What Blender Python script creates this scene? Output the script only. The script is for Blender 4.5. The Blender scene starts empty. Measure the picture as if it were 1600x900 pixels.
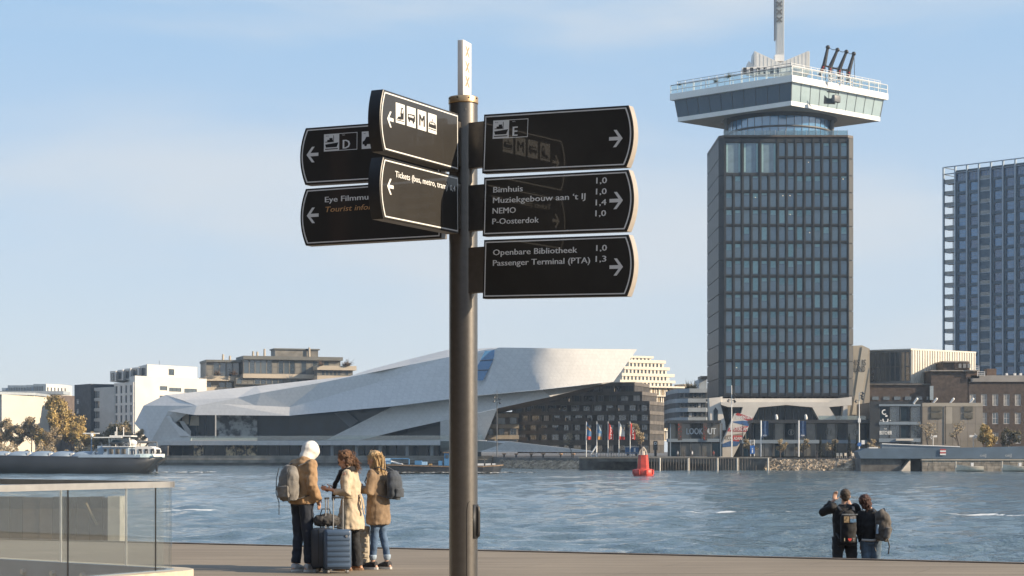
import bpy, bmesh, math, random
import numpy as np
from mathutils import Vector, Matrix, Euler, noise
random.seed(7)
R = math.radians
S = bpy.context.scene
COL = S.collection

# ---------------------------------------------------------------- camera
EYE_Z = 1.64
F = 2930.0            # focal length in photograph pixels (1600 wide)
HY = 706.0            # row of the horizon in the photograph
cam_d = bpy.data.cameras.new("camera")
cam = bpy.data.objects.new("camera", cam_d); COL.objects.link(cam)
cam.location = (0, 0, EYE_Z); cam.rotation_euler = (R(90), 0, 0)
cam_d.sensor_width = 36.0; cam_d.lens = 36.0 * F / 1600.0
cam_d.shift_y = (HY - 450.0) / 1600.0
cam_d.clip_start = 0.1; cam_d.clip_end = 20000
cam_d.dof.use_dof = False
S.camera = cam

# ---------------------------------------------------------------- sun and sky
SUN_EL, SUN_AZ = 24.0, -16.0          # azimuth measured from +X towards +Y
sdir = Vector((math.cos(R(SUN_EL)) * math.cos(R(SUN_AZ)), math.cos(R(SUN_EL)) * math.sin(R(SUN_AZ)), math.sin(R(SUN_EL))))
sun_d = bpy.data.lights.new("sun", 'SUN'); sun_d.energy = 5.0; sun_d.angle = R(0.5); sun_d.color = (1.0, 0.82, 0.60)
sun = bpy.data.objects.new("sun", sun_d); COL.objects.link(sun)
sun.location = (60, 0, 60)
sun.rotation_euler = sdir.to_track_quat('Z', 'Y').to_euler()

world = bpy.data.worlds.new("World"); S.world = world; world.use_nodes = True
wn = world.node_tree.nodes; wl = world.node_tree.links; wn.clear()
wo = wn.new('ShaderNodeOutputWorld'); wb = wn.new('ShaderNodeBackground')
sky = wn.new('ShaderNodeTexSky'); sky.sky_type = 'NISHITA'; sky.sun_disc = False
sky.sun_elevation = R(SUN_EL); sky.sun_rotation = R(90.0 - SUN_AZ)
sky.air_density = 1.0; sky.dust_density = 0.4; sky.ozone_density = 2.5; sky.altitude = 0
wb.inputs['Strength'].default_value = 0.15
tc = wn.new('ShaderNodeTexCoord'); mp = wn.new('ShaderNodeMapping'); mp.inputs['Scale'].default_value = (2.0, 2.0, 9.0)
mp.inputs['Location'].default_value = (1.2, 0.4, 0.35)
wl.new(tc.outputs['Generated'], mp.inputs['Vector'])
n1 = wn.new('ShaderNodeTexNoise'); n1.inputs['Scale'].default_value = 1.3; n1.inputs['Detail'].default_value = 7; n1.inputs['Roughness'].default_value = 0.48
n1.inputs['Distortion'].default_value = 0.3
wl.new(mp.outputs['Vector'], n1.inputs['Vector'])
cr = wn.new('ShaderNodeMapRange'); cr.interpolation_type = 'SMOOTHERSTEP'
cr.inputs['From Min'].default_value = 0.38; cr.inputs['From Max'].default_value = 0.72; cr.inputs['To Max'].default_value = 0.8
wl.new(n1.outputs['Fac'], cr.inputs['Value'])
# the clear part of the sky: pale haze low down, deeper blue higher up, over the physical sky
sx = wn.new('ShaderNodeSeparateXYZ'); wl.new(tc.outputs['Generated'], sx.inputs[0])
gr = wn.new('ShaderNodeValToRGB'); wl.new(sx.outputs['Z'], gr.inputs['Fac'])
e = gr.color_ramp.elements
e[0].position = 0.0; e[0].color = (0.575, 0.63, 0.71, 1)
e[1].position = 1.0; e[1].color = (0.20, 0.34, 0.62, 1)
for p_, c_ in ((0.05, (0.565, 0.63, 0.73, 1)), (0.12, (0.51, 0.61, 0.74, 1)), (0.23, (0.35, 0.535, 0.755, 1))):
    k_ = e.new(p_); k_.color = c_
g4 = wn.new('ShaderNodeVectorMath'); g4.operation = 'SCALE'; g4.inputs['Scale'].default_value = 4.35; wl.new(gr.outputs['Color'], g4.inputs[0])
mb_ = wn.new('ShaderNodeMix'); mb_.data_type = 'RGBA'; mb_.inputs['Factor'].default_value = 0.86
wl.new(sky.outputs['Color'], mb_.inputs['A']); wl.new(g4.outputs[0], mb_.inputs['B'])
mx = wn.new('ShaderNodeMix'); mx.data_type = 'RGBA'
mx.inputs['B'].default_value = (2.95, 3.15, 3.35, 1)
wl.new(cr.outputs['Result'], mx.inputs['Factor']); wl.new(mb_.outputs['Result'], mx.inputs['A'])
wl.new(mx.outputs['Result'], wb.inputs['Color']); wl.new(wb.outputs[0], wo.inputs['Surface'])

S.view_settings.view_transform = 'Standard'; S.view_settings.look = 'None'
S.view_settings.exposure = 0.7; S.view_settings.gamma = 1.0; S.view_settings.use_curve_mapping = False
S.render.engine = 'CYCLES'
S.cycles.max_bounces = 6; S.cycles.transparent_max_bounces = 12; S.cycles.volume_bounces = 0
S.cycles.caustics_reflective = False; S.cycles.caustics_refractive = False

# ---------------------------------------------------------------- helpers
def X(px, d): return (px - 800.0) / F * d
def Z(py, d): return EYE_Z + (HY - py) / F * d
def P(px, py, d): return Vector((X(px, d), d, Z(py, d)))

MATS = {}
def mat(name, col, rough=0.6, metal=0.0, var=0.12, scale=3.0, bump=0.0, bscale=40.0, spec=0.5, coat=0.0, col2=None,
        ior=None, stretch=(1, 1, 1), streak=0.0, sheen=0.0, coat_rough=0.05):
    if name in MATS: return MATS[name]
    m = bpy.data.materials.new(name); m.use_nodes = True; nt = m.node_tree; n = nt.nodes; l = nt.links
    b = n['Principled BSDF']
    b.inputs['Roughness'].default_value = rough; b.inputs['Metallic'].default_value = metal
    b.inputs['Specular IOR Level'].default_value = spec
    if coat: b.inputs['Coat Weight'].default_value = coat; b.inputs['Coat Roughness'].default_value = coat_rough
    if ior: b.inputs['IOR'].default_value = ior
    if sheen: b.inputs['Sheen Weight'].default_value = sheen
    c = (*col, 1)
    b.inputs['Base Color'].default_value = c
    m.diffuse_color = c
    tcn = n.new('ShaderNodeTexCoord')
    if var > 0:
        mpn = n.new('ShaderNodeMapping'); mpn.inputs['Scale'].default_value = stretch
        l.new(tcn.outputs['Object'], mpn.inputs['Vector'])
        no = n.new('ShaderNodeTexNoise'); no.inputs['Scale'].default_value = scale; no.inputs['Detail'].default_value = 5
        no.inputs['Roughness'].default_value = 0.6
        l.new(mpn.outputs['Vector'], no.inputs['Vector'])
        rp = n.new('ShaderNodeValToRGB')
        c2 = col2 if col2 else tuple(max(0, x * (1 - var * 1.6)) for x in col)
        c3 = col if col2 else tuple(min(1, x * (1 + var * 1.3)) for x in col)
        rp.color_ramp.elements[0].position = 0.32; rp.color_ramp.elements[0].color = (*c2, 1)
        rp.color_ramp.elements[1].position = 0.68; rp.color_ramp.elements[1].color = (*c3, 1)
        l.new(no.outputs['Fac'], rp.inputs['Fac'])
        l.new(rp.outputs['Color'], b.inputs['Base Color'])
    if bump > 0:
        nb = n.new('ShaderNodeTexNoise'); nb.inputs['Scale'].default_value = bscale; nb.inputs['Detail'].default_value = 4
        l.new(tcn.outputs['Object'], nb.inputs['Vector'])
        bp = n.new('ShaderNodeBump'); bp.inputs['Strength'].default_value = bump; bp.inputs['Distance'].default_value = 0.05
        l.new(nb.outputs['Fac'], bp.inputs['Height']); l.new(bp.outputs['Normal'], b.inputs['Normal'])
    MATS[name] = m
    return m

def glass_mat(name, tint=(0.75, 0.85, 0.85), refl=0.1, rough=0.02, opacity=0.15, body=(0.1, 0.12, 0.13)):
    """see-through pane: transparent, plus mirror reflection by fresnel, plus a little body colour (dirt)"""
    if name in MATS: return MATS[name]
    m = bpy.data.materials.new(name); m.use_nodes = True; nt = m.node_tree; n = nt.nodes; l = nt.links; n.clear()
    out = n.new('ShaderNodeOutputMaterial'); tr = n.new('ShaderNodeBsdfTransparent'); tr.inputs['Color'].default_value = (*tint, 1)
    gl = n.new('ShaderNodeBsdfGlossy'); gl.inputs['Roughness'].default_value = rough
    df = n.new('ShaderNodeBsdfDiffuse'); df.inputs['Color'].default_value = (*body, 1)
    m1 = n.new('ShaderNodeMixShader'); m1.inputs[0].default_value = opacity
    l.new(tr.outputs[0], m1.inputs[1]); l.new(df.outputs[0], m1.inputs[2])
    fr = n.new('ShaderNodeFresnel'); fr.inputs['IOR'].default_value = 1.5
    ad = n.new('ShaderNodeMath'); ad.operation = 'ADD'; ad.inputs[1].default_value = refl; ad.use_clamp = True
    ge = n.new('ShaderNodeNewGeometry'); ff = n.new('ShaderNodeMath'); ff.operation = 'SUBTRACT'; ff.inputs[0].default_value = 1.0; l.new(ge.outputs['Backfacing'], ff.inputs[1])
    fm = n.new('ShaderNodeMath'); fm.operation = 'MULTIPLY'; l.new(fr.outputs[0], fm.inputs[0]); l.new(ff.outputs[0], fm.inputs[1])
    l.new(fm.outputs[0], ad.inputs[0])
    m2 = n.new('ShaderNodeMixShader'); l.new(ad.outputs[0], m2.inputs[0]); l.new(m1.outputs[0], m2.inputs[1]); l.new(gl.outputs[0], m2.inputs[2])
    l.new(m2.outputs[0], out.inputs['Surface'])
    m.diffuse_color = (*body, 1)
    MATS[name] = m; return m

def tag(o, label=None, cat=None, group=None, kind=None):
    if label: o['label'] = label
    if cat: o['category'] = cat
    if group: o['group'] = group
    if kind: o['kind'] = kind
    return o

def empty(name, loc, label=None, cat=None, group=None, rz=0.0):
    o = bpy.data.objects.new(name, None); COL.objects.link(o); o.empty_display_size = 0.3
    o.location = loc; o.rotation_euler = (0, 0, rz)
    return tag(o, label, cat, group)

def inst(name, me, parent=None, loc=(0, 0, 0), rz=0.0, scale=None, rot=None):
    """object sharing mesh me; loc in WORLD coordinates when the parent chain is unrotated"""
    o = bpy.data.objects.new(name, me); COL.objects.link(o)
    l = Vector(loc)
    if parent:
        o.parent = parent; l = l - wloc(parent)
    o.location = l; o.rotation_euler = rot if rot else (0, 0, rz)
    if scale: o.scale = scale
    return o

def wloc(o):
    v = Vector(o.location); p = o.parent
    while p: v = v + Vector(p.location); p = p.parent
    return v

def copy_tree(o, parent=None):
    c = o.copy(); COL.objects.link(c); c.parent = parent
    for ch in o.children: copy_tree(ch, c)
    return c

class MB:
    def __init__(s): s.v = []; s.f = []; s.m = []; s.smooth = []
    def add(s, vs, fs, mi=0, smooth=False):
        k = len(s.v); s.v.extend([tuple(v) for v in vs])
        for f in fs: s.f.append(tuple(i + k for i in f)); s.m.append(mi); s.smooth.append(smooth)
    def box(s, c, size, rz=0.0, mi=0, rot=None):
        hx, hy, hz = size[0] / 2, size[1] / 2, size[2] / 2
        M = (rot if rot else Matrix.Rotation(rz, 3, 'Z'))
        vs = [Vector(c) + M @ Vector((x, y, z)) for z in (-hz, hz) for y in (-hy, hy) for x in (-hx, hx)]
        s.add(vs, [(0, 2, 3, 1), (4, 5, 7, 6), (0, 1, 5, 4), (1, 3, 7, 5), (3, 2, 6, 7), (2, 0, 4, 6)], mi)
    def cbox(s, c, size, bev, rz=0.0, mi=0, rot=None):
        """box with chamfered edges"""
        M = (rot if rot else Matrix.Rotation(rz, 3, 'Z'))
        bm = bmesh.new(); bmesh.ops.create_cube(bm, size=1.0)
        for v in bm.verts: v.co = Vector((v.co.x * size[0], v.co.y * size[1], v.co.z * size[2]))
        bmesh.ops.bevel(bm, geom=bm.edges[:], offset=bev, segments=2, affect='EDGES', profile=0.5)
        s.addbm(bm, Matrix.Translation(Vector(c)) @ M.to_4x4(), mi, True); bm.free()
    def addbm(s, bm, M=Matrix.Identity(4), mi=0, smooth=False):
        bm.verts.index_update()
        s.add([M @ v.co for v in bm.verts], [[v.index for v in f.verts] for f in bm.faces], mi, smooth)
    def quad(s, a, b, c, d, mi=0): s.add([a, b, c, d], [(0, 1, 2, 3)], mi)
    def poly(s, pts, mi=0): s.add(pts, [tuple(range(len(pts)))], mi)
    def prism(s, pts, vec, mi=0, smooth=False):
        """polygon pts (3D, any plane) extruded by vec"""
        n = len(pts); v = Vector(vec); pts = [Vector(p) for p in pts]
        vs = pts + [p + v for p in pts]
        nrm = Vector((0, 0, 0))
        for i in range(n): nrm += pts[i].cross(pts[(i + 1) % n])
        if nrm.dot(v) > 0: fs = [tuple(reversed(range(n))), tuple(range(n, 2 * n))] + [(i, (i + 1) % n, n + (i + 1) % n, n + i) for i in range(n)]
        else: fs = [tuple(range(n)), tuple(reversed(range(n, 2 * n)))] + [((i + 1) % n, i, n + i, n + (i + 1) % n) for i in range(n)]
        s.add(vs, fs[:2], mi); s.add(vs, fs[2:], mi, smooth)
    def tube(s, pts, radii, n=10, mi=0, caps=True, smooth=True):
        pts = [Vector(p) for p in pts]
        if not hasattr(radii, '__len__'): radii = [radii] * len(pts)
        rings = []; ref = None
        for i, p in enumerate(pts):
            t = (pts[min(i + 1, len(pts) - 1)] - pts[max(i - 1, 0)]).normalized()
            if ref is None: ref = Vector((1, 0, 0)) if abs(t.x) < 0.9 else Vector((0, 1, 0))
            a = (ref - t * ref.dot(t)).normalized(); b = t.cross(a); ref = a
            r = radii[i]; ra, rb = (r if hasattr(r, '__len__') else (r, r))
            rings.append([p + a * ra * math.cos(2 * math.pi * k / n) + b * rb * math.sin(2 * math.pi * k / n) for k in range(n)])
        vs = [v for r in rings for v in r]
        fs = [(i * n + k, i * n + (k + 1) % n, (i + 1) * n + (k + 1) % n, (i + 1) * n + k) for i in range(len(pts) - 1) for k in range(n)]
        s.add(vs, fs, mi, smooth)
        if caps:
            s.add(rings[0], [tuple(reversed(range(n)))], mi); s.add(rings[-1], [tuple(range(n))], mi)
    def lathe(s, c, prof, n=24, mi=0, smooth=True, a0=0, a1=2 * math.pi):
        c = Vector(c); full = abs(a1 - a0 - 2 * math.pi) < 1e-6; m = n if full else n + 1
        vs = [c + Vector((r * math.cos(a0 + (a1 - a0) * k / n), r * math.sin(a0 + (a1 - a0) * k / n), z)) for (r, z) in prof for k in range(m)]
        fs = []
        for i in range(len(prof) - 1):
            for k in range(n if not full else m):
                k2 = (k + 1) % m
                fs.append((i * m + k, i * m + k2, (i + 1) * m + k2, (i + 1) * m + k))
        s.add(vs, fs, mi, smooth)
    def ell(s, c, r, n=12, mi=0, M=None):
        c = Vector(c); r = r if hasattr(r, '__len__') else (r, r, r); h = n // 2
        vs = []; fs = []
        for i in range(h + 1):
            th = math.pi * i / h
            for k in range(n):
                ph = 2 * math.pi * k / n
                v = Vector((r[0] * math.sin(th) * math.cos(ph), r[1] * math.sin(th) * math.sin(ph), r[2] * math.cos(th)))
                vs.append(c + (M @ v if M else v))
        for i in range(h):
            for k in range(n):
                k2 = (k + 1) % n
                fs.append((i * n + k, (i + 1) * n + k, (i + 1) * n + k2, i * n + k2))
        s.add(vs, fs, mi, True)
    def mesh(s, name, mats, origin=(0, 0, 0)):
        o = Vector(origin)
        me = bpy.data.meshes.new(name)
        me.from_pydata([(v[0] - o.x, v[1] - o.y, v[2] - o.z) for v in s.v], [], s.f)
        if not isinstance(mats, (list, tuple)): mats = [mats]
        for m in mats: me.materials.append(m)
        if len(mats) > 1: me.polygons.foreach_set('material_index', s.m)
        if any(s.smooth): me.polygons.foreach_set('use_smooth', s.smooth)
        me.validate(); me.update()
        return me
    def build(s, name, mats, parent=None, origin=None):
        """world-coordinate geometry -> object; under a parent it is stored relative to it"""
        if parent is not None: o = wloc(parent)
        elif origin is not None: o = Vector(origin)
        else:
            a = np.array(s.v); o = Vector(((a[:, 0].min() + a[:, 0].max()) / 2, (a[:, 1].min() + a[:, 1].max()) / 2, a[:, 2].min()))
        me = s.mesh(name, mats, o)
        ob = bpy.data.objects.new(name, me); COL.objects.link(ob)
        if parent is not None: ob.parent = parent
        else: ob.location = o
        return ob

FONT = None        # Blender's built-in face
CAPH = []
def text_mesh(body, cap, bold=0.0, extrude=0.0, shear=0.0, align='LEFT', width=None):
    """flat text in the XZ plane facing -Y, baseline at z=0, capitals `cap` high; bold in capital heights"""
    cu = bpy.data.curves.new('lettering', 'FONT')
    cu.body = body; cu.size = 1.0; cu.shear = shear; cu.align_x = align; cu.resolution_u = 2
    ob = bpy.data.objects.new('tmp', cu); COL.objects.link(ob)
    bpy.context.view_layer.update()
    me = bpy.data.meshes.new_from_object(ob.evaluated_get(bpy.context.evaluated_depsgraph_get()))
    bpy.data.objects.remove(ob)
    co = np.zeros(len(me.vertices) * 3); me.vertices.foreach_get('co', co); co = co.reshape(-1, 3)
    if not CAPH:
        CAPH.append(0.7); hm = text_mesh('H', 0.7); CAPH[0] = max(v.co.z for v in hm.vertices); bpy.data.meshes.remove(hm)
    co = co * (cap / CAPH[0])
    if width and len(co):
        w = co[:, 0].max() - co[:, 0].min(); k = width / w
        ref = 0 if align == 'LEFT' else (co[:, 0].max() if align == 'RIGHT' else (co[:, 0].max() + co[:, 0].min()) / 2)
        co[:, 0] = (co[:, 0] - ref) * k + ref
    new = np.stack([co[:, 0], -co[:, 2], co[:, 1]], axis=1)
    me.vertices.foreach_set('co', new.ravel()); me.update()
    if bold > 0:          # heavier strokes: the same letter laid again a hair to the left and right
        bm = bmesh.new(); bm.from_mesh(me); base = bm.copy(); tmp = bpy.data.meshes.new('t')
        for i, (dx, dz) in enumerate(((1.2, 0), (-1.2, 0))):
            b2 = base.copy()
            for v in b2.verts: v.co += Vector((dx * bold * cap, -0.00004 * (i + 1) * max(1, cap * 8), dz * bold * cap * .6))
            b2.to_mesh(tmp); bm.from_mesh(tmp); b2.free()
        bm.to_mesh(me); bm.free(); base.free(); bpy.data.meshes.remove(tmp)
    return me

def bake(ob, mods):
    """apply modifiers given as (type, dict)"""
    for t, kw in mods:
        m = ob.modifiers.new(t.lower(), t)
        for k, v in kw.items(): setattr(m, k, v)
    bpy.context.view_layer.update()
    dg = bpy.context.evaluated_depsgraph_get()
    me = bpy.data.meshes.new_from_object(ob.evaluated_get(dg), depsgraph=dg)
    old = ob.data; ob.modifiers.clear(); ob.data = me; bpy.data.meshes.remove(old)
    return ob

# facade: a wall shell proud of the core with real openings, window objects set back in them
def facade(root, A, B, z0, z1, rects, wall_m, win_fn, depth=0.35, name='facade', mats=None):
    """A->B left to right as seen from outside (XY). rects = [(u0,u1,za,zb,kind)] in metres from A."""
    A = Vector((A[0], A[1])); B = Vector((B[0], B[1])); L = (B - A).length; t = (B - A) / L; n = Vector((t.y, -t.x))
    us = sorted({0.0, L} | {round(r[0], 3) for r in rects} | {round(r[1], 3) for r in rects})
    zs = sorted({z0, z1} | {round(r[2], 3) for r in rects} | {round(r[3], 3) for r in rects})
    us = [u for u in us if 0 <= u <= L]; zs = [z for z in zs if z0 <= z <= z1]
    hole = set()
    ui = {u: i for i, u in enumerate(us)}; zi = {z: i for i, z in enumerate(zs)}
    for r in rects:
        i0 = ui.get(round(r[0], 3)); i1 = ui.get(round(r[1], 3)); j0 = zi.get(round(r[2], 3)); j1 = zi.get(round(r[3], 3))
        if None in (i0, i1, j0, j1): continue
        for i in range(i0, i1):
            for j in range(j0, j1): hole.add((i, j))
    def pt(u, z, d): q = A + t * u + n * d; return (q.x, q.y, z)
    b = MB()
    for i in range(len(us) - 1):
        for j in range(len(zs) - 1):
            solid = (i, j) not in hole
            if solid: b.quad(pt(us[i], zs[j], depth), pt(us[i + 1], zs[j], depth), pt(us[i + 1], zs[j + 1], depth), pt(us[i], zs[j + 1], depth))
            # reveals between solid and hole / outside
            if i + 1 < len(us) - 1 and solid != ((i + 1, j) not in hole):
                b.quad(pt(us[i + 1], zs[j], 0), pt(us[i + 1], zs[j + 1], 0), pt(us[i + 1], zs[j + 1], depth), pt(us[i + 1], zs[j], depth))
            if j + 1 < len(zs) - 1 and solid != ((i, j + 1) not in hole):
                b.quad(pt(us[i], zs[j + 1], 0), pt(us[i + 1], zs[j + 1], 0), pt(us[i + 1], zs[j + 1], depth), pt(us[i], zs[j + 1], depth))
    for u in (0, L): b.quad(pt(u, z0, 0), pt(u, z1, 0), pt(u, z1, depth), pt(u, z0, depth))
    for z in (z0, z1): b.quad(pt(0, z, 0), pt(L, z, 0), pt(L, z, depth), pt(0, z, depth))
    f = b.build(name, wall_m, root)
    rz = math.atan2(t.y, t.x)
    if win_fn:
        for r in rects:
            q = pt((r[0] + r[1]) / 2, r[2], 0.03)
            win_fn(root, q, rz, r[1] - r[0], r[3] - r[2], r[4] if len(r) > 4 else 0)
    return f

WINCACHE = {}
def win_mesh(w, h, frame_m, pane_m, nx=1, nz=1, fw=0.08, fd=0.1):
    """window local mesh: origin bottom centre, front towards -Y, frame + mullions + pane (2 materials)"""
    key = (round(w, 2), round(h, 2), frame_m.name, pane_m.name, nx, nz)
    if key in WINCACHE: return WINCACHE[key]
    b = MB()
    b.quad((-w / 2, -0.03, 0), (w / 2, -0.03, 0), (w / 2, -0.03, h), (-w / 2, -0.03, h), 1)
    b.box((0, -fd / 2, fw / 2), (w, fd, fw)); b.box((0, -fd / 2, h - fw / 2), (w, fd, fw))
    for s in (-1, 1): b.box((s * (w / 2 - fw / 2), -fd / 2, h / 2), (fw, fd, h - 2 * fw))
    for i in range(1, nx): b.box((-w / 2 + w * i / nx, -fd / 2 + 0.01, h / 2), (fw * 0.7, fd * 0.8, h - 2 * fw))
    for j in range(1, nz): b.box((0, -fd / 2 + 0.015, h * j / nz), (w - 2 * fw, fd * 0.7, fw * 0.7))
    me = b.mesh('window', [frame_m, pane_m]); WINCACHE[key] = me
    return me

def simple_win(frame_m, panes, nx=1, nz=1, name='window', fw=0.08):
    panes = panes if isinstance(panes, (list, tuple)) else [panes]
    def fn(root, q, rz, w, h, kind):
        inst(name, win_mesh(w, h, frame_m, random.choice(panes), nx if not kind else kind, nz, fw), root, q, rz)
    return fn

def block(root, pts, z0, z1, m, name='wall'):
    """footprint (XY list) extruded z0..z1"""
    b = MB(); b.prism([(p[0], p[1], z0) for p in pts], (0, 0, z1 - z0)); return b.build(name, m, root)
# ================================================================ setting
WZ = -2.36                                   # water level
EDGE_T = Vector((1.0, -0.4485, 0)).normalized()
EDGE_P = Vector((-6.1, 33.6, 0))
# stair opening in the deck: corner C, near side runs to the left-front, far side to the left-back
PIT_C, PIT_N, PIT_F = Vector((-4.18, 23.6)), Vector((-9.78, 13.8)), Vector((-12.48, 30.0))
PIT = [(-4.24, 23.62), (-9.86, 13.8), (-16, 13.8), (-16, 32.6)]
PIT[3] = (-12.48, 29.98)
PIT.insert(3, (-16, 29.98))
def edge(s, off=0.0, z=0.0):
    """point on the near quay edge: s metres along, off metres out over the water"""
    nrm = Vector((-EDGE_T.y, EDGE_T.x, 0))
    p = EDGE_P + EDGE_T * s + nrm * off
    return (p.x, p.y, z)

def deck_material():
    m = bpy.data.materials.new('deck_asphalt'); m.use_nodes = True; nt = m.node_tree; n = nt.nodes; l = nt.links
    b = n['Principled BSDF']; b.inputs['Roughness'].default_value = 0.85
    tcn = n.new('ShaderNodeTexCoord')
    a = n.new('ShaderNodeTexNoise'); a.inputs['Scale'].default_value = 0.35; a.inputs['Detail'].default_value = 8
    l.new(tcn.outputs['Object'], a.inputs['Vector'])
    g = n.new('ShaderNodeTexNoise'); g.inputs['Scale'].default_value = 55; g.inputs['Detail'].default_value = 3
    l.new(tcn.outputs['Object'], g.inputs['Vector'])
    mp2 = n.new('ShaderNodeMapping'); mp2.inputs['Rotation'].default_value = (0, 0, R(24)); mp2.inputs['Scale'].default_value = (0.12, 1.6, 1)
    l.new(tcn.outputs['Object'], mp2.inputs['Vector'])
    st = n.new('ShaderNodeTexNoise'); st.inputs['Scale'].default_value = 2.2; st.inputs['Detail'].default_value = 6
    l.new(mp2.outputs['Vector'], st.inputs['Vector'])
    r1 = n.new('ShaderNodeValToRGB'); r1.color_ramp.elements[0].position = 0.40; r1.color_ramp.elements[0].color = (0.180, 0.146, 0.106, 1)
    r1.color_ramp.elements[1].position = 0.62; r1.color_ramp.elements[1].color = (0.280, 0.232, 0.172, 1)
    m1 = n.new('ShaderNodeMath'); m1.operation = 'MULTIPLY_ADD'; m1.inputs[1].default_value = 0.45
    l.new(st.outputs['Fac'], m1.inputs[0]); m2 = n.new('ShaderNodeMath'); m2.operation = 'MULTIPLY'; m2.inputs[1].default_value = 0.3
    l.new(a.outputs['Fac'], m2.inputs[0]); l.new(m2.outputs[0], m1.inputs[2])
    m3 = n.new('ShaderNodeMath'); m3.operation = 'MULTIPLY_ADD'; m3.inputs[1].default_value = 0.25
    l.new(g.outputs['Fac'], m3.inputs[0]); l.new(m1.outputs[0], m3.inputs[2]); l.new(m3.outputs[0], r1.inputs['Fac'])
    # small pale specks (litter, salt)
    vo = n.new('ShaderNodeTexVoronoi'); vo.inputs['Scale'].default_value = 2.2; l.new(tcn.outputs['Object'], vo.inputs['Vector'])
    lt = n.new('ShaderNodeMath'); lt.operation = 'LESS_THAN'; lt.inputs[1].default_value = 0.035; l.new(vo.outputs['Distance'], lt.inputs[0])
    mm = n.new('ShaderNodeMix'); mm.data_type = 'RGBA'; l.new(lt.outputs[0], mm.inputs['Factor']); l.new(r1.outputs['Color'], mm.inputs['A'])
    mm.inputs['B'].default_value = (0.3, 0.27, 0.22, 1); l.new(mm.outputs['Result'], b.inputs['Base Color'])
    # paving seams parallel to the quay edge and across it, worn to different degrees
    mps = n.new('ShaderNodeMapping'); mps.inputs['Rotation'].default_value = (0, 0, R(24.15)); l.new(tcn.outputs['Object'], mps.inputs['Vector'])
    br = n.new('ShaderNodeTexBrick'); br.inputs['Scale'].default_value = 1.0; br.inputs['Brick Width'].default_value = 3.6; br.inputs['Row Height'].default_value = 1.15
    br.inputs['Mortar Size'].default_value = 0.012; br.inputs['Mortar Smooth'].default_value = 0.3; br.inputs['Color1'].default_value = (1, 1, 1, 1); br.inputs['Color2'].default_value = (.93, .93, .93, 1); br.inputs['Mortar'].default_value = (.62, .6, .58, 1)
    l.new(mps.outputs['Vector'], br.inputs['Vector'])
    mj = n.new('ShaderNodeMix'); mj.data_type = 'RGBA'; mj.blend_type = 'MULTIPLY'; mj.inputs['Factor'].default_value = 0.8
    l.new(mm.outputs['Result'], mj.inputs['A']); l.new(br.outputs['Color'], mj.inputs['B']); l.new(mj.outputs['Result'], b.inputs['Base Color'])
    bp = n.new('ShaderNodeBump'); bp.inputs['Strength'].default_value = 0.35; bp.inputs['Distance'].default_value = 0.01
    l.new(g.outputs['Fac'], bp.inputs['Height']); l.new(bp.outputs['Normal'], b.inputs['Normal'])
    return m

M_CONC = mat('concrete', (0.30, 0.27, 0.235), 0.85, var=0.2, scale=0.8, bump=0.2, bscale=12)
M_CONC_D = mat('concrete_dark', (0.12, 0.11, 0.1), 0.85, var=0.3, scale=0.7)
M_STEEL = mat('steel', (0.45, 0.45, 0.45), 0.35, metal=0.9, var=0.08)
M_DARK = mat('dark_metal', (0.03, 0.032, 0.035), 0.45, var=0.1)
M_WHITEP = mat('white_paint', (0.78, 0.77, 0.74), 0.5, var=0.04, scale=0.6)
M_BLACK = mat('black_paint', (0.012, 0.012, 0.013), 0.5, var=0.1)

def build_ground():
    A = edge(-260); B_ = edge(140)
    bm = bmesh.new()
    out = [bm.verts.new(v) for v in (A, (A[0], -220, 0), (B_[0], -220, 0), B_)]
    hol = [bm.verts.new((x, y, 0)) for x, y in PIT]
    ed = [bm.edges.new((o[i], o[(i + 1) % len(o)])) for o in (out, hol) for i in range(len(o))]
    bmesh.ops.triangle_fill(bm, use_beauty=True, edges=ed, normal=(0, 0, 1))
    b = MB(); b.addbm(bm); bm.free()
    d = b.build('deck', deck_material(), origin=(0, 0, 0)); tag(d, kind='structure')
    # stair pit inside the glass railing
    b = MB(); n = len(PIT)
    b.add([(x, y, 0.0) for x, y in PIT] + [(x, y, -3.2) for x, y in PIT], [(i, n + i, n + (i + 1) % n, (i + 1) % n) for i in range(n)] + [tuple(range(n, 2 * n))])
    tag(b.build('stair_pit', mat('pit_steel', (0.15, 0.19, 0.22), 0.45, metal=0.4, var=0.12, scale=1.2), origin=(0, 0, 0)), kind='structure')
    b = MB(); b.prism([edge(-260, -0.10, 0.0), edge(140, -0.10, 0.0), edge(140, 0.06, 0.0), edge(-260, 0.06, 0.0)], (0, 0, 0.018))
    tag(b.build('quay_edge', mat('edge_stone', (0.13, 0.105, 0.085), 0.8, var=0.25, scale=1.5), origin=(0, 0, 0)), kind='structure')
    b = MB(); b.prism([edge(-260, 0.0, -3.4), edge(140, 0.0, -3.4), edge(140, 0.05, -3.4), edge(-260, 0.05, -3.4)], (0, 0, 3.39))
    b.prism([edge(-260, 0.05, -3.4), edge(140, 0.05, -3.4), edge(140, 3.4, -3.4), edge(-260, 3.4, -3.4)], (0, 0, 2.7))
    tag(b.build('quay_wall', M_CONC_D, origin=(0, 0, 0)), kind='structure')

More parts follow.
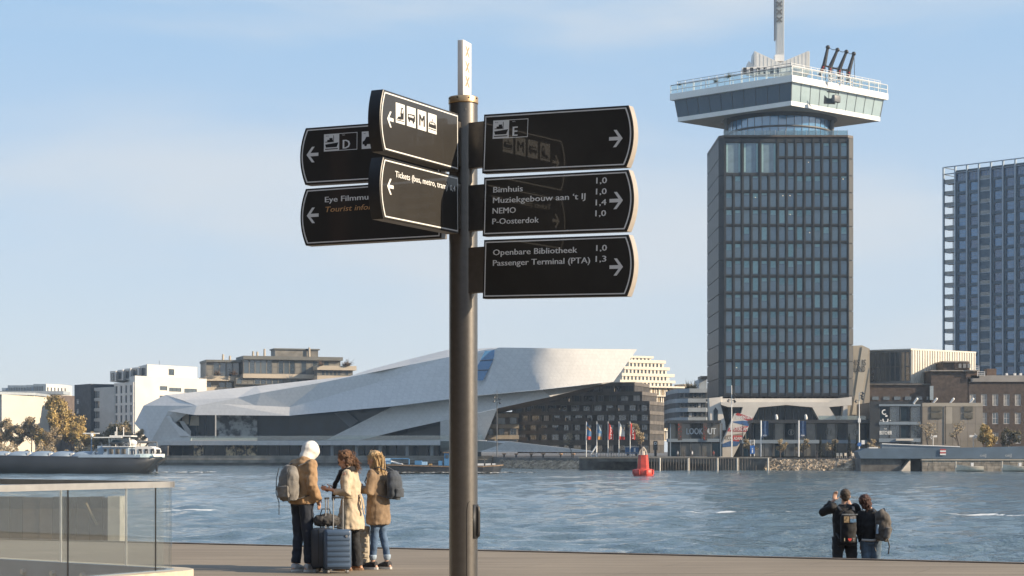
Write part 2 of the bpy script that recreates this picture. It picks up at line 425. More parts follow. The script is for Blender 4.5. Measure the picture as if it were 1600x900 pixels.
def water_material():
    m = bpy.data.materials.new('river_water'); m.use_nodes = True; nt = m.node_tree; n = nt.nodes; l = nt.links
    b = n['Principled BSDF']; b.inputs['Base Color'].default_value = (0.088, 0.135, 0.162, 1); b.inputs['Roughness'].default_value = 0.08
    b.inputs['IOR'].default_value = 1.34
    tcn = n.new('ShaderNodeTexCoord')
    h = None
    for sc_, w_, st_ in ((0.8, 0.8, (0.5, 1.0, 1)), (2.3, 0.6, (0.55, 1.0, 1)), (6.0, 0.26, (0.8, 1, 1))):
        mp_ = n.new('ShaderNodeMapping'); mp_.inputs['Scale'].default_value = st_; mp_.inputs['Rotation'].default_value = (0, 0, R(8))
        l.new(tcn.outputs['Object'], mp_.inputs['Vector'])
        no = n.new('ShaderNodeTexNoise'); no.inputs['Scale'].default_value = sc_; no.inputs['Detail'].default_value = 3; no.inputs['Roughness'].default_value = 0.55
        l.new(mp_.outputs['Vector'], no.inputs['Vector'])
        mu = n.new('ShaderNodeMath'); mu.operation = 'MULTIPLY_ADD'; mu.inputs[1].default_value = w_; l.new(no.outputs['Fac'], mu.inputs[0])
        if h: l.new(h.outputs[0], mu.inputs[2])
        else: mu.inputs[2].default_value = 0
        h = mu
    bp = n.new('ShaderNodeBump'); bp.inputs['Strength'].default_value = 1.0; bp.inputs['Distance'].default_value = 0.22
    pw = n.new('ShaderNodeTexNoise'); pw.inputs['Scale'].default_value = 0.022; pw.inputs['Detail'].default_value = 4; mpw = n.new('ShaderNodeMapping'); mpw.inputs['Scale'].default_value = (0.6, 1.6, 1); l.new(tcn.outputs['Object'], mpw.inputs['Vector']); l.new(mpw.outputs['Vector'], pw.inputs['Vector'])
    pr = n.new('ShaderNodeMapRange'); pr.inputs['From Min'].default_value = 0.36; pr.inputs['From Max'].default_value = 0.64; pr.inputs['To Min'].default_value = 0.11; pr.inputs['To Max'].default_value = 0.32; l.new(pw.outputs['Fac'], pr.inputs['Value']); l.new(pr.outputs['Result'], bp.inputs['Distance'])
    l.new(h.outputs[0], bp.inputs['Height']); l.new(bp.outputs['Normal'], b.inputs['Normal'])
    # foam: broken white lines of an old ferry wake and scattered whitecaps (attribute painted on the wave crests)
    at = n.new('ShaderNodeAttribute'); at.attribute_name = 'foam'
    fo = n.new('ShaderNodeTexNoise'); fo.inputs['Scale'].default_value = 1.7; fo.inputs['Detail'].default_value = 5
    mpf = n.new('ShaderNodeMapping'); mpf.inputs['Scale'].default_value = (0.5, 1.4, 1); l.new(tcn.outputs['Object'], mpf.inputs['Vector'])
    l.new(mpf.outputs['Vector'], fo.inputs['Vector'])
    su = n.new('ShaderNodeMath'); su.operation = 'ADD'; l.new(at.outputs['Fac'], su.inputs[0]); l.new(fo.outputs['Fac'], su.inputs[1])
    mr = n.new('ShaderNodeMapRange'); mr.inputs['From Min'].default_value = 1.12; mr.inputs['From Max'].default_value = 1.38
    l.new(su.outputs[0], mr.inputs['Value'])
    foam = n.new('ShaderNodeBsdfDiffuse'); foam.inputs['Color'].default_value = (0.62, 0.64, 0.64, 1)
    mx_ = n.new('ShaderNodeMixShader'); l.new(mr.outputs['Result'], mx_.inputs[0]); l.new(b.outputs[0], mx_.inputs[1]); l.new(foam.outputs[0], mx_.inputs[2])
    l.new(mx_.outputs[0], n['Material Output'].inputs['Surface'])
    return m

def build_water():
    rs = np.random.RandomState(3)
    y0, y1 = 24.0, 660.0
    ny = 620; nx = 460
    ys = y0 * (y1 / y0) ** (np.linspace(0, 1, ny))
    uu = np.linspace(-1, 1, nx)
    Y = np.repeat(ys[:, None], nx, 1); half = 14 + ys * 0.36
    Xg = uu[None, :] * half[:, None]
    Xg = Xg + rs.uniform(-0.3, 0.3, Xg.shape) * (half[:, None] * 2 / nx)
    dy = ys * (math.log(y1 / y0) / ny)
    H = np.zeros_like(Y)
    for k in range(64):
        lam = 0.9 * (9.0 / 0.9) ** rs.rand()
        th = math.radians(rs.normal(72, 38)); kx, ky = math.cos(th) * 2 * math.pi / lam, math.sin(th) * 2 * math.pi / lam
        amp = 0.0125 * lam ** 0.55
        fade = np.clip((lam / (2.6 * dy)) - 0.6, 0, 1)[:, None]
        ph = kx * Xg + ky * Y + rs.rand() * 6.28
        H += amp * fade * (1 - np.abs(np.sin(ph / 2)) * 2 + 0.27) * (0.6 + 0.4 * np.sin(Xg * 0.05 * rs.rand() + Y * 0.03 * rs.rand() + rs.rand() * 6))
    # foam lines
    foam = np.zeros_like(Y)
    def line(pts, w, s, wob):
        px = np.array([p[0] for p in pts]); py = np.array([p[1] for p in pts])
        o = np.argsort(px); yc = np.interp(Xg, px[o], py[o]) + wob * np.sin(Xg * 0.9) + wob * 0.6 * np.sin(Xg * 2.3 + 1)
        gap = 0.55 + 0.45 * np.sin(Xg * 0.37 + pts[0][0]) + 0.25 * np.sin(Xg * 1.1)
        inside = (Xg > px.min()) & (Xg < px.max())
        return np.where(inside, s * np.exp(-((Y - yc) / w) ** 2) * np.clip(gap, 0.55, 1), 0)
    foam = np.maximum(foam, line([(-60, 131), (-22, 124), (0, 127), (30, 118), (60, 112)], 0.9, 1.0, 0.8))
    foam = np.maximum(foam, line([(-60, 103), (60, 92)], 0.7, 0.45, 0.6))
    foam = np.maximum(foam, line([(-20, 300), (70, 285)], 4, 0.45, 2.0))
    foam = np.maximum(foam, line([(-160, 205), (80, 190)], 2, 0.4, 2.0))
    crest = np.clip((H - 0.13) / 0.12, 0, 1)
    foam = np.maximum(foam, crest * 0.5)
    H = H + 0.12 * np.clip(foam, 0, 1) * (Y < 250)
    v = np.stack([Xg, Y, WZ + H], -1).reshape(-1, 3)
    idx = np.arange(ny * nx).reshape(ny, nx)
    q = np.stack([idx[:-1, :-1], idx[:-1, 1:], idx[1:, 1:], idx[1:, :-1]], -1).reshape(-1, 4)
    n0 = len(v)
    ext = np.array([(-3000, -400, WZ - 0.7), (3000, -400, WZ - 0.7), (3000, 900, WZ - 0.7), (-3000, 900, WZ - 0.7)])
    v = np.vstack([v, ext]); 
    me = bpy.data.meshes.new('water')
    me.vertices.add(len(v)); me.vertices.foreach_set('co', v.ravel())
    nf = len(q) + 1
    loops = np.concatenate([q.ravel(), np.array([n0, n0 + 1, n0 + 2, n0 + 3])])
    me.loops.add(len(loops)); me.loops.foreach_set('vertex_index', loops)
    me.polygons.add(nf); me.polygons.foreach_set('loop_start', np.arange(nf) * 4)
    me.polygons.foreach_set('use_smooth', np.ones(nf, dtype=bool))
    me.update(calc_edges=True)
    at = me.attributes.new('foam', 'FLOAT', 'POINT'); at.data.foreach_set('value', np.concatenate([foam.ravel(), np.zeros(4)]))
    me.materials.append(water_material())
    o = bpy.data.objects.new('water', me); COL.objects.link(o); tag(o, kind='structure')

# far bank shoreline as (px, distance) -> the quay line of the other side
SHORE = [(-1500, 640), (-40, 600), (250, 556), (770, 532), (785, 474), (950, 422), (1335, 404), (1345, 390), (2600, 390)]
SH = [Vector((X(px, d), d, 0)) for px, d in SHORE]
BANKZ = 0.25
def build_far_bank():
    b = MB(); top = [(p.x, p.y, BANKZ) for p in SH]
    b.poly([(-6000, SH[0].y, BANKZ)] + top + [(6000, SH[-1].y, BANKZ), (6000, 9000, BANKZ), (-6000, 9000, BANKZ)])
    tag(b.build('far_bank', mat('bank_paving', (0.10, 0.09, 0.08), 0.9, var=0.3, scale=0.05), origin=(0, 0, 0)), kind='structure')
    b = MB(); pts = [(-6000, SH[0].y)] + [(p.x, p.y) for p in SH] + [(6000, SH[-1].y)]
    for i in range(len(pts) - 1):
        a, c = pts[i], pts[i + 1]
        b.quad((a[0], a[1], WZ - 2), (c[0], c[1], WZ - 2), (c[0], c[1], BANKZ - 0.004), (a[0], a[1], BANKZ - 0.004))
    tag(b.build('bank_wall', mat('quay_face', (0.13, 0.12, 0.105), 0.9, var=0.35, scale=0.25), origin=(0, 0, 0)), kind='structure')
    # concrete lip and dark tide mark along the museum quay
    b = MB()
    for i in (1, 2):
        a, c = SH[i], SH[i + 1]; t = (c - a).normalized(); nn = Vector((t.y, -t.x, 0))
        b.prism([a + nn * 0.5 + Vector((0, 0, -0.6)), c + nn * 0.5 + Vector((0, 0, -0.6)), c, a], (0, 0, 0.02))
        b.prism([Vector((a.x, a.y, 0)) + nn * 0.35 + Vector((0, 0, -1.55)), Vector((c.x, c.y, 0)) + nn * 0.35 + Vector((0, 0, -1.55)), Vector((c.x, c.y, -1.55)), Vector((a.x, a.y, -1.55))], (0, 0, 2.1))
    tag(b.build('quay_lip', mat('quay_concrete', (0.22, 0.20, 0.17), 0.85, var=0.25, scale=0.3), origin=(0, 0, 0)), kind='structure')

def build_rocks():
    """rock revetments: uncountable rubble, one mesh per stretch"""
    rs = random.Random(5)
    m = mat('rubble', (0.36, 0.29, 0.21), 0.9, var=0.45, scale=0.6)
    def heap(a, c, n, h0, h1, out, name='rubble'):
        b = MB(); t = (c - a).normalized(); nn = Vector((t.y, -t.x, 0)); L = (c - a).length
        for i in range(n):
            s = rs.random() * L; k = rs.random(); r = rs.uniform(0.25, 0.62)
            p = a + t * s + nn * (0.2 + out * (1 - k)); z = h0 + (h1 - h0) * k
            M = Euler((rs.random() * 6, rs.random() * 6, rs.random() * 6)).to_matrix()
            vs = [Vector((p.x, p.y, z)) + M @ Vector(q) * r for q in ((-1, -.7, -.6), (1, -.8, -.5), (.8, .9, -.7), (-.9, .8, -.6), (-.7, -.6, .6), (.8, -.5, .7), (.6, .8, .5), (-.8, .7, .8))]
            b.add(vs, [(0, 3, 2, 1), (4, 5, 6, 7), (0, 1, 5, 4), (1, 2, 6, 5), (2, 3, 7, 6), (3, 0, 4, 7)])
        o = b.build(name, m, origin=(a.x, a.y, 0)); tag(o, kind='stuff')
        return o
    tag(heap(SH[4], SH[5], 1700, WZ - 0.2, -0.9, 3.0, 'rubble_slope'), 'rubble stone slope below the bollard quay beside the museum', 'rubble')
    mid = SH[5].lerp(SH[6], 0.66)
    tag(heap(mid, SH[6], 1500, WZ - 0.2, -0.5, 3.4, 'rubble_slope'), 'sunlit rubble stone slope along the water below the tower', 'rubble')

build_ground(); build_water(); build_far_bank(); build_rocks()
# ================================================================ buildings beside and behind the viewer (seen only as reflections)
def build_station():
    r = empty('station_hall', (-36, -30, 0), 'unseen station hall outside the frame, blackened and stretched to darken reflections in the sign faces', 'station')
    m = mat('station_blackened', (0.012, 0.013, 0.014), 0.9, var=0.2, scale=0.1, spec=0.0)
    m2 = mat('station_brick', (0.07, 0.035, 0.025), 0.9, var=0.2, scale=0.3)
    block(r, [(-60, -70), (-36, -70), (-36, 45), (-60, 45)], 0, 27, m, 'hall')  # unseen hall, made black, tall and long to darken sign and pole reflections
    block(r, [(-34, -75), (70, -75), (70, -58), (-34, -58)], 0, 19, m2, 'main_wall')
    for i in range(10):
        b = MB(); y = -66 + i * 11; b.box((-35.85, y, 13.5), (0.3, 0.6, 27)); b.build('pilaster', m2, r)
build_station()

def build_mooring_wall():
    """dark timber mooring wall standing in the water just off the quay, seen through the glass railing"""
    d = 46; r = empty('mooring_wall', (X(60, d), d, WZ), 'dark timber mooring wall with a pale concrete end, seen through the glass railing', 'mooring')
    m = mat('wet_timber', (.010, .010, .010), .8, var=.5, scale=1.2); m2 = mat('rusty_timber', (.04, .027, .018), .8, var=.5, scale=1.5)
    zt = Z(775, d); rs = random.Random(5); x = X(-260, d); xe = X(174, d)
    while x < xe - .05:
        w = min(rs.uniform(.28, .42), xe - x); b = MB(); b.box((x + w / 2, d + rs.uniform(-.03, .03), (WZ - 1 + zt) / 2 + rs.uniform(-.04, .0)), (w - .03, .35, zt - WZ + 1)); b.build('timber', m2 if X(30, d) < x < X(68, d) else m, r); x += w
    b = MB(); b.box(((X(174.5, d) + X(193, d)) / 2, d - .05, (WZ - 1 + zt) / 2), (X(193, d) - X(174.5, d), .8, zt - WZ + 1)); b.build('end_pier', mat('pale_pier', (.42, .39, .33), .8, var=.15, scale=3), r)
    b = MB(); b.tube([P(134, 786, d - .3), P(152, 820, d - .3)], .035, 6); b.build('brace', mat('rust_brace', (.22, .16, .09), .8), r)
build_mooring_wall()
# ================================================================ signpost
M_POLE = mat('pole_paint', (0.20, 0.185, 0.168), 0.33, metal=0.9, var=0.05, scale=30, bump=0.03, bscale=260)
M_FRAME = mat('sign_frame_metal', (0.22, 0.21, 0.20), 0.5, metal=0.6, var=0.06, scale=20, bump=0.05, bscale=200)
M_RIM = mat('sign_rim_dark', (0.05, 0.05, 0.05), 0.4, metal=0.6, var=0.05)
M_FACE = mat('sign_face_black', (0.022, 0.020, 0.0175), 0.50, var=0.1, scale=6, bump=0.03, bscale=300, spec=0.42, coat=0.55, coat_rough=0.03)
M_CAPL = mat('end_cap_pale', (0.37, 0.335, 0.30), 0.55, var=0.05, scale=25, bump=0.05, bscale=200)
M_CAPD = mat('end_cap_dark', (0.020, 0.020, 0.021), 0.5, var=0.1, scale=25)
M_LET = mat('sign_white', (0.74, 0.74, 0.72), 0.45, var=0.02, scale=60)
M_LETB = mat('sign_brown_lettering', (0.55, 0.31, 0.14), 0.45, var=0.02, scale=60)
M_BRONZE = mat('collar_bronze', (0.60, 0.42, 0.24), 0.38, metal=0.9, var=0.12, scale=9, bump=0.06, bscale=150)
M_BLADE = mat('blade_white', (0.82, 0.79, 0.73), 0.45, var=0.04, scale=8)
M_XG = mat('blade_cross_groove', (0.34, 0.28, 0.20), 0.6, var=0.04, scale=8)

PD = 11.3; PXX = X(724.0, PD); PR = 0.0858
post = empty('signpost', (PXX, PD, 0), 'tall grey steel fingerpost in front of the water carrying seven black direction signs', 'signpost')

def build_post():
    c = (PXX, PD, 0)
    # pole with a tiny lean like the photograph's
    b = MB(); b.lathe(c, [(PR * 1.0, 0), (PR, 0.2), (PR, 3.63)], 48); b.build('pole', M_POLE, post)
    b = MB(); b.lathe(c, [(PR * 1.55, 0.002), (PR * 1.55, 0.03), (PR * 1.02, 0.045)], 32); b.build('base_flange', M_POLE, post)
    zc = Z(163, PD)
    b = MB(); b.lathe(c, [(PR * 1.012, zc - 0.20), (PR * 1.012, zc - 0.003)], 48)
    b.build('sleeve', M_POLE, post)
    b = MB(); zt = Z(152.5, PD)
    b.lathe(c, [(PR * 0.9, zc), (PR * 1.045, zc + 0.001), (PR * 1.05, zc + 0.004), (PR * 1.05, zt - 0.004), (PR * 1.03, zt), (0.0, zt)], 48)
    col = b.build('collar', M_BRONZE, post)
    for a in (-1.95, -1.15, -0.5, -2.7):
        for (z, m_) in ((zc + 0.028, 0),):
            b = MB(); d = Vector((math.cos(a), math.sin(a), 0)); p = Vector((PXX, PD, z)) + d * PR * 1.047
            b.tube([p, p + d * 0.004], 0.0048, 8, smooth=False); b.build('screw', M_BLACK, col)
    a = -1.38; d = Vector((math.cos(a), math.sin(a), 0)); p = Vector((PXX, PD, zc - 0.045)) + d * PR
    b = MB(); b.tube([p, p + d * 0.006], 0.005, 8, smooth=False); b.build('screw', M_FRAME, post)
    # white blade with three crosses
    tk = Vector((-0.377, -0.98, 0)).normalized(); nb = Vector((0.93, -0.36, 0)).normalized()
    zb = zt; ztop = Z(66, PD)
    cc = Vector((PXX + 0.007, PD - 0.01, (zb + ztop) / 2)); ang = math.atan2(tk.y, tk.x)
    b = MB(); hw, th = 0.064, 0.019
    # top edge slopes down to the right as the photo shows
    for_ = [cc + tk * hw, cc - tk * hw]
    b.cbox(cc, (hw * 2, th * 2, ztop - zb), 0.003, rz=ang)
    bl = b.build('blade', M_BLADE, post)
    for k in range(3):
        b = MB(); zc_ = Z((80, 104, 127)[k], PD - 0.03)
        o = cc + nb * th; o.z = zc_
        for s in (-1, 1):
            a1 = o - tk * 0.026 * s + Vector((0, 0, 0.031)); a2 = o + tk * 0.026 * s - Vector((0, 0, 0.031))
            w = tk * 0.0095
            b.prism([a1 - w, a1 + w, a2 + w, a2 - w], nb * (0.0012 + 0.0003 * s))
        b.build('cross', M_XG, bl)
    # service hatch with black handle
    def arc(a0, a1, z0, z1, r, mi=0, bm=None, n=8):
        bm.lathe(c, [(PR, z0), (PR + r, z0), (PR + r, z1), (PR, z1)], n, mi, True, a0, a1)
    z0, z1 = Z(905, PD), Z(783, PD)
    b = MB(); hp = [(-1.30, z0 - 0.2), (-1.30, z1 - 0.05), (-1.22, z1 - 0.01), (-1.1, z1), (-0.2, z1)]
    def cyl(a, z, r): return Vector((PXX + math.cos(a) * r, PD + math.sin(a) * r, z))
    b.tube([cyl(a_, z_, PR + 0.0005) for a_, z_ in hp], 0.0018, 6)
    b.build('hatch_joint', M_BLACK, post)
    b = MB(); am = -0.38
    pts = [cyl(am, Z(838, PD), PR - 0.002), cyl(am, Z(836, PD), PR + 0.012), cyl(am, Z(830, PD), PR + 0.013), cyl(am, Z(800, PD), PR + 0.013), cyl(am, Z(793, PD), PR + 0.012), cyl(am, Z(790, PD), PR - 0.002)]
    b.tube(pts, [(0.012, 0.008)] * 6, 10)
    h = b.build('hatch_handle', M_BLACK, post)
    b = MB(); b.lathe(c, [(PR, Z(841, PD)), (PR + 0.004, Z(841, PD)), (PR + 0.004, Z(788, PD)), (PR, Z(788, PD))], 8, 0, True, am - 0.42, am + 0.3); b.build('handle_plate', M_DARK, h)

# flat drawing helpers: shapes in board coordinates (u right, w up, metres), laid on the face
class Board:
    def __init__(s, left, right, h, outer):
        s.a = P(*left); s.b = P(*right); s.h = h
        s.u = (s.b - s.a); s.L = s.u.length; s.u.normalize()
        nn = Vector((s.u.y, -s.u.x, 0)).normalized(); s.n = nn       # towards viewer
        s.w = nn.cross(s.u).normalized()
        if s.w.z < 0: s.w = -s.w
        s.o = s.a - s.w * h                                         # bottom-left of front face
        s.outer = outer; s.k = s.L / 1.05    # layouts below are written for a 1.05 m board
    def p(s, u, w, d=0.0): return s.o + s.u * u + s.w * w + s.n * d
    def outline(s, inset=0.0, bulge=0.040, n=20):
        L, h = s.L, s.h; i = inset; pts = []
        if s.outer == 'R':
            pts = [(i, i), (L - i, i)]
            for k in range(1, n): 
                t = k / n; pts.append((L - i + (bulge) * (1 - (2 * t - 1) ** 2), i + (h - 2 * i) * t))
            pts += [(L - i, h - i), (i, h - i)]
        else:
            pts = [(i, i), (L - i, i), (L - i, h - i), (i, h - i)]
            for k in range(1, n):
                t = 1 - k / n; pts.append((i - bulge * (1 - (2 * t - 1) ** 2), i + (h - 2 * i) * t))
        return pts
    def shape(s, b, pts, d, th=0.0006, mi=0):
        b.prism([s.p(u, w, d) for u, w in pts], s.n * th, mi)
    def text(s, body, u, v, cap, parent, m=None, width=None, align='LEFT', bold=0.0, shear=0.0, name='lettering'):
        """v = baseline measured down from the top edge"""
        me = text_mesh(body, cap, bold, 0.0, shear, align, width * s.k if width else None)
        M = Matrix((s.u, -s.n, s.w)).transposed().to_4x4()
        M.translation = s.p(u * s.k, s.h - v, 0.0045) - wloc(parent)
        me.transform(M); me.materials.clear(); me.materials.append(m or M_LET)
        o = bpy.data.objects.new(name, me); COL.objects.link(o); o.parent = parent
        return o
    def arrow(s, u, v, size, parent, left):
        b = MB(); k = -1 if left else 1; hh = size / 2; t = size * 0.105
        w0 = s.h - v
        def pp(x, y): return ((u + k * x) * s.k, w0 + y)
        b_ = [pp(-hh * 0.95, -t), pp(hh * 0.72, -t), pp(hh * 0.72, t), pp(-hh * 0.95, t)]
        s.shape(b, b_, 0.0040)
        for sg in (-1, 1):
            q = [pp(hh * 0.98, 0), pp(hh * 0.10, sg * hh), pp(-hh * 0.34, sg * hh), pp(hh * 0.52, 0)]
            s.shape(b, q, 0.0043)
        b.build('arrow', M_LET, parent)

def board(left, right, h, outer, label=None):
    B_ = Board(left, right, h, outer); T = 0.052 if outer == 'R' else 0.072
    b = MB(); pts = B_.outline(0.0)
    b.prism([B_.p(u, w, 0) for u, w in pts], -B_.n * T)
    sb = b.build('sign_board', M_FRAME, post)
    if label: sb['label'] = label
    b = MB()
    out = B_.outline(0.0); inn = B_.outline(0.0045)
    n = len(out)
    vs = [B_.p(u, w, 0.0005) for u, w in out] + [B_.p(u, w, 0.003) for u, w in inn]
    b.add(vs, [(i, (i + 1) % n, n + (i + 1) % n, n + i) for i in range(n)])
    b.build('rim', M_RIM, sb)
    b = MB(); b.poly([B_.p(u, w, 0.003) for u, w in inn]); b.build('face', M_FACE, sb)
    # white border line
    o1 = B_.outline(0.0115, 0.0385); i1 = B_.outline(0.0185, 0.0370); b = MB()
    vs = [B_.p(u, w, 0.0042) for u, w in o1] + [B_.p(u, w, 0.0042) for u, w in i1]
    b.add(vs, [(i, (i + 1) % n, n + (i + 1) % n, n + i) for i in range(n)])
    b.build('border_line', M_LET, sb)
    # curved end cap, pale on the boards to the right, dark on the others
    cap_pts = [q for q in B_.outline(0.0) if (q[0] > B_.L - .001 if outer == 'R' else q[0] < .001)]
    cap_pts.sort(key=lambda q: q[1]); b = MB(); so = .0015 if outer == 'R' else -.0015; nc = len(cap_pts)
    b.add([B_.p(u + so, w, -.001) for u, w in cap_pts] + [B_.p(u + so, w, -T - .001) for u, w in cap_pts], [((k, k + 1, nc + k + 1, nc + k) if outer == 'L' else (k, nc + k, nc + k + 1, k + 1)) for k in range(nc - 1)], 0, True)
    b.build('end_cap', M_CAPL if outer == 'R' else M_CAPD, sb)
    # end-cap screws
    e = B_.L if outer == 'R' else 0.0; sg = 1 if outer == 'R' else -1
    for w in (0.02, B_.h - 0.02):
        for dd in (-0.012, -T + 0.012):
            b = MB(); p = B_.p(e + sg * 0.006, w, dd); b.tube([p, p + B_.u * sg * 0.003], 0.004, 6, smooth=False); b.build('screw', M_BLACK, sb)
    # bracket between pole and board: square block against the pole
    k = 0.0 if outer == 'R' else B_.L
    inner = B_.p(k, B_.h / 2, -T / 2); cx = Vector((PXX, PD, inner.z))
    v = (inner - cx); v.z = 0
    b = MB(); dirn = (B_.u if outer == 'R' else -B_.u); dh = Vector((dirn.x, dirn.y, 0)).normalized()
    # start on the pole surface
    st = inner - dh * 0.13
    ctr = (st + inner + dh * 0.002) / 2; ln = (inner - st).length
    b.box(ctr, (ln, 0.046, B_.h * 0.78), rz=math.atan2(dh.y, dh.x)); b.build('bracket', M_POLE, sb)
    return B_, sb

def picto(B_, sb, u, v, w, h, kind, dark=False):
    """square white pictogram plate with a black drawing; u,v = top-left"""
    k0 = B_.k; ut, wt = u, w; u, w = u * k0, w * k0
    x0, y0 = u, B_.h - v - h
    b = MB(); B_.shape(b, [(x0, y0), (x0 + w, y0), (x0 + w, y0 + h), (x0, y0 + h)], 0.0035); pl = b.build('pictogram', M_LET, sb)
    def S_(polys):
        bb = MB()
        for i, q in enumerate(polys): B_.shape(bb, [(x0 + a * w, y0 + c * h) for a, c in q], 0.0042 + 0.00007 * i)
        bb.build('symbol', M_BLACK, pl)
    if kind == 'ferry':
        S_([[(.08, .40), (.95, .48), (.84, .22), (.14, .22)], [(.1, .52), (.60, .52), (.60, .66), (.22, .66), (.22, .56), (.1, .56)], [(.36, .66), (.56, .66), (.56, .76), (.36, .76)],
            [(.62, .5), (.65, .5), (.65, .9), (.62, .9)], [(.08, .10), (.92, .10), (.92, .15), (.08, .15)]])
        B_.text('ferry', ut + 0.12 * wt, v + h * 0.14, h * 0.07, sb, M_BLACK, name='small_lettering')
    if kind == 'bus':
        S_([[(.1, .34), (.9, .30), (.92, .52), (.86, .66), (.1, .62)], ngon(.26, .30, .09), ngon(.72, .28, .09)])
        bb = MB()
        for a in (.16, .36, .56): B_.shape(bb, [(x0 + a * w, y0 + .47 * h), (x0 + (a + .16) * w, y0 + .47 * h), (x0 + (a + .16) * w, y0 + .58 * h), (x0 + a * w, y0 + .57 * h)], 0.0056)
        bb.build('symbol_window', M_LET, pl)
    if kind == 'tram':
        S_([[(.06, .28), (.94, .26), (.92, .44), (.80, .58), (.2, .58), (.08, .46)], [(.4, .58), (.5, .74), (.56, .74), (.5, .60)], [(.06, .18), (.94, .16), (.94, .20), (.06, .22)]])
        bb = MB()
        for a in (.2, .38, .56): B_.shape(bb, [(x0 + a * w, y0 + .45 * h), (x0 + (a + .14) * w, y0 + .45 * h), (x0 + (a + .14) * w, y0 + .53 * h), (x0 + a * w, y0 + .53 * h)], 0.0056)
        bb.build('symbol_window', M_LET, pl)
    if kind == 'train':
        S_([[(.55, .22), (.86, .24), (.88, .62), (.78, .82), (.62, .84), (.5, .5)], [(.1, .20), (.6, .20), (.56, .36), (.3, .34)], [(.06, .12), (.92, .14), (.92, .18), (.06, .16)]])
        bb = MB(); B_.shape(bb, [(x0 + .62 * w, y0 + .54 * h), (x0 + .80 * w, y0 + .56 * h), (x0 + .74 * w, y0 + .74 * h), (x0 + .65 * w, y0 + .74 * h)], 0.0056); bb.build('symbol_window', M_LET, pl)
    if kind == 'taxi':
        S_([[(.06, .26), (.94, .26), (.96, .44), (.84, .48), (.72, .68), (.3, .68), (.18, .48), (.06, .42)], ngon(.26, .24, .09), ngon(.74, .24, .09)])
        B_.text('taxi', ut + 0.12 * wt, v + h * 0.14, h * 0.07, sb, M_BLACK, name='small_lettering')
    if kind == 'M':
        B_.text('M', ut + wt * 0.5, v + h * 0.80, h * 0.58, pl, M_BLACK, align='CENTER', bold=0.045, width=wt * 0.60, name='symbol')
    return pl

def ngon(cx, cy, r, n=10, asp=1.0): return [(cx + r * math.cos(2 * math.pi * k / n), cy + r * asp * math.sin(2 * math.pi * k / n)) for k in range(n)]

def halte_box(B_, sb, u, v, w, h, letter):
    """ferry pictogram next to an outlined box with the quay letter"""
    pw = w * 0.46
    picto(B_, sb, u, v, pw, h, 'ferry')
    b = MB(); t = 0.0035; x0, x1, y1, y0 = (u + pw) * B_.k, (u + w) * B_.k, B_.h - v, B_.h - v - h
    for q in ([(x0, y1 - t), (x1, y1 - t), (x1, y1), (x0, y1)], [(x0, y0), (x1, y0), (x1, y0 + t), (x0, y0 + t)], [(x1 - t, y0 + t), (x1, y0 + t), (x1, y1 - t), (x1 - t, y1 - t)]):
        B_.shape(b, q, 0.0035)
    b.build('pictogram_outline', M_LET, sb)
    B_.text('halte', u + pw + w * 0.09, v + h * 0.14, h * 0.07, sb, name='small_lettering')
    B_.text(letter, u + pw + w * 0.09, v + h * 0.90, h * 0.50, sb, bold=0.035, name='lettering')

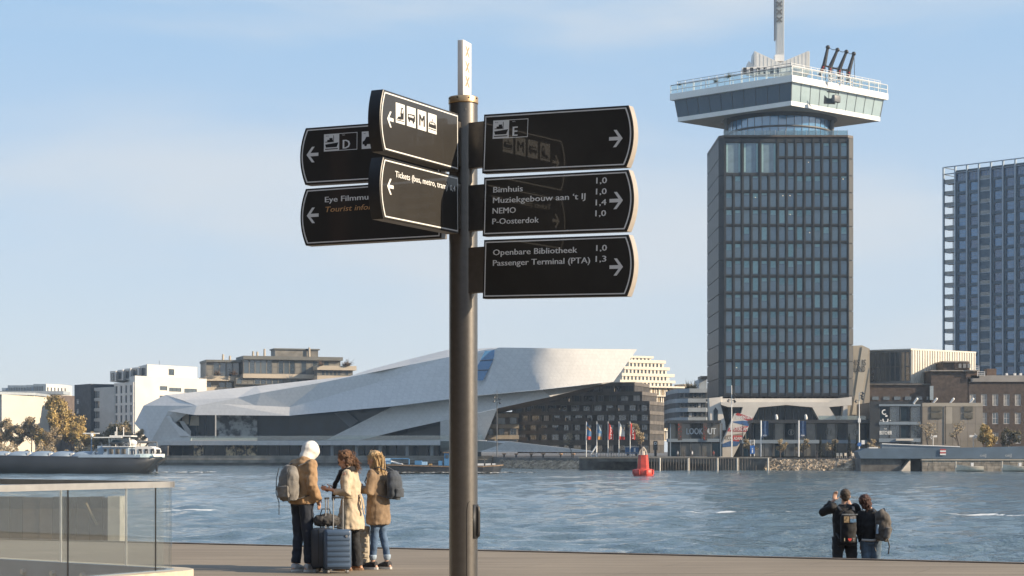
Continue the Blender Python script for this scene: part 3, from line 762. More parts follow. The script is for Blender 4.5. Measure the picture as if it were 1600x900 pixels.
def build_boards():
    lp, rp = 11.158, 10.645
    line = 0.0625
    B1, s1 = board((756.5, 179.0, lp), (982, 164.6, rp), 0.349, 'R')
    B1.arrow(0.972, 0.185, 0.098, s1, False)
    halte_box(B1, s1, 0.074, 0.040, 0.262, 0.108, 'E')
    B2, s2 = board((756.5, 277.4, lp), (982, 265.2, rp), 0.349, 'R')
    B2.arrow(0.972, 0.172, 0.098, s2, False)
    cap = 0.0335
    rows = [('Bimhuis', 0.221), ('Muziekgebouw aan \u2018t IJ', 0.679), ('NEMO', 0.174), ('P-Oosterdok', 0.347)]
    for i, ((t, w), km) in enumerate(zip(rows, ('1,0', '1,0', '1,4', '1,0'))):
        B2.text(t, 0.070, 0.093 + i * line, cap, s2, width=w, bold=0.028)
        B2.text(km, 0.905, 0.070 + i * line, cap, s2, align='RIGHT', width=0.074, bold=0.028)
    B3, s3 = board((756.5, 375.0, lp), (982, 366.6, rp), 0.349, 'R')
    B3.arrow(0.972, 0.182, 0.098, s3, False)
    for i, (t, w, km) in enumerate((('Openbare Bibliotheek', 0.620, '1,0'), ('Passenger Terminal (PTA)', 0.712, '1,3'))):
        B3.text(t, 0.070, 0.093 + i * line, cap, s3, width=w, bold=0.028)
        B3.text(km, 0.905, 0.087 + i * line, cap, s3, align='RIGHT', width=0.074, bold=0.028)
    # left pair, receding to the left
    li, lo = 11.40, 11.82
    B4, s4 = board((478, 200.3, lo), (690, 184.6, li), 0.357, 'L')
    B4.arrow(0.058, 0.170, 0.098, s4, True)
    halte_box(B4, s4, 0.148, 0.048, 0.262, 0.108, 'D')
    picto(B4, s4, 0.445, 0.048, 0.118, 0.108, 'taxi')
    B5, s5 = board((478, 295.2, lo), (690, 280.2, li), 0.357, 'L')
    B5.arrow(0.058, 0.170, 0.098, s5, True)
    B5.text('Eye Filmmuseum', 0.150, 0.093, cap, s5, width=0.50, bold=0.028)
    B5.text('Tourist information', 0.150, 0.093 + line, cap, s5, M_LETB, width=0.56, bold=0.012, shear=0.2)
    # pair pointing towards the viewer on the left, lit by the sun
    ti, to = 11.15, 10.34
    B6, s6 = board((598.5, 139.6, to), (715.6, 178.2, ti), 0.340, 'L', 'sunlit sign board with four pictograms, its face turned to the right')
    B6.arrow(0.085, 0.155, 0.088, s6, True)
    for u0, kd in ((0.158, 'train'), (0.307, 'bus'), (0.455, 'M'), (0.603, 'tram')):
        picto(B6, s6, u0, 0.050, 0.121, 0.112, kd)
    B7, s7 = board((598.5, 245.4, to), (715.6, 275.8, ti), 0.340, 'L', 'sunlit sign board about tickets, its face turned to the right')
    B7.arrow(0.085, 0.155, 0.088, s7, True)
    B7.text('Tickets (bus, metro, tram)', 0.150, 0.094, 0.034, s7, width=0.730, bold=0.028)
    B7.text('0,4', 1.000, 0.094, 0.033, s7, align='RIGHT', width=0.078, bold=0.028)

build_post(); build_boards()
# ================================================================ film museum: faceted white building
def eye_material():
    """white aluminium panels: thin joints in a triangular grid, slight tone change from panel to panel"""
    m = bpy.data.materials.new('museum_panels'); m.use_nodes = True; nt = m.node_tree; n = nt.nodes; l = nt.links
    b = n['Principled BSDF']; b.inputs['Roughness'].default_value = 0.62; b.inputs['Specular IOR Level'].default_value = 0.2
    tcn = n.new('ShaderNodeTexCoord'); sp = n.new('ShaderNodeSeparateXYZ'); l.new(tcn.outputs['Object'], sp.inputs[0])
    hz = n.new('ShaderNodeMath'); hz.operation = 'MULTIPLY_ADD'; hz.inputs[1].default_value = 0.35; l.new(sp.outputs['Y'], hz.inputs[0])
    l.new(sp.outputs['X'], hz.inputs[2])          # along-the-wall coordinate
    def tri(cx, cz):
        a = n.new('ShaderNodeMath'); a.operation = 'MULTIPLY'; a.inputs[1].default_value = cx; l.new(hz.outputs[0], a.inputs[0])
        c = n.new('ShaderNodeMath'); c.operation = 'MULTIPLY_ADD'; c.inputs[1].default_value = cz; l.new(sp.outputs['Z'], c.inputs[0]); l.new(a.outputs[0], c.inputs[2])
        fl = n.new('ShaderNodeMath'); fl.operation = 'FLOOR'; l.new(c.outputs[0], fl.inputs[0])
        fr = n.new('ShaderNodeMath'); fr.operation = 'FRACT'; l.new(c.outputs[0], fr.inputs[0])
        lt = n.new('ShaderNodeMath'); lt.operation = 'LESS_THAN'; lt.inputs[1].default_value = 0.07; l.new(fr.outputs[0], lt.inputs[0])
        return fl, lt
    P1, P2, P3 = tri(0.0, 0.95), tri(0.82, 0.475), tri(0.82, -0.475)
    j = n.new('ShaderNodeMath'); j.operation = 'MAXIMUM'; l.new(P1[1].outputs[0], j.inputs[0]); l.new(P2[1].outputs[0], j.inputs[1])
    j2 = n.new('ShaderNodeMath'); j2.operation = 'MAXIMUM'; l.new(j.outputs[0], j2.inputs[0]); l.new(P3[1].outputs[0], j2.inputs[1])
    cb = n.new('ShaderNodeCombineXYZ')
    for i, p in enumerate((P1, P2, P3)): l.new(p[0].outputs[0], cb.inputs[i])
    wnz = n.new('ShaderNodeTexWhiteNoise'); l.new(cb.outputs[0], wnz.inputs['Vector'])
    r = n.new('ShaderNodeMapRange'); r.inputs['To Min'].default_value = 0.54; r.inputs['To Max'].default_value = 0.585; l.new(wnz.outputs['Value'], r.inputs['Value'])
    big = n.new('ShaderNodeTexNoise'); big.inputs['Scale'].default_value = 0.06; big.inputs['Detail'].default_value = 4; l.new(tcn.outputs['Object'], big.inputs['Vector'])
    mu0 = n.new('ShaderNodeMath'); mu0.operation = 'MULTIPLY_ADD'; mu0.inputs[1].default_value = 0.07; mu0.inputs[2].default_value = -0.035; l.new(big.outputs['Fac'], mu0.inputs[0])
    ad_ = n.new('ShaderNodeMath'); ad_.operation = 'ADD'; l.new(mu0.outputs[0], ad_.inputs[0]); l.new(r.outputs['Result'], ad_.inputs[1])
    dk = n.new('ShaderNodeMath'); dk.operation = 'MULTIPLY_ADD'; dk.inputs[1].default_value = -0.075; l.new(j2.outputs[0], dk.inputs[0]); l.new(ad_.outputs[0], dk.inputs[2])
    co = n.new('ShaderNodeCombineColor'); 
    for i, k in enumerate((1.0, 0.985, 0.95)):
        q = n.new('ShaderNodeMath'); q.operation = 'MULTIPLY'; q.inputs[1].default_value = k; l.new(dk.outputs[0], q.inputs[0]); l.new(q.outputs[0], co.inputs[i])
    l.new(co.outputs[0], b.inputs['Base Color'])
    return m

M_EYE = eye_material()
M_GLASSD = mat('dark_glass', (0.008, 0.022, 0.036), 0.06, var=0.15, scale=0.3, ior=1.32)
M_GLASSB = mat('blue_glass', (0.06, 0.18, 0.34), 0.08, var=0.1, scale=0.3, ior=1.8)
M_SOFFIT = mat('brown_soffit', (0.12, 0.085, 0.055), 0.7, var=0.15, scale=0.3)
M_MULL = mat('mullion_grey', (0.12, 0.125, 0.13), 0.5, var=0.05)

eye = empty('film_museum', (X(500, 560), 560, BANKZ), 'white angular film museum with a long sloping roof and a sharp nose pointing right', 'museum')
def facet(name, pts, m=M_EYE, smooth=False, parent=eye):
    b = MB()
    if len(pts) <= 4 and not smooth: b.poly(pts)
    else:
        bm = bmesh.new(); vs = [bm.verts.new(p) for p in pts]; f = bm.faces.new(vs); bmesh.ops.triangulate(bm, faces=[f], ngon_method='EAR_CLIP'); b.addbm(bm); bm.free()
    return b.build(name, m, parent)

def sharpen(m):
    for nd in m.node_tree.nodes:
        if nd.type == 'VALTORGB': nd.color_ramp.elements[0].position = 0.44; nd.color_ramp.elements[1].position = 0.58
def build_eye():
    # distances: the left end and the long front come towards the river going right, the nose swings back
    def D(px):            # distance of the lower front edge
        return float(np.interp(px, [210, 259, 303, 453, 847, 880, 930, 995], [592, 585, 580, 572, 514, 514.8, 518.5, 524]))
    U = lambda px, py, ex=0.0: P(px, py, D(px) + ex)
    # ---- bull nose on the left
    a, b_, c, d, e = U(210.3, 661.8, 6), U(224.4, 633.7, 10), U(258.7, 617, 16), U(307.6, 634.2, 2), U(302.7, 648.4, 0)
    w1, w2, w3, w4 = U(262.3, 642.2, 1), U(258.7, 649.6, 1), U(280.7, 681.4, 0), U(299, 681.6, 0)
    g, h, i_ = U(296.6, 695.3, 0), U(244, 696.2, 2), U(235.5, 690.4, 3)
    facet('facade_panel', [a, b_, c, d, e, w1, w2, w3, w4, g, h, i_])
    # top facets
    r1 = U(285.6, 625.6, 8); r2 = U(371, 621.5, 3); r3 = U(408, 614, 2.5); r4 = U(500, 598.2, 22)
    t0, t1, t2 = c, U(400, 603.2, 40), U(500, 592.6, 44)
    t3 = U(545, 588.0, 44)
    RB = [(285.6, 625.6, D(285.6) + 8), (371, 621.5, D(371) + 3), (408, 614, D(408) + 2.5), (500, 598.2, EYE_UP(500) + 2), (545, 589.2, EYE_UP(545) + 2)]
    RT = [(258.7, 617, 601), (350, 608, 602), (400, 603.2, 601), (500, 592.6, 595), (545, 588.0, EYE_UP(545) + 15)]
    b = MB(); n7 = len(RB); b.add([P(*q) for q in RB] + [P(*q) for q in RT], [(k, k + 1, n7 + k + 1, n7 + k) for k in range(n7 - 1)], 0, False); b.build('roof_panel', M_EYE, eye)
    # second roof plane and the long blue strip
    L1a, L1b = r4, U(700, 558, 22)
    s0 = U(573, 578.7, 40); s1 = U(700, 546.4, 44); s2 = U(747, 545, 40); s3 = U(780, 542.7, 34)
    m0, m1 = U(480, 628.8, 3), P(700, 566.5, EYE_UP(700))
    j1 = U(453, 636.0, 1); 
    def strip(name, top_, bot_):
        b = MB(); n = len(top_); b.add(bot_ + top_, [(k, k + 1, n + k + 1, n + k) for k in range(n - 1)], 0, False); b.build(name, M_EYE, eye)
    V = lambda px, py, ex=0.0: P(px, py, EYE_UP(px) + ex)
    strip('roof_panel', [U(345, 631, 2), r2, r3, V(500, 598.2, 2), V(600, 578.2, 2), V(700, 558, 2), V(768, 544.8, 2)],
          [U(345, 631.2, 2), U(400, 634, 1.5), j1, V(480, 628.8), V(590, 597.5), m1, V(776, 544.6, 0)])
    strip('roof_panel', [P(545, 588.0, EYE_UP(545) + 12), V(573, 578.7, 22), V(640, 561, 24), V(700, 546.4, 24), V(747, 545, 18), V(780, 542.7, 8)],
          [V(500, 598.2, 2), V(560, 586.2, 2), V(640, 570.1, 2), V(700, 558, 2), V(740, 550.2, 2), V(768, 544.8, 2)])
    facet('roof_panel', [c, d, U(345, 631, 2), r2, r1]); facet('roof_panel', [c, r1, P(258.7, 617, 601)]); r4 = V(500, 598.2, 2)
    # horizontal band over the cafe windows
    facet('facade_panel', [d, e, U(452, 649.6, -2), j1, U(345, 631, 2)])
    # main front: from the lower edge up to the roof line, bending smoothly at the nose
    k0, k1, k2 = U(480, 647, -2), U(613, 635, -2), U(700, 624, -2)
    low = [(452, 649.6), (480, 647), (613, 635), (700, 624), (747, 618), (800, 613), (847, 608.5), (870, 606), (890, 603.8), (905, 602.2), (916, 601), (930, 599.4), (945, 597.9), (958.5, 596.6)]
    up = [(453, 636), (480, 628.8), (590, 597.5), (700, 566.5), (745, 553.5), (780, 543), (815, 543.4), (832, 543.6), (848, 544), (864, 544.3), (882, 544.6), (905, 544.9), (945, 545.3), (995.5, 545.8)]
    exl = [-2, -2, -2, -2, -2, -1.5, -1, -1, -1, -1, -1, -1, -1, -1]
    exu = [1, 3, 9, 14, 24, 30, 26, 22.5, 20, 19, 19.5, 22, 25, 12]
    b = MB(); n = len(low); rows = 6; vs = []
    for r in range(rows + 1):
        t = r / rows
        for k in range(n):
            px = low[k][0] * (1 - t) + up[k][0] * t; py = low[k][1] * (1 - t) + up[k][1] * t
            ex = exl[k] * (1 - t) + exu[k] * t
            dist = (D(low[k][0]) + exl[k]) * (1 - t) + (D(min(up[k][0], low[k][0] + 1e9)) + exu[k]) * t if False else None
            dl = D(low[k][0]) + exl[k]; du = EYE_UP(up[k][0])
            pl = P(low[k][0], low[k][1], dl); pu = P(up[k][0], up[k][1], du)
            vs.append(pl.lerp(pu, t))
    fs = [(r * n + k, r * n + k + 1, (r + 1) * n + k + 1, (r + 1) * n + k) for r in range(rows) for k in range(n - 1)]
    b.add(vs, fs, 0, True); b.build('facade_panel', M_EYE, eye)
    tip_t, tip_l = vs[-1], vs[n - 1]
    # roof plane behind the main front (closes the volume)
    top = vs[rows * n:]
    back = [Vector((v.x - 16, v.y + 26, v.z - 2.5)) for v in top]
    b = MB(); vs2 = list(top) + back; nn = len(top)
    b.add(vs2, [(k, k + 1, nn + k + 1, nn + k) for k in range(nn - 1)], 0, True); b.build('roof_panel', M_EYE, eye)
    # light wedge under the front
    wl_ = [(509, 687.5), (613, 635.2), (700, 624.2), (747, 618.2), (847, 608.8), (930, 599.8), (958, 596.8)]
    wr_ = [(562, 688), (630, 671.2), (700, 655.7), (776.7, 638.2), (860, 620.0), (925, 604.0), (957, 597.0)]
    b = MB(); vs = [P(x_, y_, D(x_) + 4) for x_, y_ in wl_] + [P(x_, y_, D(x_) + 1.0) for x_, y_ in wr_]
    m_ = len(wl_); b.add(vs, [(m_ + k, m_ + k + 1, k + 1, k) for k in range(m_ - 1)]); b.build('facade_panel', M_EYE, eye)
    # shadow gap between front and wedge
    # brown soffit
    so1 = [(776.7, 638.2), (860, 620.0), (925, 604.0), (957, 597.0)]; so2 = [(776.7, 646.5), (857, 628), (911, 614), (945, 601.0)]
    b = MB(); vs = [P(x_, y_, D(x_) + 1.0) for x_, y_ in so1] + [P(x_, y_, D(x_) + 22) for x_, y_ in so2]
    b.add(vs, [(4 + k, 4 + k + 1, k + 1, k) for k in range(3)]); b.build('soffit', M_SOFFIT, eye)
    # leg facet standing on the terrace
    facet('facade_panel', [P(688, 658.5, D(700) + 1), P(776.7, 638.5, D(776) + 1), P(757, 687, D(757) + 3), P(747, 689.5, D(747) + 3), P(688, 689.5, D(700) + 3)])
    # closing side of the leg
    facet('facade_panel', [P(776.7, 638.6, D(776) + 1), P(777.5, 646.5, D(776) + 20), P(764, 687, D(757) + 22), P(757, 687, D(757) + 3)], M_GLASSD)
    # back closing wall far behind, so the building is a solid from any side
    pts = [(Vector((X(212, 600), 604, 0)), 8), (Vector((X(460, 600), 610, 0)), 14), (Vector((X(700, 600), 600, 0)), 24), (Vector((X(860, 570), 580, 0)), 26)]
    # glazing: recessed dark front set behind the white edges, split by mullions
    gd = lambda px: D(px) + 6
    def glazed(x0, x1, yf, y1, step, name='glass_panel', mm=M_GLASSD, mul=True):
        k = int(round((x1 - x0) / step)); 
        for q in range(k):
            xa, xb = x0 + (x1 - x0) * q / k, x0 + (x1 - x0) * (q + 1) / k
            y0 = yf if not callable(yf) else yf((xa + xb) / 2)
            A, B_, C, E = P(xa, y1, gd(xa)), P(xb, y1, gd(xb)), P(xb, y0, gd(xb)), P(xa, y0, gd(xa))
            b = MB(); off = random.uniform(-0.06, 0.06)
            b.poly([A + Vector((0, off, 0)), B_ + Vector((0, -off, 0)), C + Vector((0, -off, 0)), E + Vector((0, off, 0))]); b.build(name, mm, eye)
            if mul:
                b = MB(); b.tube([A + Vector((0, -0.15, 0)), E + Vector((0, -0.15, 0))], 0.13, 4, smooth=False); b.build('mullion', M_MULL, eye)
    glazed(264, 336, 645, 684, 14)
    mur = mat('mirrored_photo_wall', (0.36, 0.37, 0.36), 0.5, var=0.9, scale=0.4, col2=(0.02, 0.025, 0.03)); sharpen(mur)
    b = MB(); xa, xb = 338, 402
    b.poly([P(xa, 684, gd(xa) - .5), P(xb, 684, gd(xb) - .5), P(xb, 648, gd(xb) - .5), P(xa, 648, gd(xa) - .5)]); b.build('poster_wall', mur, eye)
    glazed(402, 700, lambda x: float(np.interp(x, [402, 480, 613, 700], [647, 645, 633, 622])), 690, 17, mul=False)
    # beige blinds behind the left window
    bl = mat('blind_beige', (0.34, 0.29, 0.22), 0.8, var=0.1)
    for xa, xb, ya, yb in ((270, 282, 643, 659), (283, 295, 646, 663), (296, 311, 650, 665)):
        b = MB(); b.poly([P(xa, yb, gd(xa) - .6), P(xb, yb, gd(xb) - .6), P(xb, ya, gd(xb) - .6), P(xa + 3, ya, gd(xa) - .6)]); b.build('blind', bl, eye)
    # slanted strut in the window
    b = MB(); b.prism([P(280, 658, D(280) + 4), P(287, 658, D(280) + 4), P(301, 677, D(280) + 4), P(298, 680, D(280) + 4), P(293, 680, D(280) + 4)], (0, 1.2, 0)); b.build('strut', M_EYE, eye)
    b = MB(); b.prism([P(258.8, 649.6, D(259) + 1.2), P(262.3, 642.2, D(259) + 1.2), P(288, 681.4, D(280) + 3), P(280.7, 681.4, D(280) + .2)], (0, 2.0, 0)); b.build('window_reveal', M_EYE, eye)
    # slanted light panel seen through the long glass
    b = MB(); b.poly([P(522, 645.5, gd(522) - .8), P(541, 642.5, gd(541) - .8), P(560, 658, gd(560) - .8), P(547, 668, gd(547) - .8)]); b.build('inner_wall', mat('inner_grey', (0.10, 0.11, 0.12), 0.7), eye)
    # floor band, ground floor glass and columns
    b = MB(); xs = [244, 297, 400, 500, 600, 700, 760]
    for q in range(len(xs) - 1):
        A, B_ = P(xs[q], 695.6, D(xs[q]) - 1.5), P(xs[q + 1], 695.6, D(xs[q + 1]) - 1.5)
        b.prism([A, B_, B_ + Vector((0, 9, 0)), A + Vector((0, 9, 0))], (0, 0, 1.45))
    b.build('terrace_band', M_EYE, eye)
    b = MB(); xs = [296, 400, 500, 600, 700, 755]
    for q in range(len(xs) - 1):
        A, B_ = P(xs[q], 687.6, D(xs[q]) - 1.3), P(xs[q + 1], 687.6, D(xs[q + 1]) - 1.3)
        b.prism([A, B_, B_ + Vector((0, .06, 0)), A + Vector((0, .06, 0))], (0, 0, 1.3))
    b.build('glass_balustrade', glass_mat('balustrade_glass', refl=0.12, opacity=0.2, body=(0.08, 0.1, 0.11)), eye)
    warm = mat('warm_interior', (0.75, 0.60, 0.38), 0.6, var=0.9, scale=0.8, col2=(0.03, 0.03, 0.035))
    sharpen(warm); x0, x1 = 252, 752; k = 30
    for q in range(k):
        xa, xb = x0 + (x1 - x0) * q / k, x0 + (x1 - x0) * (q + 1) / k
        dd = lambda v: D(v) + 3.5
        mm = warm if (296 < xa < 312 or 332 < xa < 410) and q % 4 != 1 else M_GLASSD
        b = MB(); b.poly([P(xa, 713, dd(xa)), P(xb, 713, dd(xb)), P(xb, 695, dd(xb)), P(xa, 695, dd(xa))]); b.build('glass_panel', mm, eye)
        b = MB(); p0 = P(xa, 713, dd(xa) - .2); b.tube([p0, Vector((p0.x, p0.y, Z(695, dd(xa))))], 0.14, 4, smooth=False); b.build('mullion', M_MULL, eye)
    for xa in (519, 557, 594, 636, 675, 715):
        p0 = P(xa, 714, D(xa) + 1.2); b = MB(); b.box((p0.x, p0.y, (p0.z + Z(695.6, D(xa))) / 2), (0.9, 0.6, Z(695.6, D(xa)) - p0.z)); b.build('column', mat('column_grey', (0.33, 0.35, 0.36), 0.6, var=0.05), eye)
    # dark wall under the left nose, furniture ledge
    b = MB(); b.prism([P(238, 712, 584), P(262, 712, 580), P(262, 696.5, 580), P(250, 696.5, 582)], (0, 5, 0)); b.build('undercroft', M_CONC_D, eye)
    # low white apron ramp right of the pole
    ap = MB(); z = BANKZ + 0.01
    A = P(688, 695.8, D(700) - 1.5); 
    ap.poly([P(688, 706, 541), P(925, 706.6, 486), P(924, 704.2, 487), P(792.5, 689, 512), P(752, 689, 520), P(688, 689, 528)])
    ap.build('apron', M_EYE, eye)
    ap = MB(); ap.poly([P(747, 705.4, 520), P(755, 704, 519), P(795, 690, 510), P(924, 705.2, 484.5), P(924, 706.2, 484.5)]); ap.build('apron', M_EYE, eye)
    # solar window on the roof front
    w = [(757.5, 548.5, 0), (779, 546.0, 0), (754.7, 594.5, 0), (735, 594.5, 0)]
    q = []
    for x_, y_, _ in w:
        # lift off the front surface along the view by 0.4 m
        t = (618 - y_) / (618 - 546.0); lo = (747, 618); dl = D(747) - 2; du = EYE_UP(768)
        q.append(P(x_, y_, (dl * (1 - t) + du * t) - 1.2))
    b = MB(); b.poly(q); rw = b.build('roof_window', M_GLASSB, eye)
    for t in (0.33, 0.66):
        b = MB(); a0 = q[0].lerp(q[3], t); a1 = q[1].lerp(q[2], t); b.tube([a0 + Vector((0, -.1, 0)), a1 + Vector((0, -.1, 0))], 0.12, 4, smooth=False); b.build('glazing_bar', M_MULL, rw)
    # solid body behind everything
    b = MB()
    b.prism([P(300, 692, 640), P(735, 692, 640), P(745, 640, 640), P(790, 600, 640), P(770, 580, 640), P(700, 578, 640), P(560, 606, 640), P(420, 628, 640), P(300, 652, 640)], (0, 14, 0))
    b.build('rear_body', M_EYE, eye)
def EYE_UP(px): return float(np.interp(px, [453, 590, 700, 780, 815, 848, 882, 905, 945, 996], [573, 563, 545, 529, 523, 519.8, 520.2, 521.6, 524.6, 529]))
build_eye()
# ================================================================ dark tower with the white observation crown
M_TW = mat('tower_cladding', (0.026, 0.030, 0.034), 0.5, metal=0.0, var=0.12, scale=0.35)
M_TWF = mat('tower_window_frame', (0.042, 0.047, 0.05), 0.45, metal=0.0, var=0.05)
TG = [mat('tower_glass_%d' % i, c, 0.10, var=0.15, scale=0.5, ior=1.9) for i, c in enumerate([(0.11, 0.18, 0.235), (0.13, 0.20, 0.25), (0.09, 0.16, 0.22), (0.145, 0.21, 0.245)])]
BL = [mat('tower_blind_%d' % i, c, 0.5, var=0.08, ior=1.5) for i, c in enumerate([(0.28, 0.43, 0.44), (0.23, 0.36, 0.38), (0.34, 0.49, 0.49)])]
M_CRW = mat('crown_white', (0.74, 0.73, 0.70), 0.45, var=0.04, scale=0.2)
M_CRG = mat('crown_glass', (0.04, 0.085, 0.13), 0.10, var=0.03, scale=0.2, ior=1.5)
M_NECK = mat('neck_glass', (0.08, 0.24, 0.44), 0.10, var=0.15, scale=0.25, ior=2.6)
M_BEIGE = mat('tower_foot_concrete', (0.62, 0.58, 0.52), 0.7, var=0.06, scale=0.3)
M_LAMP = mat('lit_lamp', (0.9, 0.7, 0.4), 0.5, var=0)
M_LAMP.node_tree.nodes['Principled BSDF'].inputs['Emission Color'].default_value = (1, 0.78, 0.45, 1)
M_LAMP.node_tree.nodes['Principled BSDF'].inputs['Emission Strength'].default_value = 1.0

TF = 439.0                                   # distance of the front face
tower = empty('observation_tower', (64.2, 453, BANKZ), 'dark gridded office tower with a white square observation deck and a tall mast on top', 'tower')
TZ0, TZ1 = Z(618.5, TF), Z(214, TF)

def build_tower():
    x0, x1 = X(1131, TF), X(1325, TF); xl, xr = x0 - 1.1, X(1333.5, TF + 1); c = 1.2
    # core, chamfered corners
    foot = [(x0, TF), (x1, TF), (xr, TF + c), (xr, 466), (x1, 467), (x0, 467), (xl, 466), (xl, TF + c)]
    core = [(x0 + .02, TF + .4), (x1 - .02, TF + .4), (xr - .35, TF + c + .3), (xr - .35, 466), (x1, 467), (x0, 467), (xl + .35, 466), (xl + .35, TF + c + .3)]
    block(tower, core, TZ0, TZ1 - 0.3, M_TW, 'core_wall')
    # front facade with real openings
    px2u = lambda px: X(px, TF) - x0
    rects = []; W0 = 1134.2; PT = 13.82
    for r in range(13):
        yt = 274.4 + r * 26.45
        for k in range(14):
            a = W0 + k * PT; rects.append((px2u(a), px2u(a + 9.9), Z(yt + 22.6, TF), Z(yt, TF), 0, r, k))
    for r, (yt, yb) in enumerate(((222.6, 244.2), (247.8, 270.2))):
        for k in range(6, 14):
            a = W0 + k * PT; rects.append((px2u(a), px2u(a + 9.9), Z(yb, TF), Z(yt, TF), 0, r, k))
    for k in range(3):
        a = W0 + k * PT * 2; rects.append((px2u(a), px2u(a + 23.4), Z(270.2, TF), Z(222.6, TF), 2, 0, k))
    rs = random.Random(11); rects = [tuple(round(v, 3) for v in q) for q in rects]
    # identical rows/cols so the grid cuts line up
    def win(root, q, rz, w, h, kind):
        o = inst('window', win_mesh(w, h, M_TWF, TG[rs.randrange(4)], 1, 1, 0.08, 0.14), root, q, rz)
        if kind == 2:
            m2 = win_mesh(w * 0.74, h * 0.96, M_TWF, TG[0], 1, 1, 0.1, 0.05)
            for sx in (-1, 1):
                b = MB(); b.box((q[0] + sx * w * 0.41, q[1] - 0.08, q[2] + h / 2), (w * 0.11, 0.04, h * 0.93)); b.build('side_blind', BL[0], o)
            return
        rr = rs.random(); row = (TZ1 - q[2]) / (TZ1 - TZ0)
        if rr < 0.40 + 0.5 * row:
            fr = rs.choice((0.25, 0.35, 0.45, 0.5, 0.95, 0.2) if row > .3 else (0.1, 0.2, 0.35))
            b = MB(); b.box((q[0], q[1] - 0.055, q[2] + h - 0.16 - (h - .32) * fr / 2), (w - 0.34, 0.03, (h - .32) * fr)); b.build('blind', BL[rs.randrange(3)], o)
        if rs.random() < 0.03:
            b = MB(); b.box((q[0] + rs.uniform(-.3, .3), q[1] - 0.09, q[2] + h * rs.uniform(.55, .8)), (0.16, 0.03, 0.14)); b.build('room_lamp', M_LAMP, o)
    facade(tower, (x0, TF + 0.4), (x1, TF + 0.4), TZ0, TZ1, rects, M_TW, win, depth=0.4, name='facade')
    # raised pilasters between the window columns, spandrel rails at the floors
    for k in range(15):
        px = W0 - 1.95 + k * PT
        top = Z(272, TF) if (k in (1, 3, 5)) else Z(216, TF)
        b = MB(); b.box((X(px, TF), TF - 0.1, (TZ0 + top) / 2), (0.22, 0.2, top - TZ0)); b.build('pilaster', M_TW, tower)
    for r in range(14):
        y = 272.3 + r * 26.45 if r else 245.9
        a = x0 if r else X(W0 + 6 * PT - 2, TF)
        b = MB(); b.box(((a + x1) / 2, TF - 0.05, Z(y, TF)), (x1 - a, 0.1, 0.22)); b.build('floor_rail', M_TW, tower)
    # chamfers and side walls as panels per floor
    for side in (-1, 1):
        A = (x0, TF) if side < 0 else (x1, TF); B_ = (xl, TF + c) if side < 0 else (xr, TF + c); C = (xl, 466) if side < 0 else (xr, 466)
        zs = [TZ0] + [Z(618 - 26.45 * k, TF) for k in range(1, 15)] + [TZ1]
        for k in range(len(zs) - 1):
            b = MB(); g = 0.09
            b.quad((A[0], A[1], zs[k] + g), (B_[0], B_[1], zs[k] + g), (B_[0], B_[1], zs[k + 1] - g), (A[0], A[1], zs[k + 1] - g)); b.build('corner_panel', M_TW, tower)
            n_ = 6
            for i in range(n_):
                ya, yb = B_[1] + (C[1] - B_[1]) * i / n_, B_[1] + (C[1] - B_[1]) * (i + 1) / n_
                b = MB(); b.box((B_[0] - side * 0.12, (ya + yb) / 2, (zs[k] + zs[k + 1]) / 2), (0.24, yb - ya - 0.12, zs[k + 1] - zs[k] - 2 * g)); b.build('side_panel', M_TW, tower)
    # roof slab + parapet lip
    b = MB(); b.prism([(p[0], p[1], TZ1 - .35) for p in foot], (0, 0, 0.8)); b.build('parapet', mat('parapet_brown', (0.10, 0.08, 0.065), 0.5, var=0.1), tower)
    b = MB(); b.prism([(x0 - .3, TF - .2, TZ0 - 0.6), (x1 + .3, TF - .2, TZ0 - .6), (xr + .2, TF + c, TZ0 - .6), (xr + .2, 467, TZ0 - .6), (xl - .2, 467, TZ0 - .6), (xl - .2, TF + c, TZ0 - .6)], (0, 0, 0.58)); b.build('lower_edge', M_DARK, tower)
    # terrace rail at roof
    ra, rb = X(1131, TF), X(1325, TF)
    b = MB(); zt = TZ1 + 0.45
    b.box(((ra + rb) / 2, TF + .5, zt + 0.6), (rb - ra, 0.04, 1.1)); b.build('roof_balustrade', glass_mat('balustrade_glass', refl=0.12, opacity=0.2, body=(0.08, 0.1, 0.11)), tower)
    for k in range(13):
        b = MB(); b.box((ra + (rb - ra) * k / 12, TF + .42, zt + 0.6), (0.09, 0.07, 1.25)); b.build('rail_post', M_STEEL, tower)

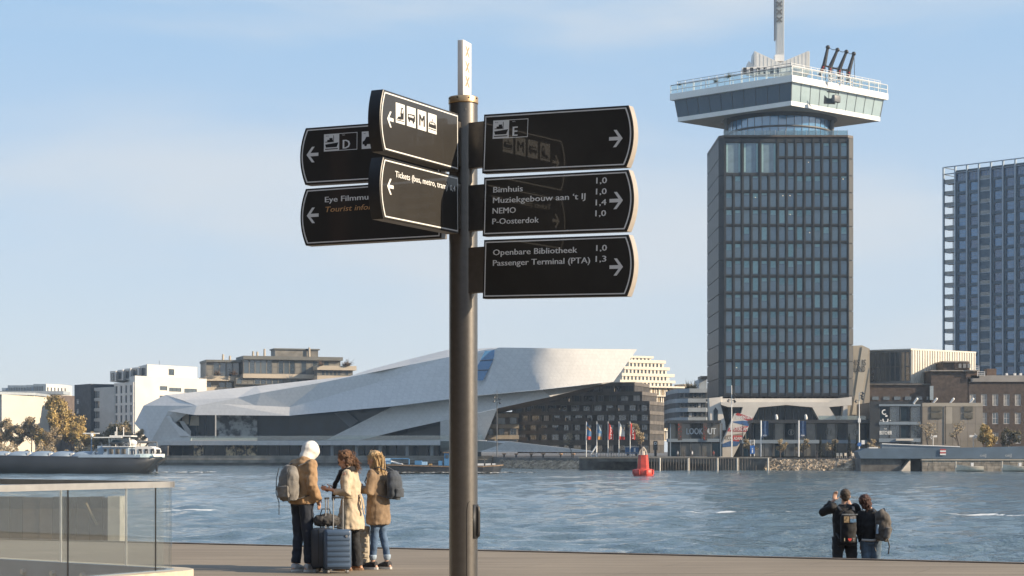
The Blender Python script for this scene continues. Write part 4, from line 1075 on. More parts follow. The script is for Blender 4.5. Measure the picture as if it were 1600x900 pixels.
def build_crown():
    cx, cy = 64.5, 453.0; zc = TZ1
    nz0, nz1 = TZ1 + 0.4, 80.9
    # neck drum: glass strips with mullions
    Rn = 12.2; N = 40
    for k in range(N):
        a0, a1 = 2 * math.pi * k / N, 2 * math.pi * (k + 1) / N
        if math.sin((a0 + a1) / 2) > 0.45: continue
        for (za, zb) in ((nz0, nz0 + 2.6), (nz0 + 2.6, nz1)):
            b = MB(); q = [(cx + Rn * math.cos(a), cy + Rn * math.sin(a)) for a in (a0, a1)]
            b.quad((q[0][0], q[0][1], za), (q[1][0], q[1][1], za), (q[1][0], q[1][1], zb), (q[0][0], q[0][1], zb)); b.build('neck_pane', M_NECK, tower)
        b = MB(); b.tube([(cx + (Rn + .05) * math.cos(a0), cy + (Rn + .05) * math.sin(a0), nz0), (cx + (Rn + .05) * math.cos(a0), cy + (Rn + .05) * math.sin(a0), nz1)], 0.06, 4, smooth=False); b.build('neck_mullion', M_MULL, tower)
    b = MB(); b.lathe((cx, cy, 0), [(Rn - 0.4, nz0), (Rn - .4, nz1)], 32); b.build('neck_core', M_GLASSD, tower)
    b = MB(); b.lathe((cx, cy, 0), [(Rn + .02, nz0 + 2.35), (Rn + .35, nz0 + 2.4), (Rn + .35, nz0 + 2.75), (Rn + .02, nz0 + 2.8)], 48); b.build('neck_ring', M_MULL, tower)
    for px in (1134.5, 1300):
        b = MB(); x = X(px, 449); b.tube([(x, 449, nz0), (x, 449, nz1 + 2)], 0.5, 10); b.build('crown_column', M_MULL, tower)
    # square crown, corner towards the river
    d0 = 430.0
    N0 = Vector((X(1237.8, d0), d0)); L0 = Vector((38.15, 453.3)); R0 = Vector((90.8, 452.6)); Fp = L0 + R0 - N0
    ctr = (L0 + R0) / 2
    def ring(k, z): return [Vector((ctr.x + (p.x - ctr.x) * k, ctr.y + (p.y - ctr.y) * k, z)) for p in (N0, R0, Fp, L0)]
    zA1, zA0 = Z(116.8, d0), Z(127.2, d0)      # upper fascia
    kw1, kw0 = 0.955, 0.925                    # window band, leaning in downwards
    zB1, zB0 = Z(157.2, d0 + 1.6), Z(164.4, d0 + 1.6)
    b = MB(); b.prism(ring(1.0, zA0), (0, 0, zA1 - zA0)); b.build('crown_fascia', M_CRW, tower)
    b = MB(); b.prism([v for v in ring(0.927, zB0)], (0, 0, zB1 - zB0)); b.build('crown_floor', M_CRW, tower)
    # flat soffit with a round recess where the neck meets it
    lo = ring(0.915, zB0 - 0.03); b = MB(); b.prism(lo, (0, 0, 0.05)); b.build('crown_underside', mat('crown_underside', (0.42, 0.38, 0.33), 0.6, var=0.08, scale=.2), tower)
    b = MB(); b.lathe((cx, cy, 0), [(Rn + 1.7, zB0 - 0.03), (Rn + 1.2, zB0 - 0.35), (Rn + 0.5, zB0 - 0.5), (Rn + 0.1, zB0 - 0.7)], 48); b.build('neck_collar', mat('collar_dark', (0.06, 0.065, 0.07), 0.5, var=.1), tower)
    # window panes leaning
    top, bot = ring(kw1, zA0 + .01), ring(kw0, zB1 - .01)
    rs = random.Random(2)
    M_CRG2 = mat('crown_glass_pale', (0.31, 0.40, 0.42), 0.15, var=0.05, scale=0.2, ior=1.8)   # paler glass colour for the right-hand panes
    for (i, j, n_) in ((3, 0, 10), (0, 1, 10)):
        for k in range(n_):
            t0, t1 = k / n_, (k + 1) / n_
            a, c_, d_, e_ = bot[i].lerp(bot[j], t0), bot[i].lerp(bot[j], t1), top[i].lerp(top[j], t1), top[i].lerp(top[j], t0)
            b = MB(); b.quad(a, c_, d_, e_); b.build('crown_window', M_CRG if i == 3 else M_CRG2, tower)
            if k:
                b = MB(); nrm = (c_ - a).cross(e_ - a).normalized() * 0.06; b.tube([a + nrm, e_ + nrm], 0.05, 4, smooth=False); b.build('crown_mullion', M_MULL, tower)
    for i in range(4):
        b = MB(); b.tube([bot[i], top[i]], 0.12, 6, smooth=False); b.build('crown_corner_post', M_MULL, tower)
    b = MB(); q1, q2 = ring(kw1 - .12, zA0), ring(kw0 - .12, zB1); b.add(q1 + q2, [(0, 1, 5, 4), (1, 2, 6, 5), (2, 3, 7, 6), (3, 0, 4, 7)]); b.build('crown_interior', mat('crown_interior', (0.05, 0.055, 0.06), 0.8), tower)
    # railings on the deck edge: posts, top bars, inner higher safety frame
    zt = zA1
    def rail(k, z0, z1, n_, r, nm, bars):
        rg0, rg1 = ring(k, z0), ring(k, z1)
        for (i, j) in ((3, 0), (0, 1)):
            for q in range(n_ + 1):
                if i == 0 and q == 0: continue
                a = rg0[i].lerp(rg0[j], q / n_); c_ = rg1[i].lerp(rg1[j], q / n_)
                b = MB(); b.tube([a, c_], r, 4, smooth=False); b.build(nm + '_post', M_WHITEP, tower)
            for t in bars:
                b = MB(); b.tube([rg0[i].lerp(rg1[i], t), rg0[j].lerp(rg1[j], t)], r * 1.0, 4, smooth=False); b.build(nm + '_bar', M_WHITEP if t < 1 or i == 0 else M_MULL, tower)
    rail(0.992, zt, zt + 2.05, 10, 0.10, 'rail', (0.45, 1.0))
    rail(0.93, zt, zt + 3.0, 14, 0.06, 'safety_frame', (0.7, 0.85, 1.0))
    # glass infill under the dark rail on the left side
    rg0, rg1 = ring(0.99, zt), ring(0.99, zt + 1.9)
    for (i, j) in ((3, 0), (0, 1)):
        b = MB(); b.quad(rg0[i], rg0[j], rg1[j], rg1[i]); b.build('rail_glass', glass_mat('clear_rail_glass', refl=0.03, opacity=0.05, body=(0.2, 0.22, 0.24)), tower)
    # folded white roof pavilion
    Mp = mat('folded_metal', (0.60, 0.60, 0.58), 0.5, var=0.05, scale=.3)
    dd = 447
    def gable(pts, yoff, depth, m=Mp, name='roof_sail'):
        b = MB(); b.prism([P(px, py, dd + yoff) for px, py in pts], (0, depth, 0)); return b.build(name, m, tower)
    gable([(1179, 112), (1179, 79.5), (1219, 98), (1219, 112)], 0, 6)
    gable([(1219, 112), (1219, 98), (1263, 79.5), (1263, 114)], 0, 6)
    gable([(1170, 112), (1170, 95), (1174.5, 99.5), (1177, 92), (1178.6, 80), (1178.6, 112)], 0.6, 5)
    gable([(1263.3, 114), (1263.3, 79.5), (1265.2, 81), (1265.2, 114)], 0.6, 5)
    for k in range(14):
        px = 1182 + k * 6; 
        top = 79.5 + (px - 1179) * (18.5 / 40) if px < 1219 else 98 - (px - 1219) * 18.5 / 44
        a = P(px, top + .6, dd - .06); b = MB(); b.box((a.x, a.y + .03, (a.z + Z(112, dd)) / 2), (0.08, 0.05, a.z - Z(112, dd))); b.build('sail_rib', Mp, tower)
    # bar furniture, planters, small kiosk on the roof
    gable([(1160, 113), (1160, 105.5), (1228, 101.5), (1228, 112)], -5, 3, M_CRW, 'roof_bar')
    for k in range(6):
        a = P(1164 + k * 10.5, 110.5, dd - 5.4); b = MB(); b.box((a.x, a.y, a.z), (0.75, 0.5, 1.4)); b.build('bar_opening', M_DARK, tower)
    for px, py, s_ in ((1139, 121, 1.3), (1118, 128, 1.0), (1062, 133, 0.6)):
        b = MB(); rs2 = random.Random(px)
        a = P(px, py, 440)
        for q in range(60):
            v = Vector((rs2.gauss(0, .5), rs2.gauss(0, .5), rs2.gauss(0.4, .45))) * s_; 
            b.tube([a, a + v], [0.05, 0.01], 3, smooth=False)
        b.build('roof_plant', mat('palm_green', (0.05, 0.06, 0.035), 0.8, var=0.3), tower)
    # mast with crosses
    xm0, xm1 = X(1209.4, 450), X(1224.8, 450); zt0, zt1 = Z(90, 450), Z(-60, 450)
    xm = (xm0 + xm1) / 2; w = xm1 - xm0
    b = MB(); b.box((xm + 0.2, 450, (zt0 + zt1) / 2), (w * 0.78, 1.6, zt1 - zt0)); mast = b.build('mast', M_CRW, tower)
    b = MB(); b.box((xm0 + 0.12, 449.7, (zt0 + zt1) / 2 + 2), (0.2, 1.2, zt1 - zt0 - 4)); b.build('ladder', M_MULL, mast)
    for k in range(4):
        b = MB(); b.box((xm - w * .18 + k * w * .2, 449.14, (zt0 + zt1) / 2), (0.07, 0.12, zt1 - zt0)); b.build('rib', Mp, mast)
    for yy in (-17, -6, 6.5, 18.5, 30.5):
        for s in (-1, 1):
            o = P(1217.6, yy, 449); b = MB(); d = Vector((s * 0.62, 0, 0.6)); wv = Vector((0.13, 0, 0.13 * -s)) 
            b.prism([o - d - wv, o - d + wv, o + d + wv, o + d - wv], (0, -0.12 - 0.02 * s, 0)); b.build('cross', M_MULL, mast)
    b = MB(); b.box((xm, 450, (Z(97, 450) + Z(87, 450)) / 2), (w * .95, 2.4, Z(87, 450) - Z(97, 450))); b.build('mast_foot', M_CRW, tower)

def build_swing():
    """over-the-edge swing: four black leaning arms with red lamps, on the right deck edge"""
    sw = empty('giant_swing', (X(1305, 446), 446, Z(133, 446)), 'black steel swing with four leaning arms on the right edge of the tower deck', 'swing')
    red = mat('swing_red', (0.6, 0.03, 0.03), 0.5, var=0.05)
    tops = [(1293.5, 74), (1308.5, 78), (1322.5, 81), (1334, 84)]
    mids = [(1288, 101), (1297.5, 104), (1312, 107), (1327, 109)]
    feet = [(1281, 118), (1296.5, 121), (1311, 125), (1325, 129)]
    for k in range(4):
        d = 441 + k * 3.0
        a, m_, f = P(*tops[k], d), P(*mids[k], d), P(*feet[k], d)
        b = MB(); b.tube([f, m_, a], [(0.42, 0.42), (0.5, 0.5), (0.32, 0.32)], 4, smooth=False); b.build('arm', M_BLACK, sw)
        b = MB(); b.ell(a, 0.55, 8); b.build('arm_head', M_BLACK, sw)
        for t in (0.35, 0.55, 0.75):
            b = MB(); b.box(f.lerp(m_, t) + Vector((0, -.5, 0)), (0.28, 0.1, 0.28)); b.build('red_light', red, sw)
        if k < 3:
            n2 = P(*mids[k + 1], d + 3); b = MB(); b.tube([m_ + Vector((0, 0, -.2)), n2 + Vector((0, 0, -.2))], 0.22, 4, smooth=False); b.build('cross_beam', M_BLACK, sw)
            n3 = P(*tops[k + 1], d + 3); b = MB(); b.tube([a, a.lerp(n3, .5) + Vector((0, 0, -.25)), n3], 0.08, 4, smooth=False); b.build('link_cable', M_BLACK, sw)
            c = P((mids[k][0] + mids[k + 1][0]) / 2, 108 + k * 3, d + 1.5)
            for s in (-.5, 0.5): b = MB(); b.tube([c + Vector((s, 0, 1)), c + Vector((s, 0, -2.6))], 0.09, 4, smooth=False); b.build('hanger', M_BLACK, sw)
    # white steps in front
    for k in range(4):
        a = P(1300 + k * 13.5, 119.5 + k * 3.4, 437.5 + k * 3.2)
        for q in range(3):
            b = MB(); b.box(a + Vector((0, 0, 0.55 - q * 0.75)), (1.6, 0.4, 0.22)); b.build('step_rail', M_CRW, sw)
        for s in (-.8, .8):
            b = MB(); b.box(a + Vector((s, 0, -0.3)), (0.14, 0.2, 2.4)); b.build('step_post', M_CRW, sw)
    a, c = P(1334.5, 86, 450.5), P(1335.5, 124, 450.5); b = MB(); b.tube([a, c], 0.07, 4, smooth=False); b.build('chain', M_BLACK, sw)
    # maintenance cradle hanging in front of the right window band
    cr = empty('facade_cradle', P(1300, 161, 433.5), 'grey maintenance cradle with two seats hanging before the crown windows', 'cradle')
    b = MB(); a = P(1306.5, 154.5, 434); b.cbox(a, (2.3, 0.9, 1.7), 0.2, rz=R(40)); b.build('basket', mat('cradle_grey', (0.13, 0.14, 0.15), 0.5, var=.1), cr)
    b = MB(); a = P(1295.5, 154.5, 433.5); b.prism([a + Vector(v) for v in ((-1.3, 0, -1), (1.3, 0, -1.1), (1.2, 0, .9), (.4, 0, .1), (-.4, 0, .2), (-1.1, 0, .9))], (0.3, .9, 0)); b.build('seat', M_DARK, cr)
    for px in (1295, 1306):
        b = MB(); b.tube([P(px, 141, 434), P(px, 151, 434)], 0.07, 4, smooth=False); b.build('cable', M_DARK, cr)
    b = MB(); b.tube([P(1292, 143, 434), P(1311, 145.5, 434.5)], 0.14, 4, smooth=False); b.build('beam', M_DARK, cr)

def build_foot():
    f = TF - 1.4
    Z_ = lambda y: Z(y, f)
    def sl(pts, y0, depth, m=M_BEIGE, name='foot_beam'):
        b = MB(); b.prism([P(px, py, y0) for px, py in pts], (0, depth, 0)); return b.build(name, m, tower)
    # band under the tower: recessed upper strip, sloping lower face catching the sun
    b = MB(); x0, x1 = X(1126.8, f), X(1309.6, f)
    b.prism([(x0, f + 1.2, Z_(619.4)), (x1 + 3, f + 1.2, Z_(619.4)), (x1 + 3, f + 1.2, Z_(628.4)), (x0, f + 1.2, Z_(628.4))], (0, 20, 0)); b.build('foot_band', M_BEIGE, tower)
    sl([(1126.8, 628), (1296, 628), (1309.6, 622.3), (1331, 620), (1331, 633), (1295, 636), (1269, 636.4), (1228.7, 632.8), (1185.4, 636.6), (1160.8, 636), (1137.7, 636), (1126.8, 632.4)], f, 5)
    # left leg, V shaped
    leg = sl([(1160.8, 636), (1185.4, 636.6), (1145.6, 714), (1126, 714), (1125.4, 702), (1147.8, 646), (1158, 646)], f, 3.0, name='leg')
    # graffiti banner bands painted on the left leg
    cols = {'r': (0.45, 0.05, 0.05), 'b': (0.05, 0.13, 0.30), 'g': (0.25, 0.22, 0.18)}
    def band(pts, key, dd):
        b = MB(); b.prism([P(px, py, f - dd) for px, py in pts], (0, 0.02, 0)); b.build('painted_band', mat('mural_' + key, cols[key], 0.7, var=0.2, scale=1.2), leg)
    band([(1149, 648), (1152.5, 645), (1176.5, 653.3), (1173, 660)], 'r', 0.03)
    band([(1142.5, 659), (1160, 657), (1173.5, 658.5), (1169, 666)], 'b', 0.035)
    band([(1139, 668.5), (1169, 665.8), (1166, 674.5), (1136.5, 674)], 'r', 0.04)
    band([(1132.5, 681), (1161.5, 676.5), (1157, 690), (1131, 686)], 'g', 0.035)
    band([(1145, 680.5), (1161, 680.5), (1157, 690), (1144, 689)], 'r', 0.045)
    band([(1127, 694), (1141, 689), (1157, 690.5), (1152, 697), (1127, 699)], 'b', 0.04)
    def word(t, px, py, cap_px, wpx, m=M_WHITEP, dd=0.06, parent=leg):
        me = text_mesh(t, cap_px / F * f, 0.02, 0, 0, 'LEFT', wpx / F * f); p = P(px, py, f - dd)
        me.materials.clear(); me.materials.append(m); inst('painted_word', me, parent, p)
    word('SAMEN EEN', 1149.5, 654.5, 5, 25); word('AMSTERDAM', 1140, 673.0, 5.5, 28); word('I AM', 1134, 687, 4.5, 9); word('ADAM', 1146.5, 687.5, 5, 12)
    # small left window niche and left limb
    sl([(1108, 622), (1126.6, 620.5), (1126.6, 634), (1133, 660), (1134, 672), (1127.5, 672), (1124, 658), (1110, 657)], f + 1.0, 4, name='side_leg')
    sl([(1115, 657), (1115, 641), (1118, 636.5), (1121.7, 641), (1121.7, 657)], f + 0.9, .08, M_GLASSD, 'niche_window')
    sl([(1137, 636.2), (1160.5, 636.2), (1152, 662), (1140, 668)], f + 2.0, .3, M_GLASSD, 'niche_window')
    # right leg
    sl([(1269, 636.2), (1295.5, 636), (1307.5, 655.8), (1280, 655.8)], f + .02, 3.0, name='leg')
    sl([(1318, 634), (1324.5, 634), (1324.5, 655.8), (1316, 655.8)], f + .02, 3.0, name='leg')
    sl([(1297, 635.8), (1318, 634.5), (1316.5, 655), (1308.5, 655)], f + 2.6, .3, M_GLASSD, 'niche_window')
    # lobby glazing between the legs
    k = 0
    for xa, xb in zip([1150, 1165, 1175, 1185, 1195, 1205, 1216, 1227, 1238, 1249, 1259, 1269, 1279], [1165, 1175, 1185, 1195, 1205, 1216, 1227, 1238, 1249, 1259, 1269, 1279, 1290]):
        b = MB(); d = f + 2.4; b.quad(P(xa, 690, d), P(xb, 690, d), P(xb, 634, d), P(xa, 634, d)); b.build('lobby_pane', M_GLASSD, tower)
        b = MB(); b.tube([P(xa, 690, d - .1), P(xa, 634, d - .1)], 0.1, 4, smooth=False); b.build('lobby_mullion', M_MULL, tower)
    b = MB(); b.prism([(X(1118, 446), 444, BANKZ), (X(1325, 446), 444, BANKZ), (X(1325, 446), 465, BANKZ), (X(1118, 446), 465, BANKZ)], (0, 0, TZ0 - BANKZ)); b.build('lobby_core', mat('lobby_dark', (0.05, 0.045, 0.04), .7, var=.3, scale=.3), tower)
build_tower(); build_crown(); build_swing(); build_foot()
# ================================================================ city on the far bank
GLZ = [mat('city_glass_%d' % i, c, 0.12, var=0.2, scale=0.4, ior=2.1) for i, c in enumerate([(0.05, 0.07, 0.09), (0.07, 0.09, 0.105), (0.035, 0.05, 0.065)])]
M_FR_D = mat('window_frame_dark', (0.06, 0.06, 0.06), 0.5, var=0.05)
M_FR_W = mat('window_frame_white', (0.55, 0.54, 0.52), 0.5, var=0.05)
M_FR_M = mat('window_frame_grey', (0.22, 0.22, 0.22), 0.5, var=0.05)
M_RENDW = mat('white_render', (0.60, 0.58, 0.54), 0.8, var=0.05, scale=0.15)
M_WARM = mat('warm_window', (0.42, 0.31, 0.17), 0.5, var=0.3, scale=0.5)

def grid(L, z0, z1, n, rows, ww, wh, sill, u0=None, u1=None, kind=0, skip=()):
    """regular window rectangles"""
    u0 = 0 if u0 is None else u0; u1 = L if u1 is None else u1
    pitch = (u1 - u0) / n; fh = (z1 - z0) / rows; out = []
    for r in range(rows):
        for k in range(n):
            if (r, k) in skip: continue
            c = u0 + pitch * (k + .5)
            out.append((round(c - ww / 2, 3), round(c + ww / 2, 3), round(z0 + fh * r + sill, 3), round(z0 + fh * r + sill + wh, 3), kind))
    return out

def box_building(name, label, A, B, depth, z0, z1, wall, cat='building', group=None, rects=None, win=None, dz=0.25, fname='facade'):
    """A->B front line (XY, left to right seen from the camera). Body extends behind."""
    A = Vector((A[0], A[1])); B = Vector((B[0], B[1])); t = (B - A).normalized(); n = Vector((t.y, -t.x))
    root = empty(name, ((A.x + B.x) / 2, (A.y + B.y) / 2, z0), label, cat, group)
    C = B - n * depth; D_ = A - n * depth
    block(root, [A, B, C, D_], z0, z1 - 0.02, wall, 'wall')
    facade(root, A, B, z0 + 0.01, z1, rects or [], wall, win, dz, fname)
    return root

def qbox(root, name, px0, px1, py0, py1, d, depth, m):
    """box by its front outline at distance d"""
    b = MB(); x0, x1, z0, z1 = X(px0, d), X(px1, d), Z(py1, d), Z(py0, d)
    b.box(((x0 + x1) / 2, d + depth / 2, (z0 + z1) / 2), (x1 - x0, depth, z1 - z0)); return b.build(name, m, root)

# ---------------------------------------------------------------- blue glass high-rise at the right edge
def build_highrise():
    A = Vector((129.2, 560)); B = Vector((157.5, 532.3)); t = (B - A).normalized(); n = Vector((t.y, -t.x))
    L = (B - A).length; top = Z(262, 560); base = BANKZ
    r = empty('highrise', ((A.x + B.x) / 2, (A.y + B.y) / 2, base), 'tall blue glass high-rise with pale vertical fins and balconies, cut by the right edge', 'building')
    wall = mat('highrise_wall', (0.07, 0.11, 0.155), 0.4, metal=0.2, var=0.1, scale=.3)
    fin = mat('highrise_fin', (0.30, 0.36, 0.42), 0.4, metal=0.3, var=0.05)
    gl = [mat('highrise_glass_%d' % i, c, 0.08, var=0.15, scale=.4, ior=1.9) for i, c in enumerate([(0.07, 0.20, 0.38), (0.08, 0.24, 0.45), (0.04, 0.12, 0.26)])]
    bay = L / 10.0; u0 = bay * 1.0
    Ai = A + t * u0
    C = B - n * 24; D_ = Ai - n * 24
    block(r, [Ai, B, C, D_], base, top - 1.5, wall, 'wall')
    fl = 3.42; nfl = 24; zt = top - 5.2
    rects = []
    for f in range(nfl):
        z1 = zt - f * fl; z0 = z1 - fl * 0.72
        if z0 < 20: break
        for k in range(9):
            if k in (2,): continue
            rects.append((round(bay * k + bay * .24, 3), round(bay * k + bay * .86, 3), round(z0, 3), round(z1, 3), 0))
    rects += [(round(bay * k + .25, 3), round(bay * (k + 1) - .25, 3), round(top - 4.6, 3), round(top - 1.7, 3), 3) for k in range(9)]
    facade(r, Ai, B, base, top - 1.3, rects, wall, simple_win(M_FR_M, gl, 1, 2, fw=0.07), 0.4)
    for k in range(11):
        p = A + t * (bay * k) + n * 0.55
        b = MB(); b.box((p.x, p.y, (top + base) / 2), (0.42, 0.7, top - base), rz=math.atan2(t.y, t.x)); b.build('fin', fin, r)
    # inset balconies on the open corner bay and on one column inside
    for f in range(nfl):
        z = zt + 0.4 - f * fl
        if z < 22: break
        for k, dep in ((0, 3.0), (3, 0.9)):
            a = A + t * (bay * k + .2) + n * 0.45; c = A + t * (bay * (k + 1) - .25) + n * 0.45
            b = MB(); b.prism([(a.x, a.y, z - .18), (c.x, c.y, z - .18), (c.x - n.x * dep, c.y - n.y * dep, z - .18), (a.x - n.x * dep, a.y - n.y * dep, z - .18)], (0, 0, .2)); bl = b.build('balcony', fin, r)
            b = MB(); b.prism([(a.x, a.y, z), (c.x, c.y, z), (c.x - n.x * .05, c.y - n.y * .05, z), (a.x - n.x * .05, a.y - n.y * .05, z)], (0, 0, 1.05)); b.build('balustrade', GLZ[1], bl)
    for k in (0, 1):
        a = A + t * (bay * .55) - n * (1.2 + k); b = MB(); b.box((a.x, a.y, (top + base) / 2 - 2), (0.25, 0.25, top - base - 4)); b.build('corner_post', fin, r)
    b = MB()
    for q in (0.0, 0.8):
        z = top - q * 2.6
        pa = A + n * .55; pb = B + n * .55
        b.tube([(pa.x, pa.y, z), (pb.x, pb.y, z)], 0.16, 4, smooth=False)
        pc = A - n * 6; b.tube([(pa.x, pa.y, z), (pc.x, pc.y, z)], 0.16, 4, smooth=False)
    b.build('roof_frame', fin, r)['kind'] = 'stuff'
build_highrise()

# ---------------------------------------------------------------- right: hall with ribs, brick blocks, grey box, dark glass building
M_BRICK = mat('dark_brick', (0.075, 0.055, 0.045), 0.85, var=0.25, scale=1.2)
M_BRICK2 = mat('brown_brick', (0.13, 0.085, 0.06), 0.85, var=0.25, scale=1.0)
M_RIB = mat('ribbed_cladding', (0.62, 0.58, 0.50), 0.55, var=0.04, scale=.3)
def build_right():
    # angled exhibition building with the text on its slanted beige wall
    r = empty('beige_tower_annex', (X(1345, 444), 444, BANKZ), 'sand coloured slanted building tucked behind the right side of the dark tower', 'building')
    me_ = mat('sand_panel', (0.40, 0.35, 0.275), 0.75, var=0.08, scale=.3)
    d = 443.5
    b = MB(); b.prism([P(1318, 700, d), P(1359, 700, d), P(1359, 545, d), P(1347, 539.5, d), P(1318, 541, d)], (0, 2.2, 0)); b.build('wall', me_, r)
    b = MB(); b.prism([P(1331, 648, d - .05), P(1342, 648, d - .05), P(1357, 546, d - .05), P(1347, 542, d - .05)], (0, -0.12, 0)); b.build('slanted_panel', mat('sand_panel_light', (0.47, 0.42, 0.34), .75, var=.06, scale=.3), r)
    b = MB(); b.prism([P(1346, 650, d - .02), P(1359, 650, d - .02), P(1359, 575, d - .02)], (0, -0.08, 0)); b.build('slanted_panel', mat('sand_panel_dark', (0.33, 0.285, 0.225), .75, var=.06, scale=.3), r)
    for t_, y_ in (('THIS IS', 571), ('HOLLAND', 581)):
        me = text_mesh(t_, 9 / F * d, 0.02, 0.0, 0, 'RIGHT', 30 / F * d); me.materials.clear(); me.materials.append(M_FR_D)
        inst('lettering', me, r, P(1353.5 if y_ < 575 else 1352.5, y_, d - .25))
    # ribbed white hall
    A, C, B = Vector((X(1360, 456), 456)), Vector((X(1422.5, 450), 450)), Vector((114.6, 464.5))
    z0, z1 = Z(604, 450), Z(547, 450)
    r = empty('ribbed_hall', (C.x, C.y + 10, 12), 'white ribbed hall with a dark glazed left side, behind the brick building', 'building')
    block(r, [A, C, B, (B.x - 12, B.y + 22), (A.x, A.y + 22)], BANKZ + 3, z1 - .4, M_BRICK, 'wall')
    t = (B - C).normalized(); n = Vector((t.y, -t.x)); L = (B - C).length
    facade(r, C, B, z0 + .8, z1, [], M_RIB, None, 0.3, 'ribbed_wall')
    for k in range(26):
        p = C + t * (L * (k + .5) / 26) + n * .38; b = MB(); b.box((p.x, p.y, (z0 + z1) / 2 + .4), (0.28 + .15 * (k % 3 == 0), 0.2, z1 - z0 - .8), rz=math.atan2(t.y, t.x)); b.build('rib', M_RIB, r)
    L2 = (C - A).length
    facade(r, A, C, z0 + .8, z1 - .1, grid(L2, z0 + 1.2, z1 - .5, 8, 2, 1.12, 3.45, 0.15), M_FR_M, simple_win(M_FR_D, GLZ[:2] + [GLZ[2]], 1, 1), 0.15, 'glazed_wall')
    b = MB(); q = [A, C, B]; b.prism([(A.x - .2, A.y - .3, z1), (C.x, C.y - .5, z1), (B.x + .3, B.y - .3, z1), (B.x - 12, B.y + 21, z1), (A.x, A.y + 21, z1)], (0, 0, .35)); b.build('roof_edge', M_RIB, r)
    # long dark brick building behind
    d = 446
    r = empty('brick_warehouse', (X(1460, d), d, BANKZ), 'long dark brick warehouse with stepped roof blocks and tall white windows', 'building')
    qbox(r, 'wall', 1358, 1462, 600.5, 700, d, 14, M_BRICK)
    qbox(r, 'cornice', 1358, 1455, 599.2, 601.5, d - .4, 14, M_CONC_D)
    qbox(r, 'stair_block', 1455, 1512, 579.5, 700, d - 1, 12, M_BRICK)
    qbox(r, 'stair_block', 1473.5, 1515, 565.5, 581, d + 2, 8, M_BRICK)
    qbox(r, 'roof_house', 1491.5, 1513, 566, 577, d + 1.5, 3, M_BRICK2)
    qbox(r, 'coping', 1473, 1513.5, 564, 566, d + 1.2, 9, M_CONC)
    qbox(r, 'coping', 1454, 1531, 578.2, 580, d - 1.6, 12, M_CONC)
    qbox(r, 'roof_house', 1509, 1530, 580, 591, d - 1.2, 6, M_BRICK2)
    qbox(r, 'chimney', 1542, 1557, 576, 590, d + 3, 3, M_BRICK2)
    for k in range(3):
        b = MB(); a = P(1500 + 7 * k, 571.5, d + 1.3); b.box(a, (0.7, .15, 1.0)); b.build('louvre', M_FR_M, r)
    for px, py in ((1524, 575), (1533, 584)):
        for k in range(3):
            b = MB(); a = P(px, py - 2.6 * k + 2, d - 2); b.box(a, (1.8, 0.12, 0.1)); b.build('roof_rail', M_WHITEP, r)
        for s in (-.85, .85): b = MB(); a = P(px, py, d - 2.05); b.box(a + Vector((s, 0, 0)), (.1, .1, 1.2)); b.build('roof_rail', M_WHITEP, r)
    # its right wing with white sash windows
    xa, xb = X(1512, d), X(1660, d); za, zb = BANKZ, Z(597, d)
    rects = []
    for k in range(8):
        u = X(1514 + 17.6 * k, d) - xa
        for y0, y1 in ((616, 634), (645, 662.5), (676, 693)): rects.append((round(u, 3), round(u + 9.3 / F * d, 3), round(Z(y1, d), 3), round(Z(y0, d), 3), 0))
    block(r, [(xa, d - .6), (xb, d - .6), (xb, d + 14), (xa, d + 14)], za, zb - .02, M_BRICK, 'wing_wall')
    cur = mat('pale_curtain', (0.36, 0.34, 0.31), 0.8, var=0.35, scale=.9)
    facade(r, (xa, d - .6), (xb, d - .6), za, zb, rects, M_BRICK, simple_win(M_FR_W, [cur, cur, GLZ[1]], 2, 2, fw=0.13), 0.25, 'wing_facade')
    qbox(r, 'parapet', 1517, 1665, 586.5, 596.5, d - 1.2, 14, mat('grey_render', (0.27, 0.25, 0.23), .8, var=.12, scale=.3))
    for px in (1585, 1594, 1572): qbox(r, 'roof_vent', px, px + 3, 583, 587, d, 1, M_WHITEP)
    qbox(r, 'downpipe', 1453, 1458.5, 603, 625, d - 1.3, .3, mat('sky_duct', (0.30, 0.35, 0.38), .5))
    for k in range(6): qbox(r, 'window', 1363 + k * 17, 1373 + k * 17, 619.5, 625, d - .15, .2, GLZ[1])
    # grey panelled box
    d = 424
    r = empty('grey_service_block', (X(1488, d), d, BANKZ), 'square grey panelled block with louvre panels and searchlights on its roof', 'building')
    x0, x1, z0, z1 = X(1441, d), X(1535.5, d), BANKZ, Z(629.5, d)
    gp = [mat('grey_box_panel_%d' % i, c, 0.8, var=0.07, scale=.4) for i, c in enumerate([(0.255, 0.225, 0.19), (0.235, 0.21, 0.175), (0.36, 0.325, 0.27)])]
    block(r, [(x0, d), (x1, d), (x1, d + 16), (x0, d + 16)], z0, z1, gp[0], 'wall')
    n_ = 8; rs = random.Random(4)
    for k in range(n_):
        for q in range(3):
            zb_, zt_ = z0 + (z1 - .9 - z0) * q / 3, z0 + (z1 - .9 - z0) * (q + 1) / 3
            xa, xb = x0 + (x1 - x0) * k / n_, x0 + (x1 - x0) * (k + 1) / n_
            b = MB(); b.box(((xa + xb) / 2, d - .05, (zb_ + zt_) / 2), (xb - xa - .05, .1, zt_ - zb_ - .05)); b.build('panel', gp[2] if (k == 3 and q == 2) else gp[rs.randrange(2)], r)
    b = MB(); b.box(((x0 + x1) / 2, d - .06, z1 - .42), (x1 - x0, .14, .84)); b.build('fascia', gp[2], r)
